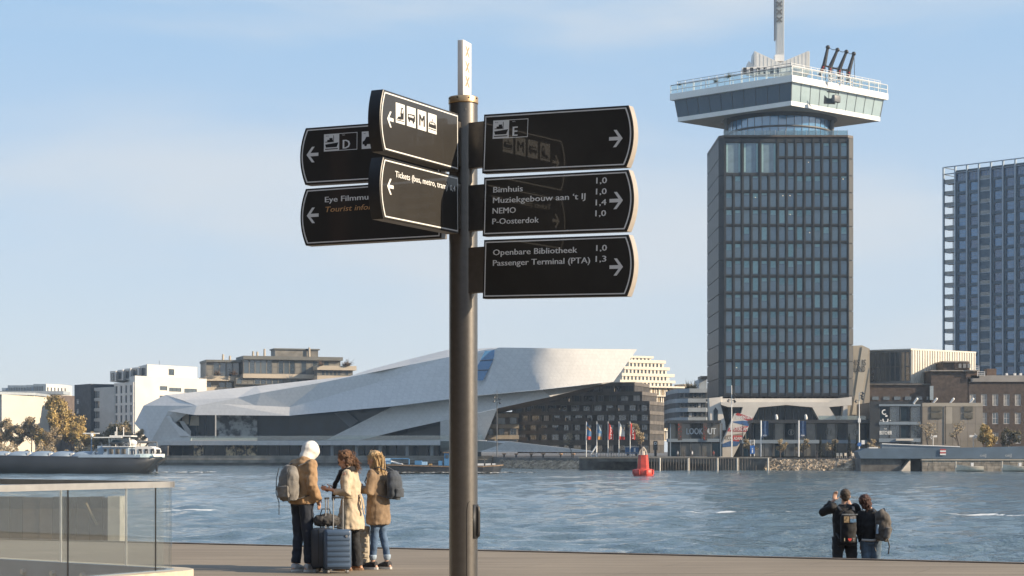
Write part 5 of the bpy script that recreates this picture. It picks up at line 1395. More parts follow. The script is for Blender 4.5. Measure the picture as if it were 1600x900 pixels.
    for xa, xb in ((1454.5, 1472), (1506, 1520.5)):
        for ya, yb in ((634.5, 643), (645, 654)):
            a = P((xa + xb) / 2, (ya + yb) / 2, d - .2); w = (xb - xa) / F * d; h = (yb - ya) / F * d
            b = MB(); b.box(a, (w, .12, h)); lv = b.build('louvre', mat('louvre_olive', (0.12, 0.11, 0.075), .6, var=.1), r)
            for k in range(5): b = MB(); b.box((a.x, a.y - .1, a.z - h / 2 + h * (k + .5) / 5), (w, .08, .08)); b.build('louvre_blade', gp[1], lv)
    b = MB(); b.tube([P(1477.5, 694, d - .25), P(1477.5, 634, d - .25)], .07, 6); b.build('downpipe', M_DARK, r)
    for px in (1429, 1459.5, 1486, 1516.5):
        a = P(px, 627.2, d + 2 - (5 if px < 1440 else 0)); b = MB(); b.tube([a + Vector((-.3, 0, -.5)), a + Vector((.5, -.2, .55))], [.18, .3], 10); b.ell(a + Vector((.5, -.2, .55)), .3, 8); b.tube([a + Vector((0, 0, -1)), a + Vector((0, 0, -.2))], .1, 6); b.build('searchlight', M_WHITEP, r)
    for k, (px, s) in enumerate(((1458, -1), (1521, 1))):
        b = MB(); a = P(px, 681.5, d - 3)
        b.prism([a + Vector((-.9 * s, 0, -.25)), a + Vector((.3 * s, 0, -.25)), a + Vector((.3 * s, 0, -.7)), a + Vector((1.0 * s, 0, 0)), a + Vector((.3 * s, 0, .7)), a + Vector((.3 * s, 0, .25)), a + Vector((-.9 * s, 0, .25))], (0, .15, 0))
        b.tube([a + Vector((0, .1, -.2)), (a.x, a.y + .1, BANKZ)], .09, 6)
        tag(b.build('arrow_sign', M_WHITEP), 'white arrow shaped sign pointing %s in front of the grey block' % ('left' if s < 0 else 'right'), 'sign', 'arrow signs by the grey block')
    # dark glass restaurant with the butcher logo
    r = empty('dark_glass_restaurant', (X(1407, 421), 421, BANKZ), 'dark framed two storey glass restaurant with a white figure logo on its panes', 'building')
    d = 421; x0, x1 = X(1359, d), X(1441, d); z1 = Z(629, d)
    block(r, [(x0, d + .3), (x1, d + .3), (x1, d + 16), (x0, d + 16)], BANKZ, z1, M_DARK, 'wall')
    rects = []
    for k in range(4):
        for y0, y1 in ((635, 658.5), (664, 684.5), (692, 704)):
            rects.append((round(X(1374.5 + 16.3 * k, d) - x0, 3), round(X(1374.5 + 16.3 * k + 15.2, d) - x0, 3), round(Z(y1, d), 3), round(Z(y0, d), 3), 0))
    facade(r, (x0, d + .3), (x1, d + .3), BANKZ, z1 + .3, rects, M_DARK, simple_win(M_MULL, [M_GLASSD, GLZ[2]], 1, 1), 0.3)
    M_BAND = mat('pale_blue_band', (0.20, 0.245, 0.29), .5, var=.06)
    for y0, y1 in ((631.5, 634.5), (659, 663.5), (685, 691)):
        qbox(r, 'floor_band', 1373.5, 1438.5, y0, y1, d - .25, .2, M_BAND)
    qbox(r, 'door_canopy', 1400, 1427, 685.5, 688.5, d - .7, .4, M_BEIGE)
    # logo: capped head over a round-bodied figure, and the name
    b = MB(); c = lambda px, py: P(px, py, d - .12)
    def disc(px, py, rx, ry, mi=0, k=.03):
        b.prism([c(px + rx * math.cos(a * math.pi / 8), py - ry * math.sin(a * math.pi / 8)) for a in range(16)], (0, -k, 0))
    def ringp(px, py, r0, r1, a0=0, a1=16):
        for a in range(a0, a1):
            q0, q1 = a * math.pi / 8, (a + 1) * math.pi / 8
            b.prism([c(px + r0 * math.cos(q0), py - r0 * math.sin(q0)), c(px + r0 * math.cos(q1), py - r0 * math.sin(q1)), c(px + r1 * math.cos(q1), py - r1 * math.sin(q1)), c(px + r1 * math.cos(q0), py - r1 * math.sin(q0))], (0, -.03, 0))
    ringp(1382, 644, 2.6, 4.3, 3, 14); disc(1385, 650, 2.0, 1.4); ringp(1383.5, 656, 3.0, 4.8, 7, 17); disc(1376.5, 657, .8, .8); disc(1391, 657, .8, .8)
    o = b.build('painted_logo', M_WHITEP, r); o['kind'] = 'stuff'
    me = text_mesh('THE', 2.0 / F * d, .02, 0, 0, 'CENTER', 4 / F * d); me.materials.clear(); me.materials.append(M_WHITEP); inst('lettering', me, r, c(1383.5, 671))
    me = text_mesh('BUTCHER', 5.8 / F * d, .025, 0, 0, 'LEFT', 19 / F * d); me.materials.clear(); me.materials.append(M_WHITEP); inst('lettering', me, r, c(1374.2, 679))
    # glass podium in front of the tower foot
    d = 423; x0, x1 = X(1045, d), X(1372, d)
    r = empty('glass_podium', (X(1208, d), d, BANKZ), 'long low glass podium with a thin dark roof running under the dark tower', 'pavilion')
    b = MB(); xr0 = X(1176, d); b.box(((xr0 + x1) / 2, d + 4, Z(658.5, d)), (x1 - xr0, 10, 5.2 / F * d)); b.build('roof', M_DARK, r)
    b = MB(); b.box(((x0 + X(1126, d)) / 2, d + 4, Z(659, d)), (X(1126, d) - x0, 10, 4.5 / F * d)); b.build('roof', M_DARK, r)
    xr1 = X(1160, d); b = MB(); b.box(((xr1 + x1) / 2, d + 3.5, Z(690, d)), (x1 - xr1, 5, 5.5 / F * d)); b.build('floor_band', M_BAND, r)
    b = MB(); b.box(((x0 + X(1125, d)) / 2, d + 3.5, Z(688, d)), (X(1125, d) - x0, 5, 5.0 / F * d)); b.build('floor_band', M_BAND, r)
    rs = random.Random(9)
    ref = mat('podium_reflection_glass', (0.16, 0.145, 0.12), .15, var=.8, scale=.18, col2=(0.025, 0.03, 0.035), ior=1.8)
    px = 1048
    while px < 1371:
        w = 16.3
        if not (1122 < px + w / 2 < 1152):
            for ya, yb in ((661.5, 687), (693, 713)):
                if 1125 < px < (1172 if ya < 680 else 1158): continue
                b = MB(); dd = d + 1.6; off = rs.uniform(-.05, .05)
                b.quad(P(px, yb, dd + off), P(px + w - .6, yb, dd - off), P(px + w - .6, ya, dd - off), P(px, ya, dd + off)); b.build('glass_pane', ref if rs.random() < .6 else M_GLASSD, r)
            b = MB(); b.box((X(px - .3, d), d + 1.4, (Z(713, d) + Z(661, d)) / 2), (.14, .2, Z(661, d) - Z(713, d))); b.build('mullion', M_MULL, r)
        px += w
    for q0, q1, q2, q3 in ((1046, 1125, 662, 713), (1174, 1371, 662, 690), (1160, 1371, 690, 713)): qbox(r, 'inner_wall', q0, q1, q2, q3, d + 3, 5, mat('podium_inside', (0.04, 0.038, 0.036), .8, var=.4, scale=.3))
    for px in (1047, 1125.5): qbox(r, 'end_post', px, px + 1.4, 661, 713, d - .4, .5, M_BAND)
    # lookout lettering and banners
    me = text_mesh('LOOKOUT', 9.6 / F * d, .03, 0, 0, 'LEFT', 46 / F * d); me.materials.clear(); me.materials.append(mat('letter_blue_white', (0.6, 0.66, 0.72), .5)); inst('lettering', me, r, P(1072, 678.5, d + 1.2))
    for px, kk in ((1059, 'dots'), (1098.5, 'dots')):
        b = MB(); a = P(px, 674.5, d - 1.5); w, h = 6.5 / F * d, 27 / F * d
        b.box((a.x + w / 2, a.y, a.z), (w, .06, h)); bn = b.build('banner', mat('banner_brown', (0.06, 0.045, 0.04), .8), None)
        tag(bn, 'dark banner with red dots %s on the podium glass' % ('left of the large white letters' if px < 1080 else 'crossing the large white letters'), 'banner', 'dotted banners')
        rs3 = random.Random(px)
        for q in range(9):
            o = Vector((a.x + w * rs3.uniform(.12, .88), a.y - .05, a.z + h * rs3.uniform(-.46, .46))); bb = MB(); bb.prism([o + Vector((.09 * math.cos(g * 1.047), 0, .09 * math.sin(g * 1.047))) for g in range(6)], (0, -.02, 0)); bb.build('red_dot', mat('dot_red', (.5, .03, .03), .7), bn)
    for px in (1248, 1307, 1351):     # round window logos
        b = MB()
        for a in range(16):
            q0, q1 = a * math.pi / 8, (a + 1) * math.pi / 8; c = lambda rr, q: P(px - 12 + rr * math.cos(q), 675.5 - rr * math.sin(q), d + 1.25)
            b.prism([c(4.1, q0), c(4.1, q1), c(4.9, q1), c(4.9, q0)], (0, -.02, 0))
        b.prism([P(px - 13, 679, d + 1.25), P(px - 11, 679, d + 1.25), P(px - 10.2, 673, d + 1.25), P(px - 12, 671.5, d + 1.25), P(px - 13.4, 673.5, d + 1.25)], (0, -.02, 0))
        b.build('window_emblem', mat('emblem_grey', (.25, .25, .23), .6), r)['kind'] = 'stuff'
    # blue hanging banners on white masts
    for i, px in enumerate((1194.5, 1253.5)):
        b = MB(); b.tube([P(px - 5.5, 713.5, 415), P(px - 5.5, 657, 415)], .14, 8)
        ms = empty('banner_mast', (X(px - 5.5, 415), 415, BANKZ), 'white mast with a dark blue banner %s' % ('in front of the tower lobby' if i == 0 else 'right of the tower lobby'), 'flagpole', 'blue banner masts')
        b.build('mast', M_WHITEP, ms)
        b = MB(); a, c_ = P(px - 4.5, 658, 415), P(px + 6, 684.5, 415)
        n_ = 6; vs = []
        for q in range(n_ + 1):
            u = q / n_; vs += [(a.x + (c_.x - a.x) * u, 415 + .12 * math.sin(q * 1.7), c_.z + .1 * q % 2), (a.x + (c_.x - a.x) * u, 415 + .12 * math.sin(q * 1.7 + .5), a.z)]
        b.add(vs, [(2 * q, 2 * q + 2, 2 * q + 3, 2 * q + 1) for q in range(n_)], 0, True); bn = b.build('banner', mat('banner_blue', (0.035, 0.075, 0.16), .8, var=.3, scale=2), ms)
        me = text_mesh("A'DAM", 2.2 / F * 415, .02, 0, 0, 'CENTER', 6 / F * 415); me.materials.clear(); me.materials.append(M_WHITEP); inst('lettering', me, bn, P(px + .7, 681.5, 414.6))
    # terrace railing and a white roof figure
    b = MB(); b.box((X(1317, d), d + .5, Z(653, d)), (75 / F * d, .05, 1.0)); b.build('terrace_balustrade', glass_mat('balustrade_glass'), r)
    for px, py in ((1213.5, 652.5), (1259.5, 651.5)):
        f = empty('roof_figure', P(px, 655.6, d), 'small white figure standing on the podium roof %s' % ('left of the lobby centre' if px < 1230 else 'towards the right leg'), 'statue', 'white roof figures')
        b = MB(); b.tube([P(px, 655.4, d), P(px, 653, d), P(px - .3, 650.6, d)], [.28, .34, .3], 8); b.build('torso', M_WHITEP, f)
        b = MB(); b.ell(P(px - .5, 649.4, d), .3, 8); b.build('head', M_WHITEP, f)
build_right()

# ---------------------------------------------------------------- middle: stepped brown flats, white terraced tower, rounded grey block
def banded_flat(root, d, floors, wall, band_m, win, depth=16, bal=None, seed=0, winw=2.3):
    """floors: [(pxl, pxr, py_top, py_bot)] each storey a slab band over a window strip"""
    rs = random.Random(seed)
    for (a, c, yt, yb) in floors:
        x0, x1 = X(a, d), X(c, d); z1, z0 = Z(yt, d), Z(yb, d); h = z1 - z0
        band = h * 0.36
        b = MB(); b.box(((x0 + x1) / 2, d + depth / 2 + .6, (z0 + z1) / 2), (x1 - x0 - .4, depth, h)); b.build('storey_wall', wall, root)
        b = MB(); b.box(((x0 + x1) / 2, d + depth / 2, z1 - band / 2), (x1 - x0, depth, band)); b.build('floor_band', band_m, root)
        n = max(1, int((x1 - x0) / (winw + 1.0))); p = (x1 - x0) / n
        for k in range(n):
            xc = x0 + p * (k + .5)
            w = winw * rs.uniform(.7, 1.05)
            win(root, (xc, d + .57, z0 + .02), 0, w, h - band - .06, rs.choice((2, 3, 3)))
            if rs.random() < .5:
                b = MB(); b.box((x0 + p * k, d + .3, (z0 + z1 - band) / 2), (.5, .6, h - band - .01)); b.build('pier', band_m, root)
        if bal:
            for k in range(int(n * .3)):
                xc = x0 + rs.random() * (x1 - x0 - 4) + 2
                b = MB(); b.box((xc, d - .5, z0 + .45), (3.4, 1.0, .9)); b.build('balcony', bal, root)

def build_middle():
    d = 545
    r = empty('stepped_brown_flats', (X(930, d), d, BANKZ), 'brown stepped apartment block with dark balconies behind the museum nose', 'building')
    w1 = mat('brown_flat_wall', (0.06, 0.056, 0.054), .85, var=.3, scale=.4); w2 = mat('brown_flat_band', (0.13, 0.118, 0.108), .85, var=.2, scale=.5)
    def win(root, q, rz, w, h, kind):
        m = GLZ[random.randrange(3)] if random.random() < .94 else M_FR_W
        inst('window', win_mesh(w, h, M_FR_M if random.random() < .5 else M_FR_D, m, kind, 1, .1), root, q, rz)
    fl = [(915, 1004.5, 596, 611), (858, 1017, 611, 626), (800, 1029, 626, 641.5), (774, 1029.5, 641.5, 657), (806, 1029.5, 657, 672), (806, 1029.5, 672, 687.5), (806, 1029.5, 687.5, 708)]
    banded_flat(r, d, fl, w1, w2, win, 18, w2, 3)
    r.rotation_euler = (0, 0, R(-18)); r.scale = (0.97, 1, 0.985); r.location.x -= 1.6      # its long front is turned away from the sun
    # paler flats seen between the leg and the brown block
    d = 538
    r = empty('cream_balcony_flats', (X(790, d), d, BANKZ), 'cream flats with long white balconies seen under the museum overhang', 'building')
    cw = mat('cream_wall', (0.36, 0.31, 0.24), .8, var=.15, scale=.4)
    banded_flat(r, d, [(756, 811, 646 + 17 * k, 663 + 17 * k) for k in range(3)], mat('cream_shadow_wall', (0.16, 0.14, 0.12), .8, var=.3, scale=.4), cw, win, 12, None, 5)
    # white terraced tower
    d = 640
    r = empty('white_terraced_tower', (X(1020, d), d, BANKZ), 'bright white terraced apartment tower stepping down to the right beside the museum nose', 'building')
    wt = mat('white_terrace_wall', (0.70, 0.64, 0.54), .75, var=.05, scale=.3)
    fl = [(984, 1021.7, 556.7, 565), (980, 1042, 562.8, 575), (973, 1048.6, 573.5, 585), (969, 1056.6, 583.8, 595.5), (966, 1058, 594.2, 604)]
    for i, (a, c, yt, yb) in enumerate(fl):
        x0, x1 = X(a, d), X(c, d); xw = X(min(c, 1021.7 + (i > 0) * 17 + i * 4.5 - 4), d); z1, z0 = Z(yt, d), Z(yb, d); h = z1 - z0
        b = MB(); b.box(((x0 + x1) / 2, d + 8, z1 - h * .2), (x1 - x0, 16, h * .4)); b.build('terrace_band', wt, r)
        n = int((xw - x0) / 1.35); rects = [(round(1.35 * k + .45, 3), round(1.35 * k + 1.15, 3), round(z0 + .08, 3), round(z1 - h * .42, 3), 0) for k in range(n)]
        block(r, [(x0 + .2, d + .5), (xw, d + .5), (xw, d + 15), (x0 + .2, d + 15)], z0, z1 - h * .3, wt, 'storey_wall')
        facade(r, (x0 + .2, d + .5), (xw, d + .5), z0, z1 - h * .4 - .01, rects, wt, simple_win(M_FR_D, GLZ, 1, 1, fw=.05), .3, 'storey_facade')
    qbox(r, 'terrace_band', 1003, 1094, 603, 605.5, d - 1, 18, wt)
    qbox(r, 'roof_house', 1078, 1092, 599, 604, d + 2, 6, cw)
    lamel = mat('lamella_screen', (0.50, 0.40, 0.27), .7, var=.15, scale=.8)
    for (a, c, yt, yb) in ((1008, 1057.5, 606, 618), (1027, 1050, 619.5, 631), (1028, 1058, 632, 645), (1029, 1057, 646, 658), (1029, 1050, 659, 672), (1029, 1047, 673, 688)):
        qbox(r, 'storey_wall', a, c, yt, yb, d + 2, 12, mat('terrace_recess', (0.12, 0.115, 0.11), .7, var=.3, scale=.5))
        qbox(r, 'balcony_slab', a - 1, c + .5, yb - .4, yb + 1.2, d - .5, 14, wt)
        px = a
        while px < c - 1.5:
            qbox(r, 'screen', px, px + random.choice((1.2, 1.6, 2.4)), yt + .4, yb - .5, d + .2, .25, random.choice((lamel, wt, wt)))
            px += random.choice((3.2, 4.2, 5.5))
    r.rotation_euler = (0, 0, R(30)); r.scale = (1.13, 1, 1)      # its front is turned towards the sun
    # rounded grey block left of the tower
    d = 500; cx, cy = X(1096, d), d + 14
    r = empty('rounded_grey_block', (cx, cy, BANKZ), 'grey blue block with rounded white floor bands just left of the dark tower', 'building')
    band = mat('pale_blue_concrete', (0.36, 0.40, 0.43), .6, var=.08, scale=.3)
    def prof(k=1.0, y=0): 
        pts = [(X(1052, d), d + 12 + y), (X(1058, d), d + 3 + y), (X(1075, d), d + y), (X(1104, d), d + y), (X(1111, d), d + 3 + y), (X(1117, d), d + 10 + y), (X(1117, d), d + 30), (X(1052, d), d + 30)]
        return pts
    ys = [607, 622.5, 637, 652]
    for i, y in enumerate(ys):
        pts = prof(); 
        if i == 0: pts = [(p[0] + .4, p[1]) for p in pts]
        b = MB(); b.prism([(p[0], p[1], Z(y + 6.5, d)) for p in pts], (0, 0, 6.5 / F * d)); b.build('floor_band', band, r)
        b = MB(); b.prism([(p[0], p[1] + .7 if p[1] < d + 20 else p[1], Z(y + 15, d)) for p in pts], (0, 0, 8.4 / F * d)); b.build('storey_wall', mat('grey_shadow_wall', (0.10, 0.11, 0.12), .6, var=.2, scale=.3), r)
        for px in range(1063, 1108, 7):
            win(r, (X(px + 2.5, d), d + .66 + (0 if 1074 < px < 1104 else 0.1), Z(y + 14.6, d)), 0, .95, 7.4 / F * d, 1)
    b = MB(); b.prism([(X(1094, d), d + 3, Z(607, d)), (X(1106, d), d + 3, Z(607, d)), (X(1106, d), d + 15, Z(607, d)), (X(1094, d), d + 15, Z(607, d))], (0, 0, 15 / F * d)); b.build('roof_house', band, r)
    qbox(r, 'roof_house', 1095, 1107, 587.5, 592, d + 2, 8, M_DARK)
    rs = random.Random(8)
    b = MB()
    for q in range(150):
        a = P(rs.uniform(1071, 1088), 607, d + 2); v = Vector((rs.gauss(0, .5), rs.gauss(0, .5), abs(rs.gauss(0.8, .7)))); b.tube([a, a + v], [.09, .02], 3, smooth=False)
    tag(b.build('roof_shrubs', mat('shrub_dark', (0.035, 0.035, 0.022), .9, var=.3), origin=(X(1080, d), d + 2, Z(607, d))), 'dark shrubs on the roof terrace of the rounded block', 'shrubs', kind='stuff')
build_middle()

# ---------------------------------------------------------------- left: white blocks, brick flats, bronze glass block
def build_left():
    # bronze glass block behind the museum roof
    d = 680
    r = empty('bronze_glass_offices', (X(432, d), d, BANKZ), 'long bronze and glass block with stepped flat roofs above the museum roof', 'building')
    slab = mat('bronze_slab', (0.42, 0.36, 0.28), .7, var=.08, scale=.2); roofm = mat('bronze_roof', (0.12, 0.12, 0.11), .6, var=.12, scale=.3)
    colm = mat('bronze_wall', (0.17, 0.16, 0.14), .6, var=.2, scale=.3)
    def sto(a, c, yt, yb, dd, depth=14, roof=None, band=None, n=None):
        x0, x1 = X(a, dd), X(c, dd); z1, z0 = Z(yt, dd), Z(yb, dd)
        block(r, [(x0, dd), (x1, dd), (x1, dd + depth), (x0, dd + depth)], z0, z1, colm, 'storey_wall')
        n = n or int((x1 - x0) / 2.0); p = (x1 - x0) / n
        rects = [(round(p * k + .12, 3), round(p * (k + 1) - .12, 3), round(z0 + .15, 3), round(z1 - .3, 3), 0) for k in range(n)]
        facade(r, (x0, dd), (x1, dd), z0, z1, rects, colm, simple_win(M_FR_D, [GLZ[0], GLZ[1], GLZ[2], colm], 1, 2, fw=.09), .15, 'storey_facade')
        if roof: qbox(r, 'roof_slab', a - 2, c + 2, yt - roof, yt, dd - 1.5, depth + 2, roofm)
        if band: qbox(r, 'floor_slab', a - 2, c + 1.5, yb, yb + band, dd - 1.2, depth + 2, slab)
    sto(332, 381, 567, 589, d + 4, roof=3.5, band=7)
    sto(382, 530, 562, 584.5, d, roof=5.5, band=6.5)
    sto(321, 372, 597, 607, d + 5); sto(371, 480, 591.5, 601, d)
    sto(486, 541, 577, 586, d - 6, n=9); qbox(r, 'floor_slab', 484, 545, 570, 577, d - 7.5, 16, slab); qbox(r, 'floor_slab', 484, 545, 586, 596, d - 7.5, 16, slab)
    qbox(r, 'roof_house', 435, 501, 545.5, 557, d + 4, 8, colm)
    qbox(r, 'roof_slab', 433, 503, 544, 546, d + 3.5, 9, roofm)
    qbox(r, 'floor_slab', 318, 372, 606, 622, d + 4.6, 10, slab)
    qbox(r, 'wall', 371, 541, 600, 660, d + 1, 12, colm)
    for px in (355.5, 365.8, 400.6, 407, 417.8, 486):
        b = MB(); a = P(px, 560 if px > 380 else 566, d + 3); t_ = P(px, {355.5: 555, 365.8: 557, 400.6: 549.5, 407: 550, 417.8: 545.5, 486: 542}[px], d + 3); b.tube([a, t_], [.45, .35], 8); b.build('chimney_pot', slab, r)
    rs = random.Random(12)
    for px in (345, 370, 489, 527, 531):
        b = MB(); y_ = 587 if px < 400 else 570
        for q in range(60):
            a = P(px, y_, d - 8 if px > 400 else d + 1); v = Vector((rs.gauss(0, .9), rs.gauss(0, .5), abs(rs.gauss(0.8, .8)))); b.tube([a, a + v], [.13, .03], 3, smooth=False)
        b.build('roof_plant', mat('shrub_brown', (0.08, 0.05, 0.03), .9, var=.3), r)
    r.rotation_euler = (0, 0, R(18)); r.scale = (1.04, 1, 1)
    # big white block
    d = 640
    r = empty('white_cube_flats', (X(255, d), d, BANKZ), 'large bright white block with small dark windows and stepped balconies at its left', 'building')
    A = (X(210, 655), 655); C = (X(319, 672), 672)     # long lit front faces right-camera
    A = (X(210, 640), 640); C = (X(322, 668), 668)
    z0, z1 = BANKZ, Z(587, 640)
    L = math.hypot(C[0] - A[0], C[1] - A[1]); t = Vector((C[0] - A[0], C[1] - A[1])) / L; n = Vector((t.y, -t.x))
    k = L / 112.0
    rects = []
    for (a, c, y0, y1) in ((247.5, 259, 603, 609.5), (262, 281, 605, 611), (286, 306, 605.5, 612), (247.5, 259, 618, 625)):
        rects.append((round((a - 210) * k, 3), round((c - 210) * k, 3), round(Z(y1, 648), 3), round(Z(y0, 648), 3), 0))
    block(r, [A, C, (C[0] - 16, C[1] + 22), (A[0] - 8, A[1] + 22)], z0, z1 - .02, M_RENDW, 'wall')
    facade(r, A, C, z0, z1, rects, M_RENDW, simple_win(M_FR_D, GLZ, 3, 1), .3)
    A2 = (X(229, 646), 646); C2 = (X(307, 668), 668); zt = Z(570, 650)
    L2 = math.hypot(C2[0] - A2[0], C2[1] - A2[1])
    block(r, [A2, C2, (C2[0] - 12, C2[1] + 16), (A2[0] - 6, A2[1] + 16)], z1, zt - .02, M_RENDW, 'penthouse_wall')
    facade(r, A2, C2, z1 + .01, zt, [(round(L2 * .42, 3), round(L2 * .53, 3), round(Z(586, 655), 3), round(Z(576.5, 655), 3), 0)], M_RENDW, simple_win(M_FR_D, GLZ, 2, 1), .3, 'penthouse_facade')
    # stepped balcony fins facing left (in shade)
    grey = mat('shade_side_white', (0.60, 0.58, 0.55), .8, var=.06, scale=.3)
    for i, (a, c, yt, yb) in enumerate(((169, 181, 579.5, 596), (181, 192, 577.5, 594), (192, 204, 575.5, 593), (204, 217, 573.8, 590), (217, 230, 571.5, 588))):
        dd = 652 - i * 1.3; x0, x1 = X(a, dd), X(c, dd); z0_, z1_ = Z(yb, dd), Z(yt, dd)
        block(r, [(x0, dd + 3), (x1, dd), (x1 + 2, dd + 14), (x0 + 2, dd + 14)], z0_, z1_, grey, 'bay_wall')
        inst('window', win_mesh((x1 - x0) * .7, (z1_ - z0_) * .7, M_FR_D, GLZ[2], 1, 1), r, ((x0 + x1) / 2 - .1, dd + 1.25, z0_ + .4), math.atan2(-3, x1 - x0))
    # left bluish facade with loggias
    A3 = (X(180, 655), 655); B3 = (X(210, 640), 640); zt = Z(598, 648)
    L3 = math.hypot(B3[0] - A3[0], B3[1] - A3[1])
    block(r, [A3, B3, (B3[0] + 4, B3[1] + 16), (A3[0] + 4, A3[1] + 16)], z0, zt, grey, 'side_wall')
    facade(r, A3, B3, z0, zt, grid(L3, z0 + 1, zt - .6, 4, 7, 1.7, 2.6, .35), grey, simple_win(M_FR_M, GLZ, 2, 1), .4, 'side_facade')
    b = MB(); b.box((X(249, 655), 655, zt + 5.5), (.15, .15, 5)); b.build('antenna', M_STEEL, r)
    # grey blue flats in shade between the brick and the white block
    d = 668
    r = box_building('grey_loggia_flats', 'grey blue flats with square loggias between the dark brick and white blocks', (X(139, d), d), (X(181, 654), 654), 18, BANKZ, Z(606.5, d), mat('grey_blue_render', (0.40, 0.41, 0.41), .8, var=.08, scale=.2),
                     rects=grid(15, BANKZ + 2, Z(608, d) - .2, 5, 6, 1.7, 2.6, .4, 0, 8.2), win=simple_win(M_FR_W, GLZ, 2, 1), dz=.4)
    d = 676
    r = box_building('dark_brick_flats', 'dark slate coloured brick flats with stacked bay windows behind the autumn trees', (X(117.5, d), d), (X(143, 664), 664), 18, BANKZ, Z(601.5, d), mat('slate_brick', (0.055, 0.062, 0.072), .85, var=.2, scale=.6),
                     rects=[(1.2, 3.8, round(Z(y + 7.5, d), 3), round(Z(y, d), 3), 0) for y in (624, 639, 653, 667)], win=simple_win(M_FR_W, GLZ[:2], 2, 2), dz=.3)
    qbox(r, 'roof_house', 140, 176, 601.5, 608, d + 2, 10, mat('brown_roof', (.2, .17, .13), .8, var=.1))
    # far white hall and the long glass storey on it
    d = 640
    r = empty('white_hall', (X(28, d), d, BANKZ), 'plain white windowless hall at the far left behind bare trees', 'building')
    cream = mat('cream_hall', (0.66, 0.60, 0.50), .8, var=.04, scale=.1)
    A, C = (X(2, d), d), (X(54, d + 10), d + 10)
    block(r, [A, C, (C[0], C[1] + 20), (A[0], A[1] + 20)], BANKZ, Z(617, d), cream, 'wall')
    facade(r, A, C, BANKZ, Z(616.5, d), [], cream, None, .3)
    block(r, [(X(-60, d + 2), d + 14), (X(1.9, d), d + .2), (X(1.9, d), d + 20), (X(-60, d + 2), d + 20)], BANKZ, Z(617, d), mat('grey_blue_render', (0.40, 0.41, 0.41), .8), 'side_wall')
    b = MB(); zt_ = Z(616.4, d); b.prism([(X(-60, d), d + 12, zt_), (A[0] - .5, A[1] - .9, zt_), (C[0] + .5, C[1] - .9, zt_), (C[0] + .5, C[1] + 20, zt_), (X(-60, d), d + 32, zt_)], (0, 0, .85)); b.build('roof_edge', mat('pale_blue_concrete', (0.36, 0.40, 0.43), .6), r)
    d = 740
    r = empty('glass_storey_offices', (X(50, d), d, 15), 'low glazed office storey with a white right end, above the white hall', 'building')
    for a, c, yt in ((3, 12, 606), (12, 41, 602), (41, 52, 601.5), (52, 71, 600)):
        qbox(r, 'wall', a, c, yt, 640, d, 16, mat('blue_grey_cladding', (0.20, 0.25, 0.30), .5, var=.15, scale=.4))
        for q in range(int((c - a) / 4)): qbox(r, 'window', a + .6 + q * 4, a + 3.6 + q * 4, yt + 3.5, 611, d - .3, .2, GLZ[0])
    qbox(r, 'roof_edge', -60, 99, 611, 616, d - 4, 12, mat('pale_blue_concrete', (0.36, 0.40, 0.43), .6))
    A, C = (X(71, d), d), (X(103.5, d + 12), d + 12); L = math.hypot(C[0] - A[0], C[1] - A[1])
    block(r, [A, C, (C[0], C[1] + 10), (A[0], A[1] + 16)], BANKZ, Z(600, d), M_RENDW, 'end_wall')
    facade(r, A, C, BANKZ, Z(599.8, d), grid(L, Z(613, d), Z(602, d), 6, 1, .8, 1.6, .4), M_RENDW, simple_win(M_FR_D, GLZ, 1, 1), .3, 'end_facade')
    d = 690
    r = box_building('brown_brick_flats', 'brown brick block with a blue grey shaded end, behind the tallest golden tree', (X(66, d), d), (X(116, d + 12), d + 12), 14, BANKZ, Z(617, d), mat('mid_brick', (0.14, 0.11, 0.095), .85, var=.15, scale=.6),
                     rects=[(round(1.4 + 3.6 * k, 3), round(3.4 + 3.6 * k, 3), round(Z(y + 8, d), 3), round(Z(y, d), 3), 0) for k in range(3) for y in (636, 652, 668)], win=simple_win(M_FR_W, GLZ[:2], 2, 1), dz=.25)
    block(r, [(X(53, d), d + 6), (X(66, d), d + .1), (X(66, d), d + 14), (X(53, d), d + 14)], BANKZ, Z(617.5, d), mat('slate_blue', (0.12, 0.15, 0.18), .8, var=.1), 'end_wall')
    # lower far rows filling the skyline gaps outside and between
    d = 900
    for i, (a, c, y, lab) in enumerate(((-300, -8, 640, 'hazy low grey block beyond the left edge of the view'), (1095, 1125, 640, 'hazy grey block hidden behind the dark tower foot'))):
        r = empty('distant_block', (X((a + c) / 2, d), d, BANKZ), lab, 'building', 'distant blocks'); qbox(r, 'wall', a, c, y, 704, d, 20, mat('distant_grey', (.25, .26, .27), .8, var=.1)); qbox(r, 'roof', a, c, y - 1, y, d - 1, 22, M_CONC)
build_left()
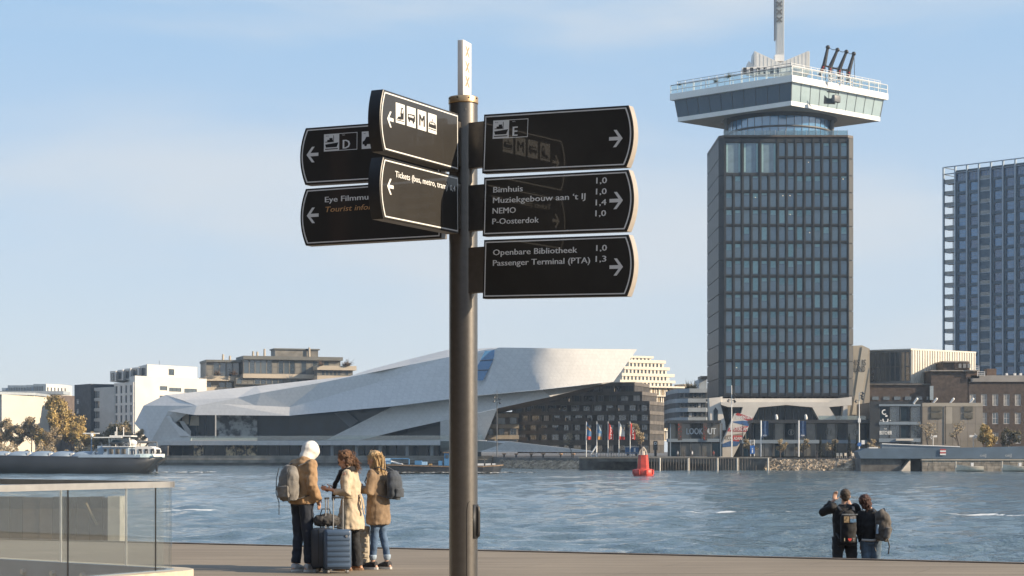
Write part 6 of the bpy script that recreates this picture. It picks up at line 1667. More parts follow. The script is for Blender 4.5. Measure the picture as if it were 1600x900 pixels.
# ================================================================ trees
def tree_meshes(seed, h, spread, leafn, leafs, kind='round', trunk_r=0.16, bare=False):
    rs = random.Random(seed); tb = MB(); cb = MB(); tips = []
    def grow(p, d, L, r, lev):
        n = 3; pts = [p]; q = Vector(p); dd = Vector(d)
        for i in range(n):
            dd = (dd + Vector((rs.gauss(0, .12), rs.gauss(0, .12), rs.gauss(0.05, .08)))).normalized(); q = q + dd * L / n; pts.append(q)
        tb.tube(pts, [r * (1 - .35 * i / n) for i in range(n + 1)], 5 if lev == 0 else 3, smooth=True, caps=False)
        if lev < 3:
            k = rs.choice((3, 4)) if lev else (9 if kind == 'tall' else 6)
            for i in range(k):
                t = rs.uniform(.25, 1) if lev else rs.uniform(.28, 1.0); base = pts[0].lerp(pts[-1], t); a = rs.random() * 6.28
                up = (.9 if kind == 'tall' else .55) + rs.gauss(0, .12)
                nd = Vector((math.cos(a) * spread, math.sin(a) * spread, up)).normalized()
                if lev: nd = (nd + dd * .8).normalized()
                grow(base, nd, L * (rs.uniform(.42, .62) if lev else rs.uniform(.3, .5) * (1.25 - .6 * t)), r * .42, lev + 1)
        else: pass
        if lev >= 2: tips.extend(pts[1:])
    grow(Vector((0, 0, 0)), Vector((0, 0, 1)), h * .82, trunk_r, 0)
    for _ in range(leafn):
        t = rs.choice(tips); p = t + Vector((rs.gauss(0, 1), rs.gauss(0, 1), rs.gauss(0, .9))) * h * .036
        s = leafs * rs.uniform(.5, 1.3); M = Euler((rs.random() * 6, rs.random() * 6, rs.random() * 6)).to_matrix()
        cb.add([p + M @ Vector(v) * s for v in ((-.5, 0, -.35), (.45, .1, -.4), (.55, 0, .3), (-.4, -.1, .5))], [(0, 1, 2, 3)], rs.choice((0, 0, 1, 2)))
    return tb, cb
def leafset(n, cols): return [mat('%s_%d' % (n, i), c, 0.8, var=0.25, scale=.8) for i, c in enumerate(cols)]
M_BARK = mat('bark', (0.075, 0.06, 0.05), .9, var=.3, scale=2)
GOLD = leafset('golden_leaves', [(0.40, 0.29, 0.10), (0.28, 0.20, 0.08), (0.50, 0.36, 0.14)])
BRWN = leafset('brown_leaves', [(0.36, 0.28, 0.17), (0.26, 0.21, 0.13), (0.46, 0.36, 0.22)])
OLIV = leafset('olive_leaves', [(0.13, 0.115, 0.065), (0.17, 0.14, 0.075), (0.09, 0.085, 0.05)])
GREN = leafset('dark_needles', [(0.018, 0.025, 0.02), (0.025, 0.03, 0.022), (0.012, 0.018, 0.015)])
TREES = {}
def tree(name, key, label, px, d, h, rz=0.0, group=None, cat='tree'):
    """key -> (seed, height, spread, leaf count, leaf size, kind, leaves)"""
    seed, hh, sp, ln, ls, kind, lv = key
    kk = key[:6]
    if kk not in TREES:
        tb, cb = tree_meshes(seed, hh, sp, ln, ls, kind)
        TREES[kk] = (tb.mesh('trunk', M_BARK), cb.mesh('crown', lv) if ln else None)
    r = empty(name, (X(px, d), d, BANKZ), label, cat, group, rz)
    k = h / hh
    for nm, me in zip(('trunk', 'crown'), TREES[kk]):
        if me is None: continue
        o = bpy.data.objects.new(nm, me); COL.objects.link(o); o.parent = r; o.scale = (k, k, k)
        if nm == 'crown': o['kind'] = 'stuff'
    return r
T_GOLD = (1, 10, .62, 9500, .31, 'tall', GOLD); T_GOLD2 = (2, 10, .75, 9000, .31, 'tall', GOLD)
T_BRN = (3, 10, .9, 7500, .29, 'round', BRWN); T_BRN2 = (4, 10, .8, 5000, .26, 'round', BRWN); T_BARE = (5, 10, .95, 320, .25, 'round', BRWN)
T_OLV = (6, 10, .9, 2200, .36, 'round', OLIV); T_SM = (7, 5, 1.0, 1500, .26, 'round', BRWN)

def build_trees():
    D = 615
    G = 'trees on the left bank behind the barge'
    L = [('golden_tree', T_GOLD, 'tallest golden autumn tree behind the barge', 92, D, 17.8), ('golden_tree', T_GOLD2, 'second golden tree, just right of the tallest one', 110, D + 4, 15.3),
         ('golden_tree', T_GOLD2, 'lower golden tree beside the radar mast of the barge', 127, D - 3, 11.2), ('brown_tree', T_BRN2, 'thin topped bare tree in front of the white hall', 49, D, 12.8),
         ('brown_tree', T_BRN, 'bushy brown tree at the far left edge behind the barge', 4, D, 11.0), ('brown_tree', T_BRN, 'low brown tree between the left edge and the thin topped tree', 26, D + 3, 9.0),
         ('golden_tree', T_GOLD2, 'short yellow brown tree left of the tallest golden tree', 68, D - 5, 9.0), ('brown_tree', T_BRN2, 'thin brown tree in front of the brown brick block', 59, D + 6, 10.2),
         ('brown_tree', T_BRN, 'brown tree low between two golden trees', 79, D - 4, 8.5), ('golden_tree', T_GOLD2, 'small golden tree at the right end of the golden group', 137, D + 2, 8.0),
         ('bare_tree', T_OLV, 'dark tree in front of the grey loggia flats', 172, D - 6, 10.3), ('bare_tree', T_OLV, 'taller dark tree beside the white block', 187, D - 4, 11.8),
         ('bare_tree', T_BRN2, 'thin russet tree left of the museum nose point', 204, D - 20, 9.8), ('bare_tree', T_BRN2, 'pale twiggy tree between white block and museum', 218, D - 18, 8.6),
         ('bare_tree', T_OLV, 'dark low tree behind the wheelhouse', 158, D - 2, 7.5), ('brown_tree', T_BRN, 'half hidden brown tree just outside the left edge', -14, D, 12)]
    for i, (n_, k_, lab, px, d, h) in enumerate(L): tree(n_, k_, lab, px, d, h, i * 1.3, G)
    # promenade trees
    for i, (k_, lab, px, d, h, g) in enumerate([
        (T_BARE, 'small pale bare tree in front of the brown flats, right of the museum apron', 893, 470, 6.6, None),
        (T_BRN2, 'twiggy brown tree behind the rightmost flag', 1003, 440, 8.0, None),
        (T_BARE, 'bare tree at the left half of the grey service block', 1453, 414, 8.4, 'bare trees by the grey block'),
        (T_BARE, 'bare leaning tree at the right half of the grey service block', 1500, 414, 8.4, 'bare trees by the grey block'),
        (T_GOLD2, 'golden tree at the right corner of the grey service block', 1548, 418, 7.6, None),
        (T_OLV, 'grey olive tree in front of the brick wing with white windows', 1580, 420, 6.9, None),
        (T_BRN2, 'brown tree near the right edge in front of the brick wing', 1612, 420, 7.0, None)]):
        tree('bare_tree' if k_ is T_BARE else 'autumn_tree', k_, lab, px, d, h, i * 2.1 + .4, g)
    for i, (px, lab) in enumerate(((1219, 'small round brown tree left of the lobby'), (1256, 'wide small brown tree right of the blue banner'), (1301, 'small round brown tree under the right tower leg'), (1366, 'small round golden brown tree beside the tall lamp post'), (1170, 'half hidden small brown tree beside the information sign'))):
        tree('small_tree', T_SM, lab, px, 418, 4.1, i * 1.1, 'small trees along the podium')
    # undergrowth along the left bank
    rs = random.Random(77); ub = MB()
    for _ in range(9000):
        px = rs.uniform(-60, 232); d = D - 12 + rs.uniform(-5, 5); hh = 2.6 + 1.8 * math.sin(px * .11) + 1.2 * math.sin(px * .31 + 1); z = BANKZ + rs.random() ** 1.4 * max(1.2, hh)
        p = Vector((X(px, d), d, z)); M = Euler((rs.random() * 6, rs.random() * 6, rs.random() * 6)).to_matrix(); s = rs.uniform(.2, .55)
        ub.add([p + M @ Vector(v) * s for v in ((-.5, 0, -.35), (.45, .1, -.4), (.55, 0, .3), (-.4, -.1, .5))], [(0, 1, 2, 3)], rs.choice((0, 1, 2)))
    tag(ub.build('undergrowth', BRWN, origin=(X(80, D), D, BANKZ)), 'low brown undergrowth along the left bank below the trees', 'shrubs', kind='stuff')
    # clipped dark cypress columns
    cb = MB(); rs = random.Random(6)
    for _ in range(900):
        z = rs.random(); rr = .55 * (1 - z) ** .6 * rs.uniform(.5, 1.05); a = rs.random() * 6.28; p = Vector((rr * math.cos(a), rr * math.sin(a), .3 + z * 3.7)); M = Euler((rs.random() * 6, rs.random() * 6, rs.random() * 6)).to_matrix()
        cb.add([p + M @ Vector(v) * .2 for v in ((-.5, 0, -.4), (.5, 0, -.4), (.1, 0, .7))], [(0, 1, 2)], rs.randrange(3))
    me = cb.mesh('crown', GREN); tm = MB(); tm.tube([(0, 0, 0), (0, 0, 3.4)], [.09, .03], 5); tme = tm.mesh('trunk', M_BARK)
    for i, (px, lab, h) in enumerate(((1282, 'tall dark cypress left of the middle emblem window', 1.3), (1305, 'dark cypress behind the small tree under the right leg', 1.0), (1327, 'tall dark cypress right of the middle emblem window', 1.35), (1339, 'dark cypress directly beside the tall white lamp post', 1.25), (1408, 'dark cypress under the restaurant door canopy', .9), (1430, 'dark cypress at the right corner of the restaurant', .9))):
        r = empty('cypress', (X(px, 417), 417, BANKZ), lab, 'tree', 'cypresses along the podium')
        for nm, m_ in (('trunk', tme), ('crown', me)):
            o = bpy.data.objects.new(nm, m_); COL.objects.link(o); o.parent = r; o.scale = (.8, .8, h)
            if nm == 'crown': o['kind'] = 'stuff'
    # hedge strip
build_trees()

# ================================================================ promenade furniture
def small_people():
    """tiny passers-by: one continuous figure each plus clothes"""
    def fig(lean=0):
        b = MB(); b.ell((0, 0, 1.62), (.10, .11, .13), 8); b.tube([(0, 0, 1.5), (0, 0, 1.4)], .06, 6)
        for s in (-1, 1):
            b.tube([(s * .09, 0, .9), (s * .11, .06 * s, .48), (s * .11, .02, .04)], [.1, .07, .05], 6); b.ell((s * .11, -.06, .04), (.05, .13, .045), 6)
            b.tube([(s * .19, 0, 1.38), (s * .24, .02, 1.1), (s * .2, -.1, .86)], [.055, .045, .035], 6)
        b2 = MB(); b2.tube([(0, 0, .86), (0, 0, 1.05), (0, 0, 1.35), (0, 0, 1.47)], [(.16, .11), (.15, .11), (.2, .12), (.09, .07)], 8)
        return b, b2
    b, b2 = fig(); cols = [(.6, .58, .55), (.03, .03, .04), (.25, .06, .05), (.05, .08, .15), (.3, .25, .18)]
    skin = mat('distant_figure', (.08, .07, .07), .8)
    bm_ = b.mesh('body', skin)
    L = [(1080, 408, 3 % 5, 'tiny person in dark clothes on the promenade by the white letters', 1), (1069, 409, 1, 'tiny dark person standing in front of the left banner', 1), (1081.5, 404, 0, 'tiny person in white walking on the pier below the white letters', 0),
         (1276, 404, 1, 'tiny person in black walking in front of the podium', 1), (1330, 404, 0, 'tiny person in a pale coat near the stacked white chairs', 4), (1336, 405, 4, 'tiny person in a beige coat beside the tall lamp post', 4),
         (1346, 405, 2, 'tiny person in a reddish coat right of the tall lamp post', 2), (1470, 392, 1, 'tiny person in black on the blue bridge above its striped sign', 1), (1499, 392, 3, 'tiny person on the bridge right of the striped sign', 3),
         (1059, 409, 0, 'tiny person in a pale coat left of the dark left banner', 0), (955, 452, 1, 'tiny person in black sitting area behind the flags', 1), (1115, 409, 2, 'tiny person in red left of the painted tower leg', 2)]
    for i, (px, d, c, lab, cc) in enumerate(L):
        z = BANKZ + (0.9 if px > 1400 else 0)
        r = empty('person', (X(px, d), d, z), lab, 'person', 'tiny people along the far promenade', i * 1.7)
        me = b2.mesh('coat', mat('distant_coat_%d' % cc, cols[cc], .8))
        for nm, m_ in (('body', bm_), ('coat', me)):
            o = bpy.data.objects.new(nm, m_); COL.objects.link(o); o.parent = r
def build_promenade():
    # flagpoles
    fc = {'b': (0.06, 0.16, 0.32), 'o': (0.45, 0.22, 0.06), 'r': (0.50, 0.04, 0.03), 'g': (0.22, 0.28, 0.34), 'w': (0.62, 0.60, 0.57)}
    FM = {k: mat('flag_' + k, v, .8, var=.12, scale=1.5) for k, v in fc.items()}
    flags = [(916, ['b', 'o', 'b', 'b', 'r'], 'blue flag with an orange spot and red foot'), (932.5, ['g', 'g', 'b', 'g', 'o'], 'grey blue flag'), (950, ['r', 'r', 'r', 'r', 'r'], 'orange red flag with white letters, the middle one'),
             (967, ['g', 'w', 'w', 'w', 'r'], 'white flag with red marks'), (984.5, ['r', 'r', 'r', 'r', 'r'], 'red flag with white letters, the rightmost')]
    for i, (px, rows, lab) in enumerate(flags):
        d = 436; r = empty('flagpole', (X(px, d), d, BANKZ), 'white pole with a hanging %s' % lab, 'flagpole', 'flagpoles on the quay')
        b = MB(); b.tube([(X(px, d), d, BANKZ), (X(px, d), d, Z(658.5, d))], [.11, .06], 8); b.build('pole', M_WHITEP, r)
        fb = MB(); W = (7.2 if i != 3 else 8.2) / F * d; n = 8; m = 10
        def pt(u, v):   # u across, v down
            sag = .9 * u ** 1.4 if v < .5 else .9 * u ** 1.4 * (1 - (v - .5) * 1.6)
            z = Z(660, d) - v * 27 / F * d - sag * (1 - v) ; w = W * (0.35 + .65 * min(1, v * 2.2 + .15))
            return (X(px + .8, d) + u * w, d - .05 + .16 * math.sin(u * 6 + v * 3 + i), z)
        vs = [pt(a / n, c / m) for c in range(m + 1) for a in range(n + 1)]
        for c in range(m):
            for a in range(n):
                k = c * (n + 1) + a; row = min(4, int(c / m * 5)); mi = 0
                fb.f.append((k, k + n + 1, k + n + 2, k + 1)); fb.m.append(row); fb.smooth.append(True)
        fb.v = vs
        fl = fb.build('flag', [FM[q] for q in rows], r)
        if i in (2, 4):
            me = text_mesh("IAM", 2.6 / F * d, .03, 0, 0, 'LEFT', 17 / F * d); me.materials.clear(); me.materials.append(M_WHITEP)
            me.transform(Matrix.Rotation(R(90), 4, 'Y')); 
            inst('lettering', me, fl, (X(px + 3.2, d), d - .32, Z(667.5, d)))
    # bollards on the museum quay
    for i, px in enumerate((787.7, 806.5, 830, 848.7, 876.4, 895.7)):
        d = 478 - i * 8; x, z = X(px, d), BANKZ
        r = empty('bollard', (x, d, z), ['first', 'second', 'third', 'fourth', 'fifth', 'sixth'][i] + ' brown capped bollard from the signpost on the quay right of the pole', 'bollard', 'brown capped bollards')
        b = MB(); b.tube([(x, d, z), (x, d, z + .75)], .22, 10); b.build('stem', M_DARK, r)
        b = MB(); b.lathe((x, d, z), [(.24, .7), (.5, .76), (.52, .95), (.3, 1.05), (0, 1.06)], 12); b.build('cap', mat('bollard_cap', (.38, .22, .12), .7, var=.2), r)
    # low wall along the museum quay
    # lamp posts
    def lamp(px, d, ytop, lab, heads, m=M_WHITEP, extra=False):
        x = X(px, d); zt = Z(ytop, d)
        r = empty('lamp_post', (x, d, BANKZ), lab, 'lamp post', 'tall lamp posts on the far quay')
        b = MB(); b.tube([(x, d, BANKZ), (x, d, zt)], [.14, .07], 8); b.build('post', m, r)
        for (dx, y) in heads:
            a = Vector((x, d, Z(y, d))); c = a + Vector((dx / F * d, -.1, 0)); b = MB(); b.tube([a, c], .05, 4); b.tube([c + Vector((0, 0, .15)), c + Vector((dx / abs(dx) * .25, -.15, -.35))], [.16, .3], 8); b.build('floodlight', M_DARK, r)
        if extra:
            b = MB(); b.box((x, d - .1, Z(657, d)), (.55, .4, .9)); b.build('control_box', M_WHITEP, r)
            b = MB(); b.tube([(x, d - .25, Z(694.5, d)), (x, d - .2, Z(694.5, d))], .45, 14); b.build('round_sign', mat('sign_blue', (.03, .13, .4), .5), r)
            b = MB(); b.box((X(px + 6, d), d - .1, Z(691, d)), (.7, .1, .9)); b.build('notice', M_WHITEP, r)
    lamp(776.5, 505, 610, 'grey lamp post with floodlights right of the signpost pole', [(-3, 620), (3, 623), (-3.5, 626), (3.5, 629)], M_MULL)
    lamp(1143.2, 409, 602, 'white lamp post standing before the painted tower leg', [(3.5, 616), (2.5, 620), (-4, 625), (3.5, 626)])
    lamp(1342.5, 409, 613, 'white lamp post with a control box and a blue sign, right of the tower', [(4.5, 613.5), (3, 618), (3.5, 622), (-4, 626)], extra=True)
    # information sign
    d = 411; r = empty('information_sign', (X(1175.5, d), d, BANKZ), 'two panel information sign with a blue lower panel and white letter', 'sign')
    for px in (1172.8, 1178.6): b = MB(); b.tube([P(px, 713, d), P(px, 687, d)], .07, 6); b.build('post', M_WHITEP, r)
    qbox(r, 'panel', 1172.8, 1178.6, 688, 694, d - .1, .1, mat('sign_grey_panel', (.35, .36, .36), .5)); qbox(r, 'panel', 1172, 1179.2, 696, 709, d - .12, .1, mat('sign_blue', (.03, .13, .4), .5))
    for t, y, c in (('P', 693, 4.2), ('i', 707.5, 7.5)):
        me = text_mesh(t, c / F * d, .04, 0, 0, 'CENTER'); me.materials.clear(); me.materials.append(M_WHITEP if t == 'i' else M_DARK); inst('lettering', me, r, P(1175.7, y, d - .26))
    # dark round-symbol sign
    d = 428; r = empty('ring_sign', (X(1024, d), d, BANKZ), 'dark square sign with a white ring, right of the flags', 'sign')
    b = MB(); b.tube([P(1024, 713, d), P(1024, 700, d)], .3, 6); b.build('post', M_DARK, r); qbox(r, 'panel', 1020.8, 1027.4, 689, 703, d - .3, .3, M_DARK)
    b = MB()
    for a in range(16):
        q0, q1 = a * math.pi / 8, (a + 1) * math.pi / 8; c = lambda rr, q: P(1024 + rr * math.cos(q), 692.8 - rr * math.sin(q), d - .36)
        b.prism([c(1.3, q0), c(1.3, q1), c(2.3, q1), c(2.3, q0)], (0, -.02, 0))
    b.build('ring', M_WHITEP, r)
    # blue kiosk, white A-frame hoist
    d = 446; r = empty('blue_kiosk', (X(988, d), d, BANKZ), 'small blue kiosk trailer behind the rightmost flag', 'kiosk')
    qbox(r, 'body', 977.5, 998, 698.5, 709, d, 2.4, mat('kiosk_blue', (.03, .12, .28), .5)); qbox(r, 'door', 990.5, 993, 700, 706, d - .06, .1, M_WHITEP); qbox(r, 'roof', 977, 998.6, 697.8, 698.6, d - .2, 2.8, M_WHITEP)
    for px in (981, 994): b = MB(); a = P(px, 710.5, d); b.tube([a, a + Vector((0, .3, 0))], .3, 10); b.build('wheel', M_BLACK, r)
    d = 428; r = empty('white_hoist', (X(928, d), d, BANKZ), 'white A frame hoist standing between the two left flags', 'hoist')
    for a, c in (((932, 714), (932, 696.5)), ((924, 709), (932, 696.5))): b = MB(); b.tube([P(*a, d), P(*c, d)], .16, 6); b.build('leg', M_WHITEP, r)
    qbox(r, 'cabinet', 924, 929, 711, 714, d - .5, 1, mat('pale_blue_band', (0.20, 0.245, 0.29), .5))
    # pier: deck, beam, dark piles, white piles, balusters
    d = 400; r = empty('pier', (X(1120, d), d, WZ), 'long low pier with a pale deck edge and a row of piles below the flags', 'pier')
    pc = mat('pier_deck', (.32, .27, .21), .8, var=.15, scale=.5); pw = mat('pier_pile_white', (.55, .50, .43), .7, var=.1)
    b = MB(); x0, x1 = X(905, d + 8), X(1206, d); b.prism([(x0, d + 8, BANKZ - .02), (x1, d, BANKZ - .02), (x1, d + 6, BANKZ - .02), (x0, d + 16, BANKZ - .02)], (0, 0, .3)); b.build('deck', pc, r)
    b = MB(); b.prism([(x0, d + 8.3, BANKZ - .7), (x1, d + .3, BANKZ - .7), (x1, d + .8, BANKZ - .7), (x0, d + 8.8, BANKZ - .7)], (0, 0, .66)); b.build('beam', M_CONC_D, r)
    for px in (1031, 1075.6, 1121, 1152, 1200):
        b = MB(); b.tube([(X(px, d), d - .1, WZ - 1), (X(px, d), d - .1, BANKZ + .1)], .2, 10); b.build('white_pile', pw, r)
    for k in range(44):
        px = 996 + k * 4.3
        if px > 1182: break
        b = MB(); b.tube([(X(px, d + 1), d + 1, WZ - 1), (X(px, d + 1), d + 1, BANKZ - .1)], .1, 5, smooth=False); b.build('pile', mat('dark_pile', (.12, .105, .09), .9, var=.2), r)
    for k in range(24):
        px = 917 + k * 4.2; dd = d + 7 - k * .15
        b = MB(); b.box((X(px, dd), dd, BANKZ + .7), (.09, .09, 1.1)); b.build('baluster', M_MULL, r)
    b = MB(); b.tube([(X(917, d + 7), d + 7, BANKZ + 1.25), (X(1014, d + 3.5), d + 3.5, BANKZ + 1.25)], .05, 4); b.build('handrail', M_MULL, r)
    # sloped dark sheet wall behind it
    b = MB(); b.prism([P(905, 717, 418), P(1110, 725, 406), P(1110, 735.5, 406), P(905, 735.5, 418)], (0, .6, 0)); tag(b.build('sheet_wall', M_CONC_D), kind='structure')
    # white stacked chairs and tables by the lamp post
    rs = random.Random(3)
    for k, px in enumerate((1309, 1314.5, 1321.5, 1333, 1339.5)):
        d = 410; r = empty('cafe_chair', (X(px, d), d, BANKZ), ['leftmost', 'second', 'third', 'fourth', 'rightmost'][k] + ' of the white cafe chairs left of the tall lamp post', 'chair', 'white cafe chairs')
        x = X(px, d); wm = mat('chair_white', (.7, .62, .5), .6)
        b = MB(); b.box((x, d, BANKZ + .5), (.5, .5, .08)); b.build('seat', wm, r)
        b = MB(); b.box((x, d + .22, BANKZ + .85), (.5, .06, .6)); b.build('backrest', wm, r)
        for a in (-.2, .2):
            for c in (-.2, .2): b = MB(); b.box((x + a, d + c, BANKZ + .23), (.05, .05, .46)); b.build('leg', wm, r)
    d = 410; r = empty('white_van', (X(1364, d), d, BANKZ), 'white flatbed cart on the quay right of the lamp post', 'cart')
    qbox(r, 'box', 1358, 1372, 698.5, 703, d, 2, M_WHITEP); qbox(r, 'chassis', 1357, 1373, 703, 704.5, d, 2, M_DARK)
    for px in (1360, 1370): b = MB(); a = P(px, 705.6, d); b.tube([a, a + Vector((0, .3, 0))], .28, 10); b.build('wheel', M_BLACK, r)
    # museum terrace clutter: parasols closed and tables as dark shapes on the quay
    for k in range(14):
        px = 300 + k * 30 + rs.uniform(-6, 6); d = float(np.interp(px, [250, 770], [560, 534])) ; x = X(px, d)
        r = empty('terrace_table', (x, d, BANKZ), ['small dark terrace table %s' % w for w in ('nearest the barge stern on the museum quay', 'second from the barge along the museum quay', 'third from the barge along the museum quay', 'fourth from the barge along the museum quay', 'fifth from the barge, left of the hooded man', 'directly behind the hooded man', 'between the hooded man and the curly haired woman', 'behind the curly haired woman', 'behind the blonde woman', 'just right of the blonde woman', 'above the left end of the workboat', 'above the blue container of the workboat', 'left of the signpost pole above the workboat', 'hidden close to the signpost pole')][k], 'table', 'terrace tables below the museum')
        b = MB(); b.tube([(x, d, BANKZ + .7), (x, d, BANKZ + .75)], .6, 10); b.build('table_top', M_DARK, r)
        b = MB(); b.tube([(x, d, BANKZ), (x, d, BANKZ + .7)], .06, 6); b.build('leg', M_DARK, r)
small_people(); build_promenade()

# ---------------------------------------------------------------- right: blue bridge, quay wall, sloops
def build_bridge():
    d = 386; blue = mat('bridge_blue', (.085, .125, .17), .5, var=.12, scale=.25)
    r = empty('blue_bridge', (X(1480, d), d, BANKZ), 'blue grey box beam bridge along the right quay with two pale number marks', 'bridge')
    b = MB(); b.prism([P(1340, 706, d), P(1345, 716.5, d), P(1700, 717, d), P(1700, 696, d), P(1600, 697.5, d), P(1500, 699.6, d), P(1420, 700.5, d), P(1352, 700.5, d)], (0, 5, 0)); b.build('beam', blue, r)
    b = MB(); b.prism([P(1378, 694.2, d + 3), P(1500, 698.6, d + 3), P(1500, 700.6, d + 3), P(1378, 700.6, d + 3)], (0, 1, 0)); b.build('ramp', mat('bridge_blue_pale', (.15, .19, .23), .5, var=.1), r)
    b = MB(); b.tube([P(1378, 693.6, d + 2.8), P(1500, 698.2, d + 2.8)], .09, 4); b.build('handrail', M_WHITEP, r)
    for px in (1534.5, 1574):
        me = text_mesh('oiiJ', 4.6 / F * d, .03, 0, 0, 'LEFT', 9.5 / F * d); me.materials.clear(); me.materials.append(mat('faded_white', (.35, .38, .4), .7)); inst('lettering', me, r, P(px - 3.5, 713.5, d - .03))
    s = empty('striped_sign', P(1473.5, 711, d - .5), 'red and white striped navigation board on the blue bridge', 'sign')
    red = mat('board_red', (.42, .05, .05), .6)
    for k in range(4): qbox(s, 'stripe', 1469, 1478, 701.5 + 2.4 * k, 703.8 + 2.4 * k, d - .25, .08, red if k % 2 == 0 else M_WHITEP)
    # abutments and stone quay wall
    qb = lambda n_, a, c, y0, y1, dd, dep, m_: qbox(r, n_, a, c, y0, y1, dd, dep, m_)
    qb('abutment', 1345, 1408, 717, 737, d + .8, 5, M_CONC_D)
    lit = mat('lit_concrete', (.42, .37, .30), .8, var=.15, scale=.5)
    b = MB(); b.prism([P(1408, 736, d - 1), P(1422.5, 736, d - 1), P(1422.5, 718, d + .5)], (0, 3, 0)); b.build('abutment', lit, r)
    w = empty('stone_quay_wall', (X(1520, d), d + 3, WZ), 'sunlit stone quay wall under the blue bridge behind the white sloops', 'wall')
    st = [mat('quay_stone_%d' % i, c, .85, var=.25, scale=.8) for i, c in enumerate([(.27, .235, .19), (.22, .195, .16), (.31, .27, .22)])]
    rs = random.Random(1); dd = d - .6
    for row in range(4):
        px = 1441 - (row % 2) * 3
        while px < 1615:
            wd = rs.uniform(8, 12); y1 = 736.5 - row * 4.3
            qbox(w, 'stone', max(px, 1441), px + wd - .35, y1 - 4.0, y1, dd - rs.uniform(0, .06), .5, st[rs.randrange(3)]); px += wd
    qbox(w, 'coping', 1440, 1700, 717.5, 719.4, dd - .25, 1.2, lit); qbox(w, 'backing', 1441.5, 1700, 719, 740, dd + .3, 2, M_CONC_D)
    # sloops
    hull = mat('sloop_white', (.62, .57, .48), .5, var=.1, scale=1)
    for i, (px0, px1, lab) in enumerate(((1493.5, 1536, 'white open sloop moored under the blue bridge, the whole boat in view'), (1566, 1612, 'white open sloop cut by the right edge'))):
        dd = 379; x0, x1 = X(px0, dd), X(px1, dd); L = x1 - x0
        s = empty('sloop', ((x0 + x1) / 2, dd, WZ), lab, 'boat', 'white sloops')
        b = MB(); secs = []
        for k in range(9):
            t = k / 8; wd = 1.0 * math.sin(math.pi * (0.04 + .8 * t)) ** .6 * (1 if t < .85 else .95); sheer = .95 + .5 * (1 - t) ** 2 + .12 * t
            x = x0 + L * t
            secs.append([(x, dd - wd, WZ + sheer), (x + .05, dd - wd * .85, WZ + .4), (x + .1, dd, WZ - .1), (x + .05, dd + wd * .85, WZ + .4), (x, dd + wd, WZ + sheer)])
        vs = [v for q in secs for v in q]; b.add(vs, [(k * 5 + j, (k + 1) * 5 + j, (k + 1) * 5 + j + 1, k * 5 + j + 1) for k in range(8) for j in range(4)], 0, True); b.add(secs[-1], [(0, 1, 2, 3, 4)]); b.build('hull', hull, s)
        b = MB(); b.prism([(q[0][0], q[0][1] * .98 + dd * .02, q[0][2] - .25) for q in secs[1:]] + [(q[4][0], q[4][1] * .98 + dd * .02, q[4][2] - .25) for q in reversed(secs[1:])], (0, 0, .03)); b.build('inner_deck', pc_ if False else mat('sloop_deck', (.2, .16, .11), .7), s)
        b = MB(); b.box((x0 + L * .6, dd, WZ + 1.35), (.5, .5, .9)); b.build('console', M_WHITEP, s)
        b = MB(); b.tube([(x0 - .05, dd - .1, WZ - .1), (x0 - .02, dd - .1, WZ + 2.1)], .1, 6); b.build('stem_post', hull, s)
build_bridge()

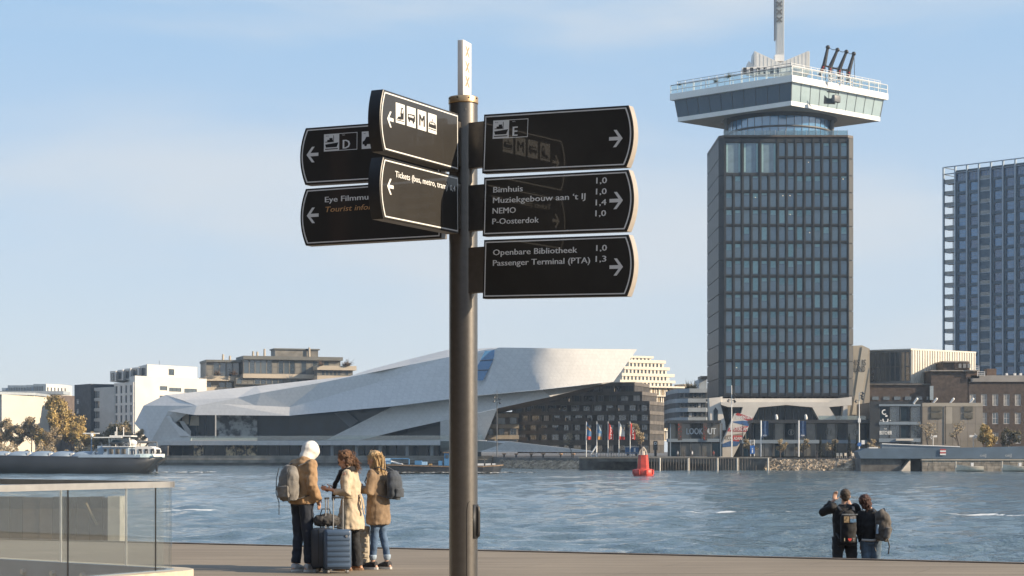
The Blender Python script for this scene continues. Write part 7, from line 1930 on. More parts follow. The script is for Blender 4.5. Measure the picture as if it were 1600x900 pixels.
# ================================================================ boats on the river
M_HULL = mat('hull_black', (.02, .024, .03), .5, var=.3, scale=.15)
M_BOATW = mat('boat_white', (.74, .72, .68), .45, var=.05, scale=.6)
M_BOATB = mat('boat_blue_grey', (.30, .38, .47), .5, var=.08, scale=.5)
def build_barge():
    d = 350; yb = 738.6; r = empty('barge', (X(60, d), d, WZ), 'long black cargo barge with pale tank covers, stern with white wheelhouse to the right', 'barge')
    u = 1 / F * d; hw = 5.2
    # hull: sections along x
    b = MB(); st = [(-330, .0), (-318, .55), (-300, 1), (215, 1), (235, .93), (247, .8), (254, .6), (257, .42)]
    zt = lambda px: Z(float(np.interp(px, [-330, 0, 120, 215, 257], [706, 713.5, 714.5, 714.5, 712.5])), d)
    secs = []
    for px, k in st:
        x = X(px, d); up = 0 if px < 215 else (px - 215) / 42
        zl = WZ - .8 + (up ** 1.5) * 2.6; xl = x - up * up * 1.8
        secs.append([(x, d - hw * k, zt(px)), (x - up * .3, d - hw * k, (zt(px) + zl) / 2 + .2 * up), (xl, d - hw * k * (.96 - .35 * up), zl), (xl, d + hw * k * (.96 - .35 * up), zl), (x, d + hw * k, (zt(px) + zl) / 2), (x, d + hw * k, zt(px))])
    m = 6; vs = [v for q in secs for v in q]
    b.add(vs, [(k * m + j, k * m + (j + 1) % m, (k + 1) * m + (j + 1) % m, (k + 1) * m + j) for k in range(len(secs) - 1) for j in range(m)], 0, True)
    b.add(secs[-1], [tuple(range(m))]); b.add(secs[0], [tuple(reversed(range(m)))]); b.build('hull', M_HULL, r)
    # rudder trunk / stern gear
    for px in (236, 248): b = MB(); b.box((X(px, d), d - 2, WZ + .5), (.35, .35, 2.2)); b.build('stern_post', M_DARK, r)
    # blue grey side band and the white stern bulwark
    b = MB(); b.prism([P(121, 714.8, d - hw - .05), P(219, 714.8, d - hw - .05), P(219, 710.2, d - hw - .05), P(128, 710.2, d - hw - .05)], (0, .15, 0)); b.build('side_band', M_BOATB, r)
    b = MB(); pts = [(219, 1.0), (232, .96), (243, .86), (251, .7), (257.5, .42), (259, .2)]
    lo = [Vector((X(p, d), d - hw * k - .04, Z(714.6, d))) for p, k in pts]; hi = [Vector((X(p + .4, d), d - hw * k - .1, Z(709.2, d))) for p, k in pts]
    n = len(pts); b.add(lo + hi, [(k, k + 1, n + k + 1, n + k) for k in range(n - 1)], 0, True)
    lo2 = [v + Vector((-.1, .15, 0)) for v in lo]; hi2 = [v + Vector((-.1, .15, 0)) for v in hi]; b.add(lo2 + hi2, [(n + k, n + k + 1, k + 1, k) for k in range(n - 1)], 0, True)
    b.build('stern_bulwark', mat('bulwark_pale', (.50, .62, .66), .5, var=.08), r)
    b = MB(); b.prism([P(240, 713.6, d - hw * .9 - .1), P(256.6, 713.2, d - hw * .45 - .1), P(256.8, 709.4, d - hw * .45 - .12), P(240, 709.6, d - hw * .9 - .12)], (0, -.04, 0)); b.build('name_plate', M_BOATW, r)
    # deck
    b = MB(); b.box((X(-30, d), d, Z(714.6, d) - .05), (X(210, d) - X(-290, d), hw * 1.9, .1)); b.build('deck', mat('barge_deck', (.16, .17, .18), .7, var=.2), r)
    # tank covers
    cov = mat('tank_cover', (.20, .26, .33), .4, var=.08, scale=.5)
    for k in range(11):
        px = 134 - k * 33.5; x = X(px, d); L = 3.85
        b = MB(); prof = []
        n_ = 10
        for q in range(7):
            t = q / 6; rr = [0.75, .95, 1.0, 1.0, 1.0, .92, .6][q]; xx = x - L / 2 + L * t
            prof.append([(xx - (.9 if i < n_ / 2 else -.0) * 0 + .35 * math.sin(i / n_ * math.pi), d - 3.9 * math.cos(i / n_ * math.pi) * rr ** .5, Z(714.2, d) + 1.12 * rr * math.sin(i / n_ * math.pi) ** .7) for i in range(n_ + 1)])
        vs = [v for q in prof for v in q]; m = n_ + 1
        b.add(vs, [(a * m + i, a * m + i + 1, (a + 1) * m + i + 1, (a + 1) * m + i) for a in range(6) for i in range(n_)], 0, True); b.add(prof[-1], [tuple(range(m))]); b.build('tank_cover', cov, r)
        b = MB(); b.box((x + L / 2 + .22, d - 2.6, Z(711.8, d)), (.5, 1.2, 1.0)); b.build('vent_box', M_BOATW, r)
        if k % 3 == 0: b = MB(); b.tube([(x + L / 2, d - 3, Z(712, d)), (x + L / 2 + .5, d - 3, Z(705, d))], .22, 8); b.build('vent_pipe', M_BOATW, r)
    # accommodation
    q = lambda n_, a, c, y0, y1, off, dep, m_: qbox(r, n_, a, c, y0, y1, d + off, dep, m_)
    q('cabin', 161, 200, 698.4, 711, -4, 7, M_BOATB); q('stair_house', 152, 160.8, 696.5, 711, -3.8, 6, M_BOATB); q('cabin_roof', 160, 202, 697.2, 698.5, -4.3, 7.6, M_BOATW)
    for px in (173.5, 183.5, 193):
        q('window', px - 3.2, px + 3.2, 701, 709, -4.08, .1, mat('curtain_beige', (.22, .19, .15), .6, var=.2, scale=2)); q('window_frame', px - .4, px + .4, 701, 709, -4.16, .08, M_DARK)
    b = MB(); a = P(164.5, 703.5, d - 4.1); b.tube([a, a + Vector((0, -.06, 0))], .3, 10); b.build('porthole', M_DARK, r)
    b = MB(); a = P(202.5, 705, d - 1.5); b.tube([(a.x, a.y, Z(711, d)), (a.x, a.y, Z(698.4, d))], .55, 14); b.build('tank', M_BOATB, r)
    # aft house with rounded end
    b = MB(); pts = [P(211, 711.5, d - 3), P(240, 711.5, d - 3), P(243, 706, d - 3), P(241, 700.5, d - 3), P(234, 697.5, d - 3), P(211, 697.5, d - 3)]; b.prism(pts, (0, 6, 0)); b.build('aft_house', M_BOATW, r)
    for px in (219, 228.5, 238): q('window', px - 2.6, px + 2.4, 701.5, 708.5, -3.1, .12, M_DARK)
    b = MB(); a = P(206.5, 692, d - 1.5); b.ell(a, (.95, .95, .65), 12); b.tube([(a.x, a.y, a.z - .5), (a.x, a.y, Z(698.4, d))], .7, 12); b.build('radar_dome', M_BOATW, r)
    # wheelhouse
    for px in (172, 204): b = MB(); b.tube([P(px, 697.5, d - 2.6), P(px - 2, 684, d - 2.6)], .14, 6); b.build('wheelhouse_post', M_BOATW, r)
    q('wheelhouse_glass', 173, 203, 685, 691, -2.4, 4, GLZ[1]); q('wheelhouse_wall', 173, 180, 685.5, 697.4, -2.7, 4, M_BOATW)
    q('wheelhouse_roof', 171, 205, 680.3, 682.3, -3, 5.6, M_BOATW); q('canopy', 146, 190, 682.6, 684.3, -3.6, 3, M_BOATW)
    for px, y in ((182.3, 667), (193, 667.5), (180, 674)): b = MB(); b.tube([P(px, 681, d), P(px, y, d)], .09, 6); b.build('antenna', M_BOATW, r)
    # radar mast
    b = MB(); b.tube([P(143, 711, d - 1), P(143, 679, d - 1)], [.14, .1], 8); b.build('radar_mast', M_BOATB, r); q('radar_bar', 129.5, 155, 676.2, 678, -1.2, .3, M_BOATW); b = MB(); b.ell(P(143.5, 680.5, d - 1.2), .35, 8); b.build('radar_motor', M_BOATW, r)
    # davit at the stern
    b = MB(); b.tube([P(213, 690.5, d - 1), P(245, 691, d - 1), P(245.5, 699, d - 1)], [.3, .2, .12], 4, smooth=False); b.build('davit', M_MULL, r)
    b = MB(); b.tube([P(228, 697, d - 1), P(233, 690, d - 1)], .15, 4); b.build('davit_brace', M_DARK, r)
    q('fender_box', 243.5, 248, 702, 709.5, -2, 1.5, M_DARK)
    for k in range(9): q('rail_post', 203 + k * 5, 203.6 + k * 5, 704.5, 710, -4.6, .08, M_BOATW)
    # a car carried on the cabin roof: a thing of its own
    c = empty('small_car', (X(189, d), d - 2, Z(697.3, d)), 'small dark car parked on the cabin roof of the barge', 'car')
    dk = mat('car_paint', (.04, .045, .05), .3, var=.05, coat=.5)
    x0, x1 = X(178.5, d), X(198.5, d); L = x1 - x0; zz = Z(697.2, d)
    b = MB(); b.prism([(x0, d - 4.3, zz + .3), (x1, d - 4.3, zz + .3), (x1, d - 4.3, zz + .62), (x0 + L * .82, d - 4.3, zz + .72), (x0, d - 4.3, zz + .68)], (0, 1.5, 0)); b.build('body', dk, c)
    b = MB(); b.prism([(x0 + L * .12, d - 4.2, zz + .7), (x0 + L * .8, d - 4.2, zz + .7), (x0 + L * .62, d - 4.2, zz + 1.12), (x0 + L * .25, d - 4.2, zz + 1.12)], (0, 1.3, 0)); b.build('cabin', M_GLASSD, c)
    for s in (.2, .8):
        for dy in (-4.35, -2.95): b = MB(); b.tube([(x0 + L * s, d + dy, zz + .28), (x0 + L * s, d + dy + .16, zz + .28)], .28, 12); b.build('wheel', M_BLACK, c)
def build_workboat():
    d = 343; r = empty('workboat', (X(700, d), d, WZ), 'low black workboat with blue wheelhouse and gear, passing behind the signpost', 'boat')
    b = MB(); st = [(597, .7, 724.5), (606, 1, 724.8), (700, 1, 727.5), (755, .95, 727.5), (772, .75, 726.3), (782, .4, 725.6), (786.5, .06, 725.2)]
    secs = []
    for px, k, y in st:
        x = X(px, d); up = max(0, (px - 755) / 31); secs.append([(x, d - 2.4 * k, Z(y, d)), (x - up * .9, d - 2.2 * k, WZ - .5), (x - up * .9, d + 2.2 * k, WZ - .5), (x, d + 2.4 * k, Z(y, d))])
    vs = [v for q in secs for v in q]; b.add(vs, [(k * 4 + j, k * 4 + (j + 1) % 4, (k + 1) * 4 + (j + 1) % 4, (k + 1) * 4 + j) for k in range(len(st) - 1) for j in range(4)]); b.add(secs[0], [(3, 2, 1, 0)]); b.add(secs[-1], [(0, 1, 2, 3)]); b.build('hull', M_HULL, r)
    b = MB(); lo = [Vector(q[0]) + Vector((0, -.06, -.05)) for q in secs]; hi = [v + Vector((.02, 0, -.22)) for v in lo]; n = len(lo); b.add(lo + hi, [(k, n + k, n + k + 1, k + 1) for k in range(n - 1)]); b.build('rubbing_strake', mat('strake_brown', (.2, .14, .09), .7, var=.3), r)
    bl = mat('workboat_blue', (.07, .20, .38), .5, var=.08)
    q = lambda n_, a, c, y0, y1, off, dep, m_: qbox(r, n_, a, c, y0, y1, d + off, dep, m_)
    q('container', 648, 659, 719.8, 727.5, -1.5, 1.8, bl); q('container_end', 659, 667, 721.5, 727.8, -1.5, 1.8, mat('pale_blue', (.35, .55, .75), .5)); q('wheelhouse', 694, 706, 708, 727.8, -1, 2, bl); q('wheelhouse_roof', 692, 708, 706.3, 708, -1.2, 2.4, mat('strake_brown', (.2, .14, .09), .7))
    q('window', 696, 701, 711, 716, -1.06, .1, GLZ[1]); q('winch', 685, 691, 720, 727.8, -1, 1.5, bl); q('crate', 670, 675, 724.6, 727, -1.4, .8, mat('crate_orange', (.45, .28, .1), .7))
    for a, c in (((610, 724), (610, 717)), ((610, 717), (639, 716.8)), ((639, 717), (639, 726))): b = MB(); b.tube([P(*a, d - 1.8), P(*c, d - 1.8)], .1, 6); b.build('rail', bl, r)
    q('deck_box', 602, 609, 716, 725, -1.5, 1.5, mat('pale_blue', (.35, .55, .75), .5)); b = MB(); b.tube([P(606, 721, d - 1.2), P(630, 726, d - 1.2)], [.3, .12], 8); b.build('boom', M_WHITEP, r)
    for a, c in ((746, 756), (758.5, 767), (769, 774)): q('hatch', a, c, 724.2, 727.3, -1.2, 1.6, M_WHITEP)
    b = MB(); b.tube([P(757, 727, d), P(757, 713, d)], [.14, .05], 6); b.build('mast', M_DARK, r)
    # man at the boat's bow area
def foam_trail(name, pts, w, lab, seed=0):
    """broken white wake: many small flat foam patches floating just over the water"""
    rs = random.Random(seed); b = MB()
    for i in range(len(pts) - 1):
        a, c = Vector(pts[i]), Vector(pts[i + 1]); L = (c - a).length
        for _ in range(int(L * 7)):
            t = rs.random(); p = a.lerp(c, t) + Vector((rs.gauss(0, .4), rs.gauss(0, w), 0)); s = rs.uniform(.15, .55)
            n = 6; z = WZ + .10 + rs.random() * .16
            b.add([(p.x + s * 1.7 * math.cos(k) * rs.uniform(.6, 1), p.y + s * math.sin(k) * rs.uniform(.6, 1), z + rs.uniform(0, .12)) for k in [q * 1.047 for q in range(n)]], [tuple(range(n))])
    o = b.build(name, mat('foam_white', (.66, .66, .64), .8), origin=(pts[0][0], pts[0][1], WZ)); tag(o, lab, 'foam', kind='stuff'); return o
def build_buoy():
    d = 308; x = X(1005, d); r = empty('buoy', (x, d, WZ), 'red steel channel buoy with a lattice top floating on the river', 'buoy')
    red = mat('buoy_red', (.52, .055, .035), .5, var=.25, scale=.8); u = 1 / F * d
    zz = lambda y: Z(y, d)
    b = MB(); c = (x, d, 0); b.lathe(c, [(0, WZ - .8), (1.45, WZ - .6), (1.66, zz(741)), (1.7, zz(735)), (1.5, zz(733)), (.95, zz(732.5)), (0, zz(732))], 28); b.build('float', red, r)
    for k in range(8):
        a = k * math.pi / 4 + .3; b = MB(); b.box((x + 1.7 * math.cos(a), d + 1.7 * math.sin(a), zz(737.5)), (.3, .3, .75), rz=a); b.build('fender', red, r)
    b = MB(); b.lathe(c, [(1.02, zz(732.8)), (.96, zz(731)), (.78, zz(712.5)), (.80, zz(711)), (0, zz(710.8))], 6, smooth=False); b.build('tower', red, r)
    wht = mat('buoy_cage', (.55, .48, .40), .5)
    for k in range(6):
        a = k * math.pi / 3 + .2; p = [Vector((x + rr * math.cos(a), d + rr * math.sin(a), z)) for rr, z in ((.72, zz(710.8)), (.6, zz(706)), (.32, zz(701)), (.05, zz(698.2)))]
        b = MB(); b.tube(p, .05, 5); b.build('cage_bar', wht, r)
    b = MB(); b.tube([(x, d, zz(711)), (x, d, zz(704.5))], [.28, .22], 10); b.build('lantern', wht, r)
build_barge(); build_workboat(); build_buoy()
foam_trail('barge_wake', [(X(232, 345), 345.5, 0), (X(262, 345), 346, 0), (X(330, 345), 347, 0)], .5, 'white wake foam trailing from the barge stern', 1)
foam_trail('workboat_wake', [(X(606, 339), 340.2, 0), (X(700, 339), 340.2, 0), (X(770, 339), 340.0, 0), (X(786, 340), 341.5, 0), (X(835, 340), 341, 0)], .16, 'thin bow wave foam along the black workboat', 2)
# ================================================================ glass railing at the left
def build_glass_rail():
    C, N, Fa = PIT_C, PIT_N, PIT_F
    tn, tf = (N - C).normalized(), (Fa - C).normalized()
    r = empty('glass_railing', (C.x, C.y, 0), 'glass railing with a flat steel handrail and rounded corner around a stair opening', 'railing')
    rad = 0.30
    a0, a1 = C + tn * rad, C + tf * rad
    def bez(t): return a0 * (1 - t) ** 2 + C * 2 * t * (1 - t) + a1 * t ** 2
    path = [N, a0] + [bez(k / 8) for k in range(1, 8)] + [a1, Fa]
    def off(o):
        out = []
        for i, p in enumerate(path):
            t = (path[min(i + 1, len(path) - 1)] - path[max(i - 1, 0)]).normalized(); out.append(p + Vector((t.y, -t.x)) * o)
        return out
    ztop = 1.27
    def wall(o0, o1, z0, z1, name, m, i0=0, i1=None, parent=r):
        A, B_ = off(o0), off(o1); i1 = len(path) if i1 is None else i1; b = MB(); k = i1 - i0
        vs = [(p.x, p.y, z) for L, z in ((A, z0), (B_, z0), (B_, z1), (A, z1)) for p in L[i0:i1]]
        fs = [(q * k + i, q * k + i + 1, ((q + 1) % 4) * k + i + 1, ((q + 1) % 4) * k + i) for q in range(4) for i in range(k - 1)] + [(0, k, 2 * k, 3 * k), (k - 1, 4 * k - 1, 3 * k - 1, 2 * k - 1)]
        b.add(vs, fs); return b.build(name, m, parent)
    sgn = 1 if (off(1.0)[4] - C).length and (off(1.0)[4].x > C.x) else -1
    steel = mat('handrail_steel', (.52, .495, .46), .38, metal=.85, var=.06, scale=6)
    wall(-.035, .035, ztop - .075, ztop, 'handrail', steel)
    cop = mat('coping_stone', (.50, .44, .34), .8, var=.1, scale=5, bump=.2, bscale=30)
    wall(.03 * sgn, .27 * sgn, .002, .165, 'coping', cop)
    wall(-.06 * sgn, .028 * sgn, -.5, .17, 'base_channel', mat('base_steel', (.22, .29, .35), .5, metal=.1, var=.1, scale=2))
    gm = glass_mat('rail_glass', (.935, .955, .955), refl=.05, rough=.01, opacity=.05, body=(.40, .42, .42))
    # panes: near side, corner, far side
    gl = MB(); cuts_n = [0.0]
    def pane(p, q, j0=.012):
        t = (q - p).normalized(); n = Vector((t.y, -t.x)) * .008; p = p + t * j0; q = q - t * j0
        b = MB(); b.prism([(p.x - n.x, p.y - n.y, .17), (q.x - n.x, q.y - n.y, .17), (q.x + n.x, q.y + n.y, .17), (p.x + n.x, p.y + n.y, .17)], (0, 0, ztop - .075 - .17 - .002)); b.build('glass_pane', gm, r)
    def on_near(px):   # point of the near line at photo column px (world position of the real joint)
        k = (px - 800) / F; d = C.y; 
        # C + tn*s : x = k*y
        s = (k * C.y - C.x) / (tn.x - k * tn.y); return C + tn * s
    def on_far(px):
        k = (px - 800) / F; s = (k * C.y - C.x) / (tf.x - k * tf.y); return C + tf * s
    nj = [a0, on_near(243), on_near(106)]; t_ = nj[2] - nj[1]; nj += [nj[2] + t_.normalized() * 1.25 * k for k in (1, 2, 3, 4)] 
    nj = [a0, nj[1], nj[2]] + [p for p in nj[3:] if p.y > N.y + .2] + [N]
    fj = [a1, on_far(197), on_far(95)]; fj += [fj[2] + tf * 1.35 * k for k in (1, 2, 3, 4)]; fj = [p for p in fj if p.y < Fa.y - .2] + [Fa]
    for L in (nj, fj):
        for i in range(len(L) - 1): pane(L[i], L[i + 1])
    b = MB(); n = 8; pts = [a0] + [bez(k / 8) for k in range(1, 8)] + [a1]
    b.add([(p.x, p.y, .17) for p in pts] + [(p.x, p.y, ztop - .077) for p in pts], [(k, k + 1, 9 + k + 1, 9 + k) for k in range(8)], 0, True); b.build('corner_glass', gm, r)
    for p in nj[1:-1]:
        b = MB(); b.box((p.x, p.y, (.17 + ztop - .075) / 2), (.012, .03, ztop - .075 - .17)); b.build('joint_seal', M_BLACK, r)
    for p in fj[1:-1]:
        b = MB(); b.box((p.x, p.y, (.17 + ztop - .075) / 2), (.022, .03, ztop - .075 - .17)); b.build('joint_seal', mat('pale_seal', (.55, .53, .5), .5), r)
    # bolts on the inner steel wall
    for k in range(7):
        p = C + tf * (1.15 + .62 * k); nn = Vector((-tf.y, tf.x)) * (-1 if Vector((-tf.y, tf.x)).y > 0 else 1); q = p + nn * .065
        b = MB(); b.tube([(q.x, q.y, .02), (q.x + nn.x * .05, q.y + nn.y * .05, .02)], [.045, .035], 12); b.build('bolt', M_STEEL, r)
build_glass_rail()

# ================================================================ people
SKIN = mat('skin', (.50, .30, .21), .5, var=.06, scale=20)
def organic(name, chains, m, parent, voxel=.012, blobs=(), smooth=4, disp=0.0, dscale=.12, M=None, seed=0, mats=None):
    """union of tapered chains -> voxel remesh -> one continuous surface. chains: (points, radii[, n]) ; blobs: (centre, radii[, rotM])"""
    b = MB()
    for c in chains:
        pts = [Vector(p) for p in c[0]]; rr = list(c[1])
        b.tube(pts, rr, 14, caps=True)
        if name not in ('body', 'hair', 'bag_body') and not hasattr(rr[0], '__len__') and rr[0] < .1: b.ell(pts[0], rr[0] * .98, 10)
        if name in ('body', 'hair', 'bag_body'):
          for p, q in ((pts[0], rr[0]), (pts[-1], rr[-1])):
            r_ = q if not hasattr(q, '__len__') else min(q); b.ell(p, r_ * .97, 10)
    for q in blobs: b.ell(q[0], q[1], 14, M=q[2] if len(q) > 2 else None)
    me = b.mesh(name, m); ob = bpy.data.objects.new(name, me); COL.objects.link(ob)
    mods = [('REMESH', dict(mode='VOXEL', voxel_size=voxel, use_smooth_shade=True)), ('SMOOTH', dict(iterations=smooth, factor=.5))]
    bake(ob, mods)
    if disp:
        me = ob.data; n = len(me.vertices); co = np.zeros(n * 3); me.vertices.foreach_get('co', co); co = co.reshape(-1, 3); no = np.zeros(n * 3); me.vertices.foreach_get('normal', no); no = no.reshape(-1, 3)
        f = np.array([noise.noise(Vector((v[0] / dscale + seed, v[1] / dscale, v[2] / (dscale * .8)))) + .5 * noise.noise(Vector((v[0] / dscale * 2.3, v[1] / dscale * 2.3 + seed, v[2] / dscale * 1.4))) for v in co])
        f = np.where(f > 0, f, f * 1.3)
        co = co + no * (f * disp)[:, None]; me.vertices.foreach_set('co', co.ravel()); me.update()
    ob.data.materials.clear(); ob.data.materials.append(m)
    ob.parent = parent
    for p in ob.data.polygons: p.use_smooth = True
    return ob

def hand(root_pt, d, side, curl=.5, up=Vector((0, 0, 1))):
    """chains for palm, five fingers; d = pointing direction, side = thumb direction"""
    d = Vector(d).normalized(); s = Vector(side); s = (s - d * s.dot(d)).normalized(); nrm = d.cross(s)
    w = Vector(root_pt); ch = [([w, w + d * .045, w + d * .085], [(.026, .018), (.038, .016), (.036, .014)])]
    for k in range(4):
        L = (.068, .078, .072, .056)[k]; b0 = w + d * .082 + s * (.027 - .018 * k)
        b1 = b0 + (d * (1 - curl * .4) - nrm * curl * .5).normalized() * L * .5; b2 = b1 + (d * (1 - curl) - nrm * curl).normalized() * L * .5
        ch.append(([b0, b1, b2], [.0095, .0088, .0075]))
    t0 = w + d * .022 + s * .026; t1 = t0 + (d * .6 + s * .8).normalized() * .035; t2 = t1 + (d * .9 + s * .3 - nrm * curl * .3).normalized() * .03
    ch.append(([t0, t1, t2], [.0125, .0105, .0085]))
    return ch

class Figure:
    """joints in local coordinates: facing +Y, X to the figure's right-hand side is +X; origin between the feet"""
    def __init__(s, name, label, px, py_feet, d, yaw, height=1.75, z=None):
        z0 = 0.0 if z is None else z
        s.r = empty(name, (X(px, d), d, z0), label, 'person', None, yaw); s.h = height / 1.75
    def P(s, *v): return Vector(v) * s.h
    def body(s, J, voxel=.011, hands=(), face=True, head_dir=(0, 1, 0)):
        P_ = s.P; ch = []
        for sd in ('L', 'R'):
            ch.append(([P_(*J['hip' + sd]), P_(*J['knee' + sd]), P_(*J['ankle' + sd])], [.062, .040, .030]))
            fd = Vector(J.get('toe' + sd, (0, 1, 0))).normalized(); a = P_(*J['ankle' + sd]); a0 = Vector((a.x, a.y, .035))
            ch.append(([a, a0], [.036, .03])); ch.append(([a0 - fd * .05, a0 + fd * .13], [.032, (.034, .022)]))
            ch.append(([P_(*J['sh' + sd]), P_(*J['el' + sd]), P_(*J['wr' + sd])], [.042, .035, .025]))
        ch.append(([P_(*J['pelvis']), P_(*J['waist']), P_(*J['chest']), P_(*J['neck'])], [(.14, .095), (.12, .085), (.15, .10), .055]))
        ch.append(([P_(*J['neck']), P_(*J['head'])], [.052, .05]))
        ch.append(([P_(*J['shL']), P_(*J['chest']), P_(*J['shR'])], [.036, .06, .036]))
        hc = P_(*J['head']); hd = Vector(head_dir).normalized()
        up = Vector(J.get('head_up', (0, 0, 1))); rt = hd.cross(up).normalized(); up = rt.cross(hd).normalized()
        M = Matrix((rt, hd, up)).transposed()
        bl = [(hc + up * .03, (.076, .092, .095), M), (hc - up * .045 + hd * .025, (.055, .065, .06), M)]
        bl += [(hc + hd * .098 - up * .012, (.012, .018, .020), M)]                       # nose
        bl += [(hc + rt * s_ * .079 + up * .0 - hd * .005, (.009, .02, .03), M) for s_ in (-1, 1)]   # ears
        bl += [(hc + hd * .083 - up * .055, (.022, .010, .008), M), (hc + hd * .078 - up * .082, (.02, .018, .016), M)]  # lips, chin
        bl += [(hc + hd * .083 + up * .028 + rt * s_ * .03, (.02, .008, .006), M) for s_ in (-1, 1)]  # brows
        for w, d_, sd_, cu in hands: ch += hand(P_(*w), d_, sd_, cu)
        ob = organic('body', ch, SKIN, s.r, voxel * .8, bl, 2)
        s.hc, s.hd, s.up, s.rt, s.HM = hc, hd, up, rt, M
        # eyes
        for s_ in (-1, 1):
            b = MB(); b.ell(hc + hd * .086 + up * .012 + rt * s_ * .03, (.011, .007, .007), 8, M=M); me = b.mesh('eye', mat('eye_dark', (.05, .035, .03), .3)); o = bpy.data.objects.new('eye', me); COL.objects.link(o); o.parent = ob
        return ob
    def cloth(s, name, chains, m, voxel=.012, disp=.006, dscale=.10, blobs=(), seed=0, smooth=3):
        return organic(name, [([s.P(*p) for p in c[0]], [(tuple(x * s.h for x in r) if hasattr(r, '__len__') else r * s.h) for r in c[1]]) for c in chains], m, s.r, voxel, [((s.P(*q[0]),) + tuple(q[1:])) for q in blobs], smooth, disp, dscale, seed=seed)
    def local(s, name, b, m, parent=None):
        me = b.mesh(name, m); o = bpy.data.objects.new(name, me); COL.objects.link(o); o.parent = parent or s.r; return o

def stand(w=.1, lean=0.0):
    return dict(hipL=(-w * .9, 0, .92), hipR=(w * .9, 0, .92), kneeL=(-w, .02, .50), kneeR=(w, .02, .50), ankleL=(-w, 0, .085), ankleR=(w, 0, .085),
                pelvis=(0, 0, .95), waist=(0, .0, 1.10), chest=(0, lean * .5, 1.33), neck=(0, lean, 1.49), head=(0, lean + .03, 1.615),
                shL=(-.18, lean * .7, 1.41), shR=(.18, lean * .7, 1.41), elL=(-.22, -.02, 1.13), elR=(.22, -.02, 1.13), wrL=(-.20, .06, .90), wrR=(.20, .06, .90))
def fabric(name, col, var=.15, scale=9, rough=.85, bump=.15, bs=90): return mat(name, col, rough, var=var, scale=scale, bump=bump, bscale=bs, sheen=.15)

def shoes(fg, J, m_up, m_sole):
    for sd in ('L', 'R'):
        a = fg.P(*J['ankle' + sd]); fd = Vector(J.get('toe' + sd, (0, 1, 0))).normalized(); a0 = Vector((a.x, a.y, .05))
        sh = organic('shoe', [([a0 - fd * .06 + Vector((0, 0, .02)), a0 + fd * .04 + Vector((0, 0, .012)), a0 + fd * .15 - Vector((0, 0, .008))], [(.045, .048), (.048, .045), (.044, .030)]), ([a0 + Vector((0, 0, .01)), a0 + Vector((0, 0, .055))], [.045, .044])], m_up, fg.r, .010, (), 2)
        b = MB(); n = 14; c = a0 + fd * .045; sdv = Vector((fd.y, -fd.x, 0))
        b.prism([Vector((c.x, c.y, .001)) + fd * .138 * math.cos(q * 2 * math.pi / n) + sdv * .046 * math.sin(q * 2 * math.pi / n) for q in range(n)], (0, 0, .03)); fg.local('sole', b, m_sole, sh)

def trousers(fg, J, m, flare=0.0, zbot=.10, disp=.009, tight=0.0, seed=1):
    P = []
    for sd in ('L', 'R'):
        h, k, a = Vector(J['hip' + sd]), Vector(J['knee' + sd]), Vector(J['ankle' + sd]); a = Vector((a.x, a.y, zbot)) if True else a
        P.append(([h + Vector((0, 0, .04)), h.lerp(k, .5), k, k.lerp(a, .5), a], [(.105, .105), (.088 - tight, .092 - tight), (.072 - tight, .075 - tight), (.062 - tight + flare * .5, .066 + flare * .5 - tight), (.058 + flare - tight, .064 + flare - tight)]))
    pv = Vector(J['pelvis']); P.append(([pv + Vector((0, 0, -.06)), pv, pv + Vector((0, 0, .10))], [(.155, .115), (.16, .115), (.14, .10)]))
    return fg.cloth('trousers', P, m, .012, disp, .085, seed=seed)

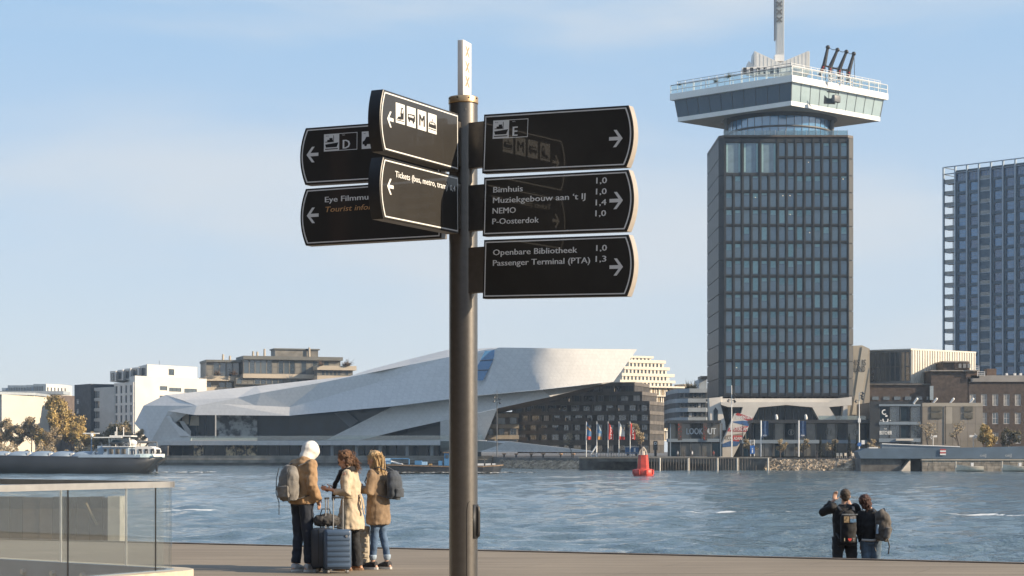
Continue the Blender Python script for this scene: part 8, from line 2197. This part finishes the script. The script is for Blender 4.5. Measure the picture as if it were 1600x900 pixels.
def person_hooded():
    d = 25.7; yaw = R(-40)          # faces right and slightly away
    fg = Figure('person', 'hooded man in a tan jacket and dark jeans with a grey backpack, hands in pockets', 472, 893, d, yaw, 1.80)
    J = stand(.085, .04); J.update(neck=(0, .06, 1.47), head=(0, .145, 1.575), elR=(.26, -.07, 1.15), wrR=(.21, .08, .96), elL=(-.26, -.07, 1.15), wrL=(-.21, .08, .96), toeR=(.1, 1, 0), toeL=(-.15, 1, 0), ankleR=(.10, .03, .085), ankleL=(-.08, -.04, .085))
    fg.body(J, hands=[(J['wrR'], (0, .4, -1), (0, 1, .2), .4), (J['wrL'], (0, .4, -1), (0, 1, .2), .4)], head_dir=(0, .85, -.55))
    trousers(fg, J, fabric('dark_denim', (.018, .024, .038)), 0.004, .11)
    shoes(fg, J, fabric('white_sneaker', (.50, .50, .50), .25), mat('sole_white', (.65, .64, .6), .7))
    jm = fabric('tan_jacket', (.33, .205, .105), .12, 6)
    fg.cloth('jacket', [([(0, .0, .92), (0, -.01, 1.08), (0, .01, 1.28), (0, .03, 1.42), (0, .06, 1.50)], [(.20, .165), (.20, .16), (.215, .165), (.19, .13), (.10, .09)]),
                        ([(-.16, .02, 1.42), J['elL'], (-.215, .07, .95)], [.085, .075, .072]), ([(.16, .02, 1.42), J['elR'], (.215, .07, .95)], [.085, .075, .072])], jm, .012, .014, .09, seed=3)
    fg.cloth('jacket_hem', [([(0, .0, .90), (0, .0, .95)], [(.19, .155), (.195, .16)])], jm, .012, .004)
    hm = fabric('white_hood', (.66, .64, .60), .05, 8)
    hd = fg.hc / fg.h
    fg.cloth('hood', [([(0, .03, 1.44), (0, .06, 1.50), hd + Vector((0, -.01, .0))], [(.085, .085), (.09, .095), (.10, .11)])], hm, .011, .006, .08, blobs=[(hd + Vector((0, .01, .04)), (.118, .142, .135), fg.HM)], seed=5)
    # dark opening of the hood so the face sits inside
    # backpack: a thing of its own, worn on the back
    bp = empty('backpack', wloc(fg.r) + Matrix.Rotation(yaw, 3, 'Z') @ Vector((0, -.235, .98)), 'grey rolled hiking backpack worn by the hooded man', 'backpack', None, yaw)
    gm = fabric('grey_canvas', (.20, .185, .165), .2, 7)
    o = organic('pack', [([(0, 0, .0), (0, -.02, .16), (0, -.01, .34), (0, .03, .46)], [(.155, .10), (.17, .125), (.16, .11), (.11, .07)])], gm, bp, .012, (), 3, .012, .1)
    organic('front_pocket', [([(0, -.11, .04), (0, -.125, .2)], [(.11, .05), (.11, .045)])], gm, bp, .012, (), 3, .008, .08)
    for s_ in (-1, 1):
        b = MB(); b.tube([(s_ * .12, .04, .47), (s_ * .125, .20, .515), (s_ * .125, .36, .43), (s_ * .16, .36, .26), (s_ * .20, .22, .08), (s_ * .14, .02, .02)], [(.016, .006)] * 6, 6); me = b.mesh('strap', M_DARK); q = bpy.data.objects.new('strap', me); COL.objects.link(q); q.parent = bp
        b = MB(); b.tube([(s_ * .1, -.10, .44), (s_ * .105, -.142, .3), (s_ * .105, -.15, .1), (s_ * .1, -.10, -.03)] + ([(s_ * .1, -.10, -.2)] if s_ < 0 else []), .006, 5); me = b.mesh('compression_strap', M_DARK); q = bpy.data.objects.new('compression_strap', me); COL.objects.link(q); q.parent = bp
    return fg

def hair_mass(fg, name, m, blobs, chains, strands, seed, col, curl=.0, disp=.016, ds=.035):
    rs = random.Random(seed)
    o = organic(name, chains, m, fg.r, .010, blobs, 2, disp, ds)
    b = MB()
    for p0, p1, n, sp in strands:
        p0, p1 = Vector(p0), Vector(p1)
        for _ in range(n):
            a = p0 + Vector((rs.gauss(0, sp), rs.gauss(0, sp), rs.gauss(0, sp * .6))); c = p1 + Vector((rs.gauss(0, sp), rs.gauss(0, sp), rs.gauss(0, sp)))
            pts = []
            for k in range(6):
                t = k / 5; q = a.lerp(c, t); w = curl * math.sin(t * 14 + rs.random()); pts.append(q + Vector((w, curl * math.cos(t * 13 + rs.random()), 0)) + Vector((rs.gauss(0, .004), rs.gauss(0, .004), 0)))
            b.tube(pts, [.004, .006, .006, .005, .004, .0015], 4)
    me = b.mesh('hair_strands', m); q = bpy.data.objects.new('hair_strands', me); COL.objects.link(q); q.parent = o; q['kind'] = 'stuff'
    return o

def person_trench():
    d = 25.9; yaw = R(78)            # faces left
    fg = Figure('person', 'curly haired woman in a beige belted trench coat looking at her phone', 548, 890, d, yaw, 1.66)
    J = stand(.075, .03); J.update(head=(0, .085, 1.60), neck=(0, .045, 1.48), elL=(-.25, -.01, 1.13), wrL=(-.17, .25, 1.18), elR=(.24, .04, 1.13), wrR=(.10, .28, 1.17), ankleL=(-.07, .05, .085), ankleR=(.10, -.07, .085), kneeL=(-.07, .05, .5), kneeR=(.10, -.03, .5))
    fg.body(J, hands=[(J['wrL'], (.35, 1, .2), (0, 0, 1), .7), (J['wrR'], (-.35, 1, .1), (0, 0, 1), .7)], head_dir=(0, .9, -.4))
    trousers(fg, J, fabric('black_trousers', (.012, .013, .016)), .022, .06, .010, seed=4)
    shoes(fg, J, fabric('brown_shoe', (.28, .14, .07), .2), mat('sole_brown', (.2, .12, .07), .7))
    cm = fabric('beige_trench', (.47, .385, .27), .07, 6)
    fg.cloth('coat', [([(0, .0, .60), (0, .0, .80), (0, 0, 1.0), (0, -.01, 1.07), (0, .0, 1.25), (0, .02, 1.38), (0, .03, 1.47)], [(.235, .20), (.215, .185), (.18, .15), (.165, .135), (.195, .15), (.18, .125), (.09, .085)]),
                      ([(-.16, .01, 1.40), (-.25, -.02, 1.14), (-.19, .18, 1.15)], [.078, .072, .060]), ([(.16, .01, 1.40), (.24, .02, 1.14), (.13, .22, 1.14)], [.078, .072, .060])], cm, .012, .013, .085, seed=8)
    fg.cloth('collar', [([(-.09, .0, 1.49), (0, -.05, 1.50), (.09, .0, 1.49)], [.035, .04, .035])], cm, .010, .004)
    fg.cloth('belt', [([(0, -.005, 1.045), (0, -.005, 1.085)], [(.178, .148), (.178, .148)])], fabric('belt_beige', (.44, .35, .23), .08), .010, .003)
    b = MB(); b.tube([(-.05, -.16, 1.06), (-.07, -.19, .95), (-.06, -.215, .78)], [(.02, .006)] * 3, 6); b.tube([(-.05, -.16, 1.06), (-.01, -.185, .97), (-.02, -.20, .86)], [(.02, .006)] * 3, 6); fg.local('belt_tail', b, fabric('belt_beige', (.44, .35, .23), .08))['kind'] = 'stuff'
    # black scarf
    fg.cloth('scarf', [([(-.10, -.02, 1.47), (0, -.08, 1.50), (.10, -.02, 1.47), (.05, .12, 1.44), (-.06, .13, 1.43), (-.10, -.02, 1.47)], [.045] * 6), ([(-.05, .14, 1.42), (-.07, .22, 1.25), (-.08, .24, 1.02)], [(.06, .025), (.075, .03), (.06, .02)])], fabric('black_scarf', (.012, .012, .015)), .011, .008, .05, seed=2)
    hc = fg.hc; hm = mat('curly_brown_hair', (.15, .075, .035), .55, var=.45, scale=22, bump=.5, bscale=120)
    hair_mass(fg, 'hair', hm, [(hc + fg.up * .05 - fg.hd * .025, (.098, .108, .098), fg.HM), (hc - fg.hd * .07 - fg.up * .04, (.10, .075, .11), fg.HM), (hc - fg.up * .06 - fg.hd * .05 - fg.rt * .06, (.05, .05, .08), fg.HM), (hc - fg.up * .06 - fg.hd * .05 + fg.rt * .06, (.05, .05, .08), fg.HM)],
              [], [(hc + fg.up * .08 - fg.hd * .04, hc - fg.up * .15 - fg.hd * .11, 260, .042)], 4, None, .014)
    b = MB()
    for s_ in (-1, 1): b.tube([hc + fg.hd * .09 + fg.up * .016 + fg.rt * s_ * (.03 + .021 * math.cos(a * .7)) + fg.up * .02 * math.sin(a * .7) for a in range(10)], .003, 4)
    fg.local('glasses', b, M_BLACK)['kind'] = 'stuff'
    # phone held in both hands
    M = Matrix.Rotation(yaw, 3, 'Z'); w = wloc(fg.r) + M @ (Vector((-.02, .36, 1.20)) * fg.h)
    ph = empty('phone', w, 'dark smartphone held by the curly haired woman', 'phone', None, yaw)
    b = MB(); b.cbox((0, 0, 0), (.075, .15, .010), .003, rot=Euler((R(35), 0, 0)).to_matrix()); me = b.mesh('case', M_BLACK); q = bpy.data.objects.new('case', me); COL.objects.link(q); q.parent = ph
    b = MB(); b.box((0, -.004, .0062), (.066, .138, .002), rot=Euler((R(35), 0, 0)).to_matrix()); me = b.mesh('screen', mat('phone_screen', (.05, .08, .11), .15)); q = bpy.data.objects.new('screen', me); COL.objects.link(q); q.parent = ph
    return fg

def person_blonde():
    d = 26.2; yaw = R(62)
    fg = Figure('person', 'blonde long haired woman in a brown wool coat, cuffed jeans and sneakers', 591, 893, d, yaw, 1.66)
    J = stand(.07, .03); J.update(head=(0, .07, 1.60), elL=(-.23, .0, 1.13), wrL=(-.10, .24, 1.20), elR=(.23, .02, 1.13), wrR=(.08, .25, 1.18), ankleL=(-.07, .05, .085), ankleR=(.10, -.09, .085), kneeR=(.095, -.02, .5), toeR=(.25, 1, 0))
    fg.body(J, hands=[(J['wrL'], (.5, .7, .5), (0, 0, 1), .8), (J['wrR'], (-.5, .7, .5), (0, 0, 1), .8)], head_dir=(-.1, .95, -.25))
    trousers(fg, J, fabric('blue_jeans', (.075, .13, .22), .25, 5), .0, .20, .009, .012, seed=7)
    for sd in ('L', 'R'):
        a = J['ankle' + sd]; fg.cloth('jeans_cuff', [([(a[0], a[1], .175), (a[0], a[1], .215)], [.058, .058])], fabric('cuff_pale', (.30, .38, .47), .1), .010, .003)
    shoes(fg, J, fabric('black_canvas_shoe', (.03, .03, .033), .4), mat('sole_white', (.65, .64, .6), .7))
    cm = fabric('brown_wool_coat', (.22, .15, .09), .16, 10)
    fg.cloth('coat', [([(0, .0, .66), (0, .0, .85), (0, 0, 1.05), (0, .0, 1.25), (0, .02, 1.38), (0, .03, 1.46)], [(.205, .175), (.205, .175), (.195, .155), (.20, .15), (.18, .125), (.09, .085)]),
                      ([(-.16, .01, 1.40), (-.235, .0, 1.14), (-.13, .19, 1.18)], [.078, .072, .060]), ([(.16, .01, 1.40), (.235, .02, 1.14), (.11, .20, 1.17)], [.078, .072, .060])], cm, .012, .012, .09, seed=11)
    hc = fg.hc; hm = mat('blonde_hair', (.52, .36, .18), .45, var=.4, scale=26, bump=.5, bscale=120, stretch=(1, 1, .15))
    hair_mass(fg, 'hair', hm, [(hc + fg.up * .05 - fg.hd * .02, (.09, .105, .092), fg.HM), (hc - fg.hd * .055 - fg.up * .05, (.085, .06, .10), fg.HM)],
              [([hc - fg.hd * .06, hc - fg.hd * .09 - Vector((0, 0, .16)), hc - fg.hd * .12 - Vector((0, 0, .34))], [(.085, .05), (.095, .045), (.06, .025)])],
              [(hc + fg.up * .06 - fg.hd * .05, hc - fg.hd * .12 - Vector((0, 0, .42)), 420, .046)], 9, None, .004, .008)
    bp = empty('backpack', wloc(fg.r) + Matrix.Rotation(yaw, 3, 'Z') @ Vector((.02, -.24, .98)), 'dark blue grey backpack hanging on the back of the blonde woman', 'backpack', None, yaw)
    nm = fabric('slate_nylon', (.045, .055, .07), .2, 7)
    organic('pack', [([(0, 0, .0), (0, -.02, .15), (0, -.01, .30), (0, .03, .38)], [(.13, .085), (.145, .10), (.135, .09), (.09, .06)])], nm, bp, .012, (), 3, .010, .1)
    organic('front_pocket', [([(0, -.09, .03), (0, -.10, .15)], [(.10, .045), (.10, .04)])], nm, bp, .012, (), 3, .006, .08)
    for s_ in (-1, 1):
        b = MB(); b.tube([(s_ * .1, .06, .40), (s_ * .115, .18, .45), (s_ * .12, .32, .39), (s_ * .15, .38, .24), (s_ * .19, .22, .08), (s_ * .12, .02, .02)], [(.016, .006)] * 6, 6); me = b.mesh('strap', nm); q = bpy.data.objects.new('strap', me); COL.objects.link(q); q.parent = bp

def person_camera():
    d = 30.2; z = -.70
    fg = Figure('person', 'man in black seen from behind, one arm raised to his head, at the water edge', 1320, 936, d, R(4), 1.77, z)
    J = stand(.10, .02); J.update(head=(.01, .02, 1.60), elL=(-.335, .10, 1.345), wrL=(-.135, .17, 1.54), shL=(-.19, .02, 1.43), elR=(.30, .10, 1.18), wrR=(.16, .26, 1.42), hipL=(-.10, 0, .92), ankleL=(-.13, 0, .085), ankleR=(.15, .02, .085), kneeL=(-.12, .02, .5), kneeR=(.13, .03, .5))
    fg.body(J, hands=[(J['wrL'], (.3, .3, 1), (1, 0, 0), .5), (J['wrR'], (-.3, .3, 1), (-1, 0, 0), .5)], head_dir=(.05, 1, .05))
    trousers(fg, J, fabric('black_grey_trousers', (.014, .016, .02), .3, 5), .008, .08, .012, -.006, seed=9)
    shoes(fg, J, M_BLACK, M_BLACK)
    cm = fabric('black_jacket', (.010, .010, .012), .3, 8)
    fg.cloth('jacket', [([(0, 0, .82), (0, 0, .98), (0, -.01, 1.2), (0, .0, 1.38), (0, .01, 1.48)], [(.19, .15), (.185, .14), (.205, .145), (.19, .12), (.08, .075)]),
                        ([J['shL'], J['elL'], (-.18, .17, 1.50)], [.085, .075, .055]), ([(.17, .01, 1.42), J['elR'], (.18, .23, 1.36)], [.082, .07, .055])], cm, .012, .012, .09, seed=13)
    hm = mat('short_dark_hair', (.06, .04, .025), .6, var=.4, scale=25, bump=.4, bscale=120)
    organic('hair', [], hm, fg.r, .009, [(fg.hc + fg.up * .045 - fg.hd * .015, (.084, .098, .088), fg.HM), (fg.hc - fg.hd * .045 + fg.up * .0, (.072, .055, .075), fg.HM)], 2, .006, .03)
    bp = empty('backpack', (X(1320.5, d), d - .27, z + 1.00), 'black backpack with pale printed patches worn by the man with the raised arm', 'backpack', None, R(4))
    nm = fabric('black_nylon', (.008, .008, .009), .3, 8)
    o = organic('pack', [([(0, 0, -.10), (0, -.02, .1), (0, -.01, .30), (0, .03, .38)], [(.125, .085), (.135, .10), (.13, .09), (.09, .06)])], nm, bp, .012, (), 3, .006, .1)
    def patch(nm_, x, z_, w, h, col, rot=0):
        b = MB(); b.box((x, -.122, z_), (w, .006, h)); me = b.mesh(nm_, mat('patch_' + nm_, col, .6, var=.5, scale=25)); q = bpy.data.objects.new(nm_, me); COL.objects.link(q); q.parent = bp
    patch('tan_patch', -.055, .265, .085, .10, (.25, .18, .10)); patch('blue_patch', .05, .245, .10, .055, (.10, .20, .33)); patch('white_patch', .045, .295, .09, .04, (.26, .25, .25)); patch('top_band', 0, .345, .25, .018, (.16, .18, .2))
    for t, x, col in (('I', -.085, (.5, .45, .3)), ('T', .065, (.35, .35, .35))):
        me = text_mesh(t, .05, .03, 0, 0, 'CENTER'); me.materials.clear(); me.materials.append(mat('print_' + t, col, .6)); q = bpy.data.objects.new('print_letter', me); COL.objects.link(q); q.parent = bp; q.location = (x, -.112, -.08)
    b = MB(); hp = [(16 * math.sin(a) ** 3, 13 * math.cos(a) - 5 * math.cos(2 * a) - 2 * math.cos(3 * a) - math.cos(4 * a)) for a in [k * 2 * math.pi / 20 for k in range(20)]]
    b.prism([(u * .0019, -.112, -.055 + v * .0019) for u, v in hp], (0, -.004, 0)); me = b.mesh('print_heart', mat('heart_red', (.55, .05, .04), .6)); q = bpy.data.objects.new('print_heart', me); COL.objects.link(q); q.parent = bp
    for s_ in (-1, 1):
        b = MB(); b.tube([(s_ * .1, .05, .40), (s_ * .12, .17, .46), (s_ * .13, .36, .36), (s_ * .14, .36, .12), (s_ * .12, .05, -.05)], [(.025, .007)] * 5, 6); me = b.mesh('strap', M_DARK); q = bpy.data.objects.new('strap', me); COL.objects.link(q); q.parent = bp

def person_leaning():
    d = 30.1; z = -.70
    fg = Figure('person', 'person in black jacket and blue jeans leaning their head left, at the water edge', 1361, 936, d, R(-14), 1.68, z)
    J = stand(.085, .02); J.update(head=(-.09, .04, 1.585), neck=(-.03, .02, 1.475), elL=(-.20, -.01, 1.14), wrL=(-.16, .06, .88), elR=(.20, .05, 1.15), wrR=(.12, .22, 1.0), ankleL=(-.06, 0, .085), ankleR=(.12, .02, .085))
    J['head_up'] = (-.35, 0, 1)
    fg.body(J, hands=[(J['wrL'], (.1, .1, -1), (0, 1, 0), .5), (J['wrR'], (-.5, 1, -.2), (0, 0, 1), .5)], head_dir=(-.1, 1, .0))
    trousers(fg, J, fabric('mid_blue_jeans', (.09, .14, .20), .3, 5), 0, .08, .008, .004, seed=15)
    shoes(fg, J, M_BLACK, M_BLACK)
    cm = fabric('black_jacket', (.010, .010, .012), .3, 8)
    fg.cloth('jacket', [([(0, 0, .93), (0, 0, 1.05), (0, -.01, 1.22), (0, .0, 1.37), (-.02, .01, 1.47)], [(.165, .125), (.165, .125), (.185, .13), (.17, .115), (.08, .075)]),
                        ([(-.16, .01, 1.39), J['elL'], (-.165, .05, .93)], [.075, .065, .05]), ([(.16, .01, 1.39), J['elR'], (.13, .18, 1.03)], [.075, .065, .05])], cm, .012, .010, .09, seed=17)
    b = MB(); b.tube([(-.14, -.115, .93), (0, -.135, .925), (.15, -.1, .93)], [(.012, .018)] * 3, 8); fg.local('shirt_hem', b, fabric('shirt_white', (.5, .48, .45), .1))
    hm = mat('dark_red_hair', (.07, .028, .02), .5, var=.5, scale=30, bump=.5, bscale=120)
    hair_mass(fg, 'hair', hm, [(fg.hc + fg.up * .045 - fg.hd * .02, (.10, .108, .10), fg.HM), (fg.hc - fg.hd * .05 - fg.up * .03, (.088, .06, .085), fg.HM)], [], [(fg.hc + fg.up * .06 - fg.hd * .05, fg.hc - fg.up * .10 - fg.hd * .07, 50, .045)], 22, None, .012)
    bp = empty('backpack', (X(1376.5, d), d - .20, z + .93), 'grey brown hiking backpack hanging on the right shoulder of the leaning person', 'backpack', None, R(-20)); bp.scale = (.86, .9, .9)
    nm = fabric('brown_nylon', (.085, .075, .065), .25, 7)
    organic('pack', [([(-.03, 0, .0), (.01, -.02, .18), (-.02, -.01, .40), (-.09, .02, .52)], [(.12, .09), (.155, .11), (.15, .10), (.09, .06)])], nm, bp, .012, (), 3, .012, .1)
    organic('side_pocket', [([(.07, -.08, .04), (.09, -.09, .24)], [(.07, .04), (.07, .035)])], fabric('grey_nylon', (.13, .125, .12), .2), bp, .012, (), 3, .006, .08)
    b = MB(); b.tube([(-.10, -.10, .12), (-.085, -.11, .28)], .025, 10); me = b.mesh('water_bottle', mat('bottle_blue', (.35, .48, .62), .3)); q = bpy.data.objects.new('water_bottle', me); COL.objects.link(q); q.parent = bp
    for pts in ([(.09, -.05, .02), (.12, -.07, -.10), (.10, -.07, -.24)], [(-.13, .0, .0), (-.16, -.05, -.12), (-.13, -.06, -.2)], [(.14, 0, .2), (.2, 0, .18)]):
        b = MB(); b.tube(pts, [(.013, .005)] * len(pts), 5); me = b.mesh('loose_strap', M_DARK); q = bpy.data.objects.new('loose_strap', me); COL.objects.link(q); q.parent = bp
    for s_ in (-1, 1):
        b = MB(); b.tube([(s_ * .1 - .08, .03, .50), (s_ * .1 - .12, .14, .56), (s_ * .11 - .14, .28, .40), (s_ * .12 - .14, .26, .15), (s_ * .1 - .05, .02, .02)], [(.025, .007)] * 5, 6); me = b.mesh('strap', M_DARK); q = bpy.data.objects.new('strap', me); COL.objects.link(q); q.parent = bp

# ---------------------------------------------------------------- luggage
def suitcase(label, px, d, yaw, W, H, T, shell_m, handle_h, ridges=7, group='suitcases of the three travellers'):
    r = empty('suitcase', (X(px, d), d, 0), label, 'suitcase', group, yaw); z0 = .055
    def L(name, b, m, p=None):
        me = b.mesh(name, m); o = bpy.data.objects.new(name, me); COL.objects.link(o); o.parent = p or r; return o
    b = MB(); b.cbox((0, 0, z0 + H / 2), (W, T, H), .035); sh = L('shell', b, shell_m)
    for k in range(ridges):
        z = z0 + H * (k + .8) / (ridges + .6)
        for s_ in (-1, 1):
            b = MB(); b.cbox((0, s_ * (T / 2 + .002), z), (W * .86, .012, H / ridges * .62), .005); L('ridge', b, shell_m, sh)
    b = MB(); b.box((0, 0, z0 + H / 2), (W + .004, .008, H * .94)); L('zip', b, M_BLACK, sh)
    b = MB(); b.tube([(-.06, 0, z0 + H), (-.055, 0, z0 + H + .022), (.055, 0, z0 + H + .022), (.06, 0, z0 + H)], .009, 8); L('top_handle', b, M_BLACK)
    for s_ in (-1, 1):
        b = MB(); b.tube([(s_ * .065, -T * .32, z0 + H - .02), (s_ * .065, -T * .32, z0 + H + handle_h)], .009, 8, smooth=True); L('telescopic_rod', b, M_STEEL)
    b = MB(); b.cbox((0, -T * .32, z0 + H + handle_h), (.17, .028, .028), .008); L('grip', b, M_DARK)
    b = MB(); b.tube([(W * .30, T / 2 + .01, z0 + H * .83), (W * .30, T / 2 + .018, z0 + H * .83)], .018, 14); L('badge', b, M_STEEL, sh)
    b = MB(); b.tube([(W * .30, -T / 2 - .01, z0 + H * .83), (W * .30, -T / 2 - .018, z0 + H * .83)], .018, 14); L('badge', b, M_STEEL, sh)
    for sx in (-1, 1):
        for sy in (-1, 1):
            c = (sx * (W / 2 - .05), sy * (T / 2 - .04)); b = MB(); b.tube([(c[0] - .014, c[1], .028), (c[0] + .014, c[1], .028)], .028, 14); w = L('wheel', b, mat('wheel_grey', (.30, .29, .28), .6))
            b = MB(); b.cbox((c[0], c[1], .058), (.045, .05, .03), .006); L('wheel_fork', b, M_BLACK, w)
    return r
def build_luggage():
    suitcase('blue ribbed cabin suitcase standing in front of the woman in the trench coat', 527, 25.35, R(14), .36, .54, .22, mat('shell_blue', (.052, .085, .14), .35, var=.06, spec=.6), .43)
    suitcase('dark navy suitcase with an extended handle, left behind the blue one', 503, 25.62, R(80), .34, .55, .22, mat('shell_navy', (.035, .042, .055), .4, var=.1), .40)
    suitcase('pale beige suitcase half hidden behind the legs of the woman in the trench coat', 558, 26.35, R(5), .36, .55, .22, mat('shell_beige', (.50, .44, .35), .4, var=.05), .02)
    bm_ = mat('patterned_black_bag', (.10, .095, .09), .8, var=.9, scale=14, col2=(.006, .006, .007))
    r = empty('handbag', (X(509, 25.6), 25.6, .61), 'black patterned soft bag lying on top of the navy suitcase', 'bag')
    organic('bag_body', [([(-.11, 0, .09), (0, 0, .10), (.12, 0, .09)], [.075, .095, .08])], bm_, r, .011, (), 2, .012, .05)
    b = MB(); b.tube([(-.08, 0, .15), (-.05, 0, .25), (.05, 0, .25), (.08, 0, .15)], .008, 6); me = b.mesh('bag_handle', M_BLACK); q = bpy.data.objects.new('bag_handle', me); COL.objects.link(q); q.parent = r
person_hooded(); person_trench(); person_blonde(); person_camera(); person_leaning(); build_luggage()
# ================================================================ air
def build_haze():
    m = bpy.data.materials.new('river_haze'); m.use_nodes = True; n = m.node_tree.nodes; l = m.node_tree.links; n.clear()
    o = n.new('ShaderNodeOutputMaterial'); v = n.new('ShaderNodeVolumePrincipled')
    v.inputs['Color'].default_value = (0.62, 0.80, 1.0, 1); v.inputs['Density'].default_value = HAZE; v.inputs['Anisotropy'].default_value = 0.2
    l.new(v.outputs[0], o.inputs['Volume'])
    b = MB(); b.box((0, 500, 66), (5200, 1500, 146))
    h = b.build('haze', m, origin=(0, 0, 0)); tag(h, kind='stuff'); h['label'] = 'thin pale haze over the river and the far bank'
    h.display_type = 'WIRE'
HAZE = 0.00013
build_haze()
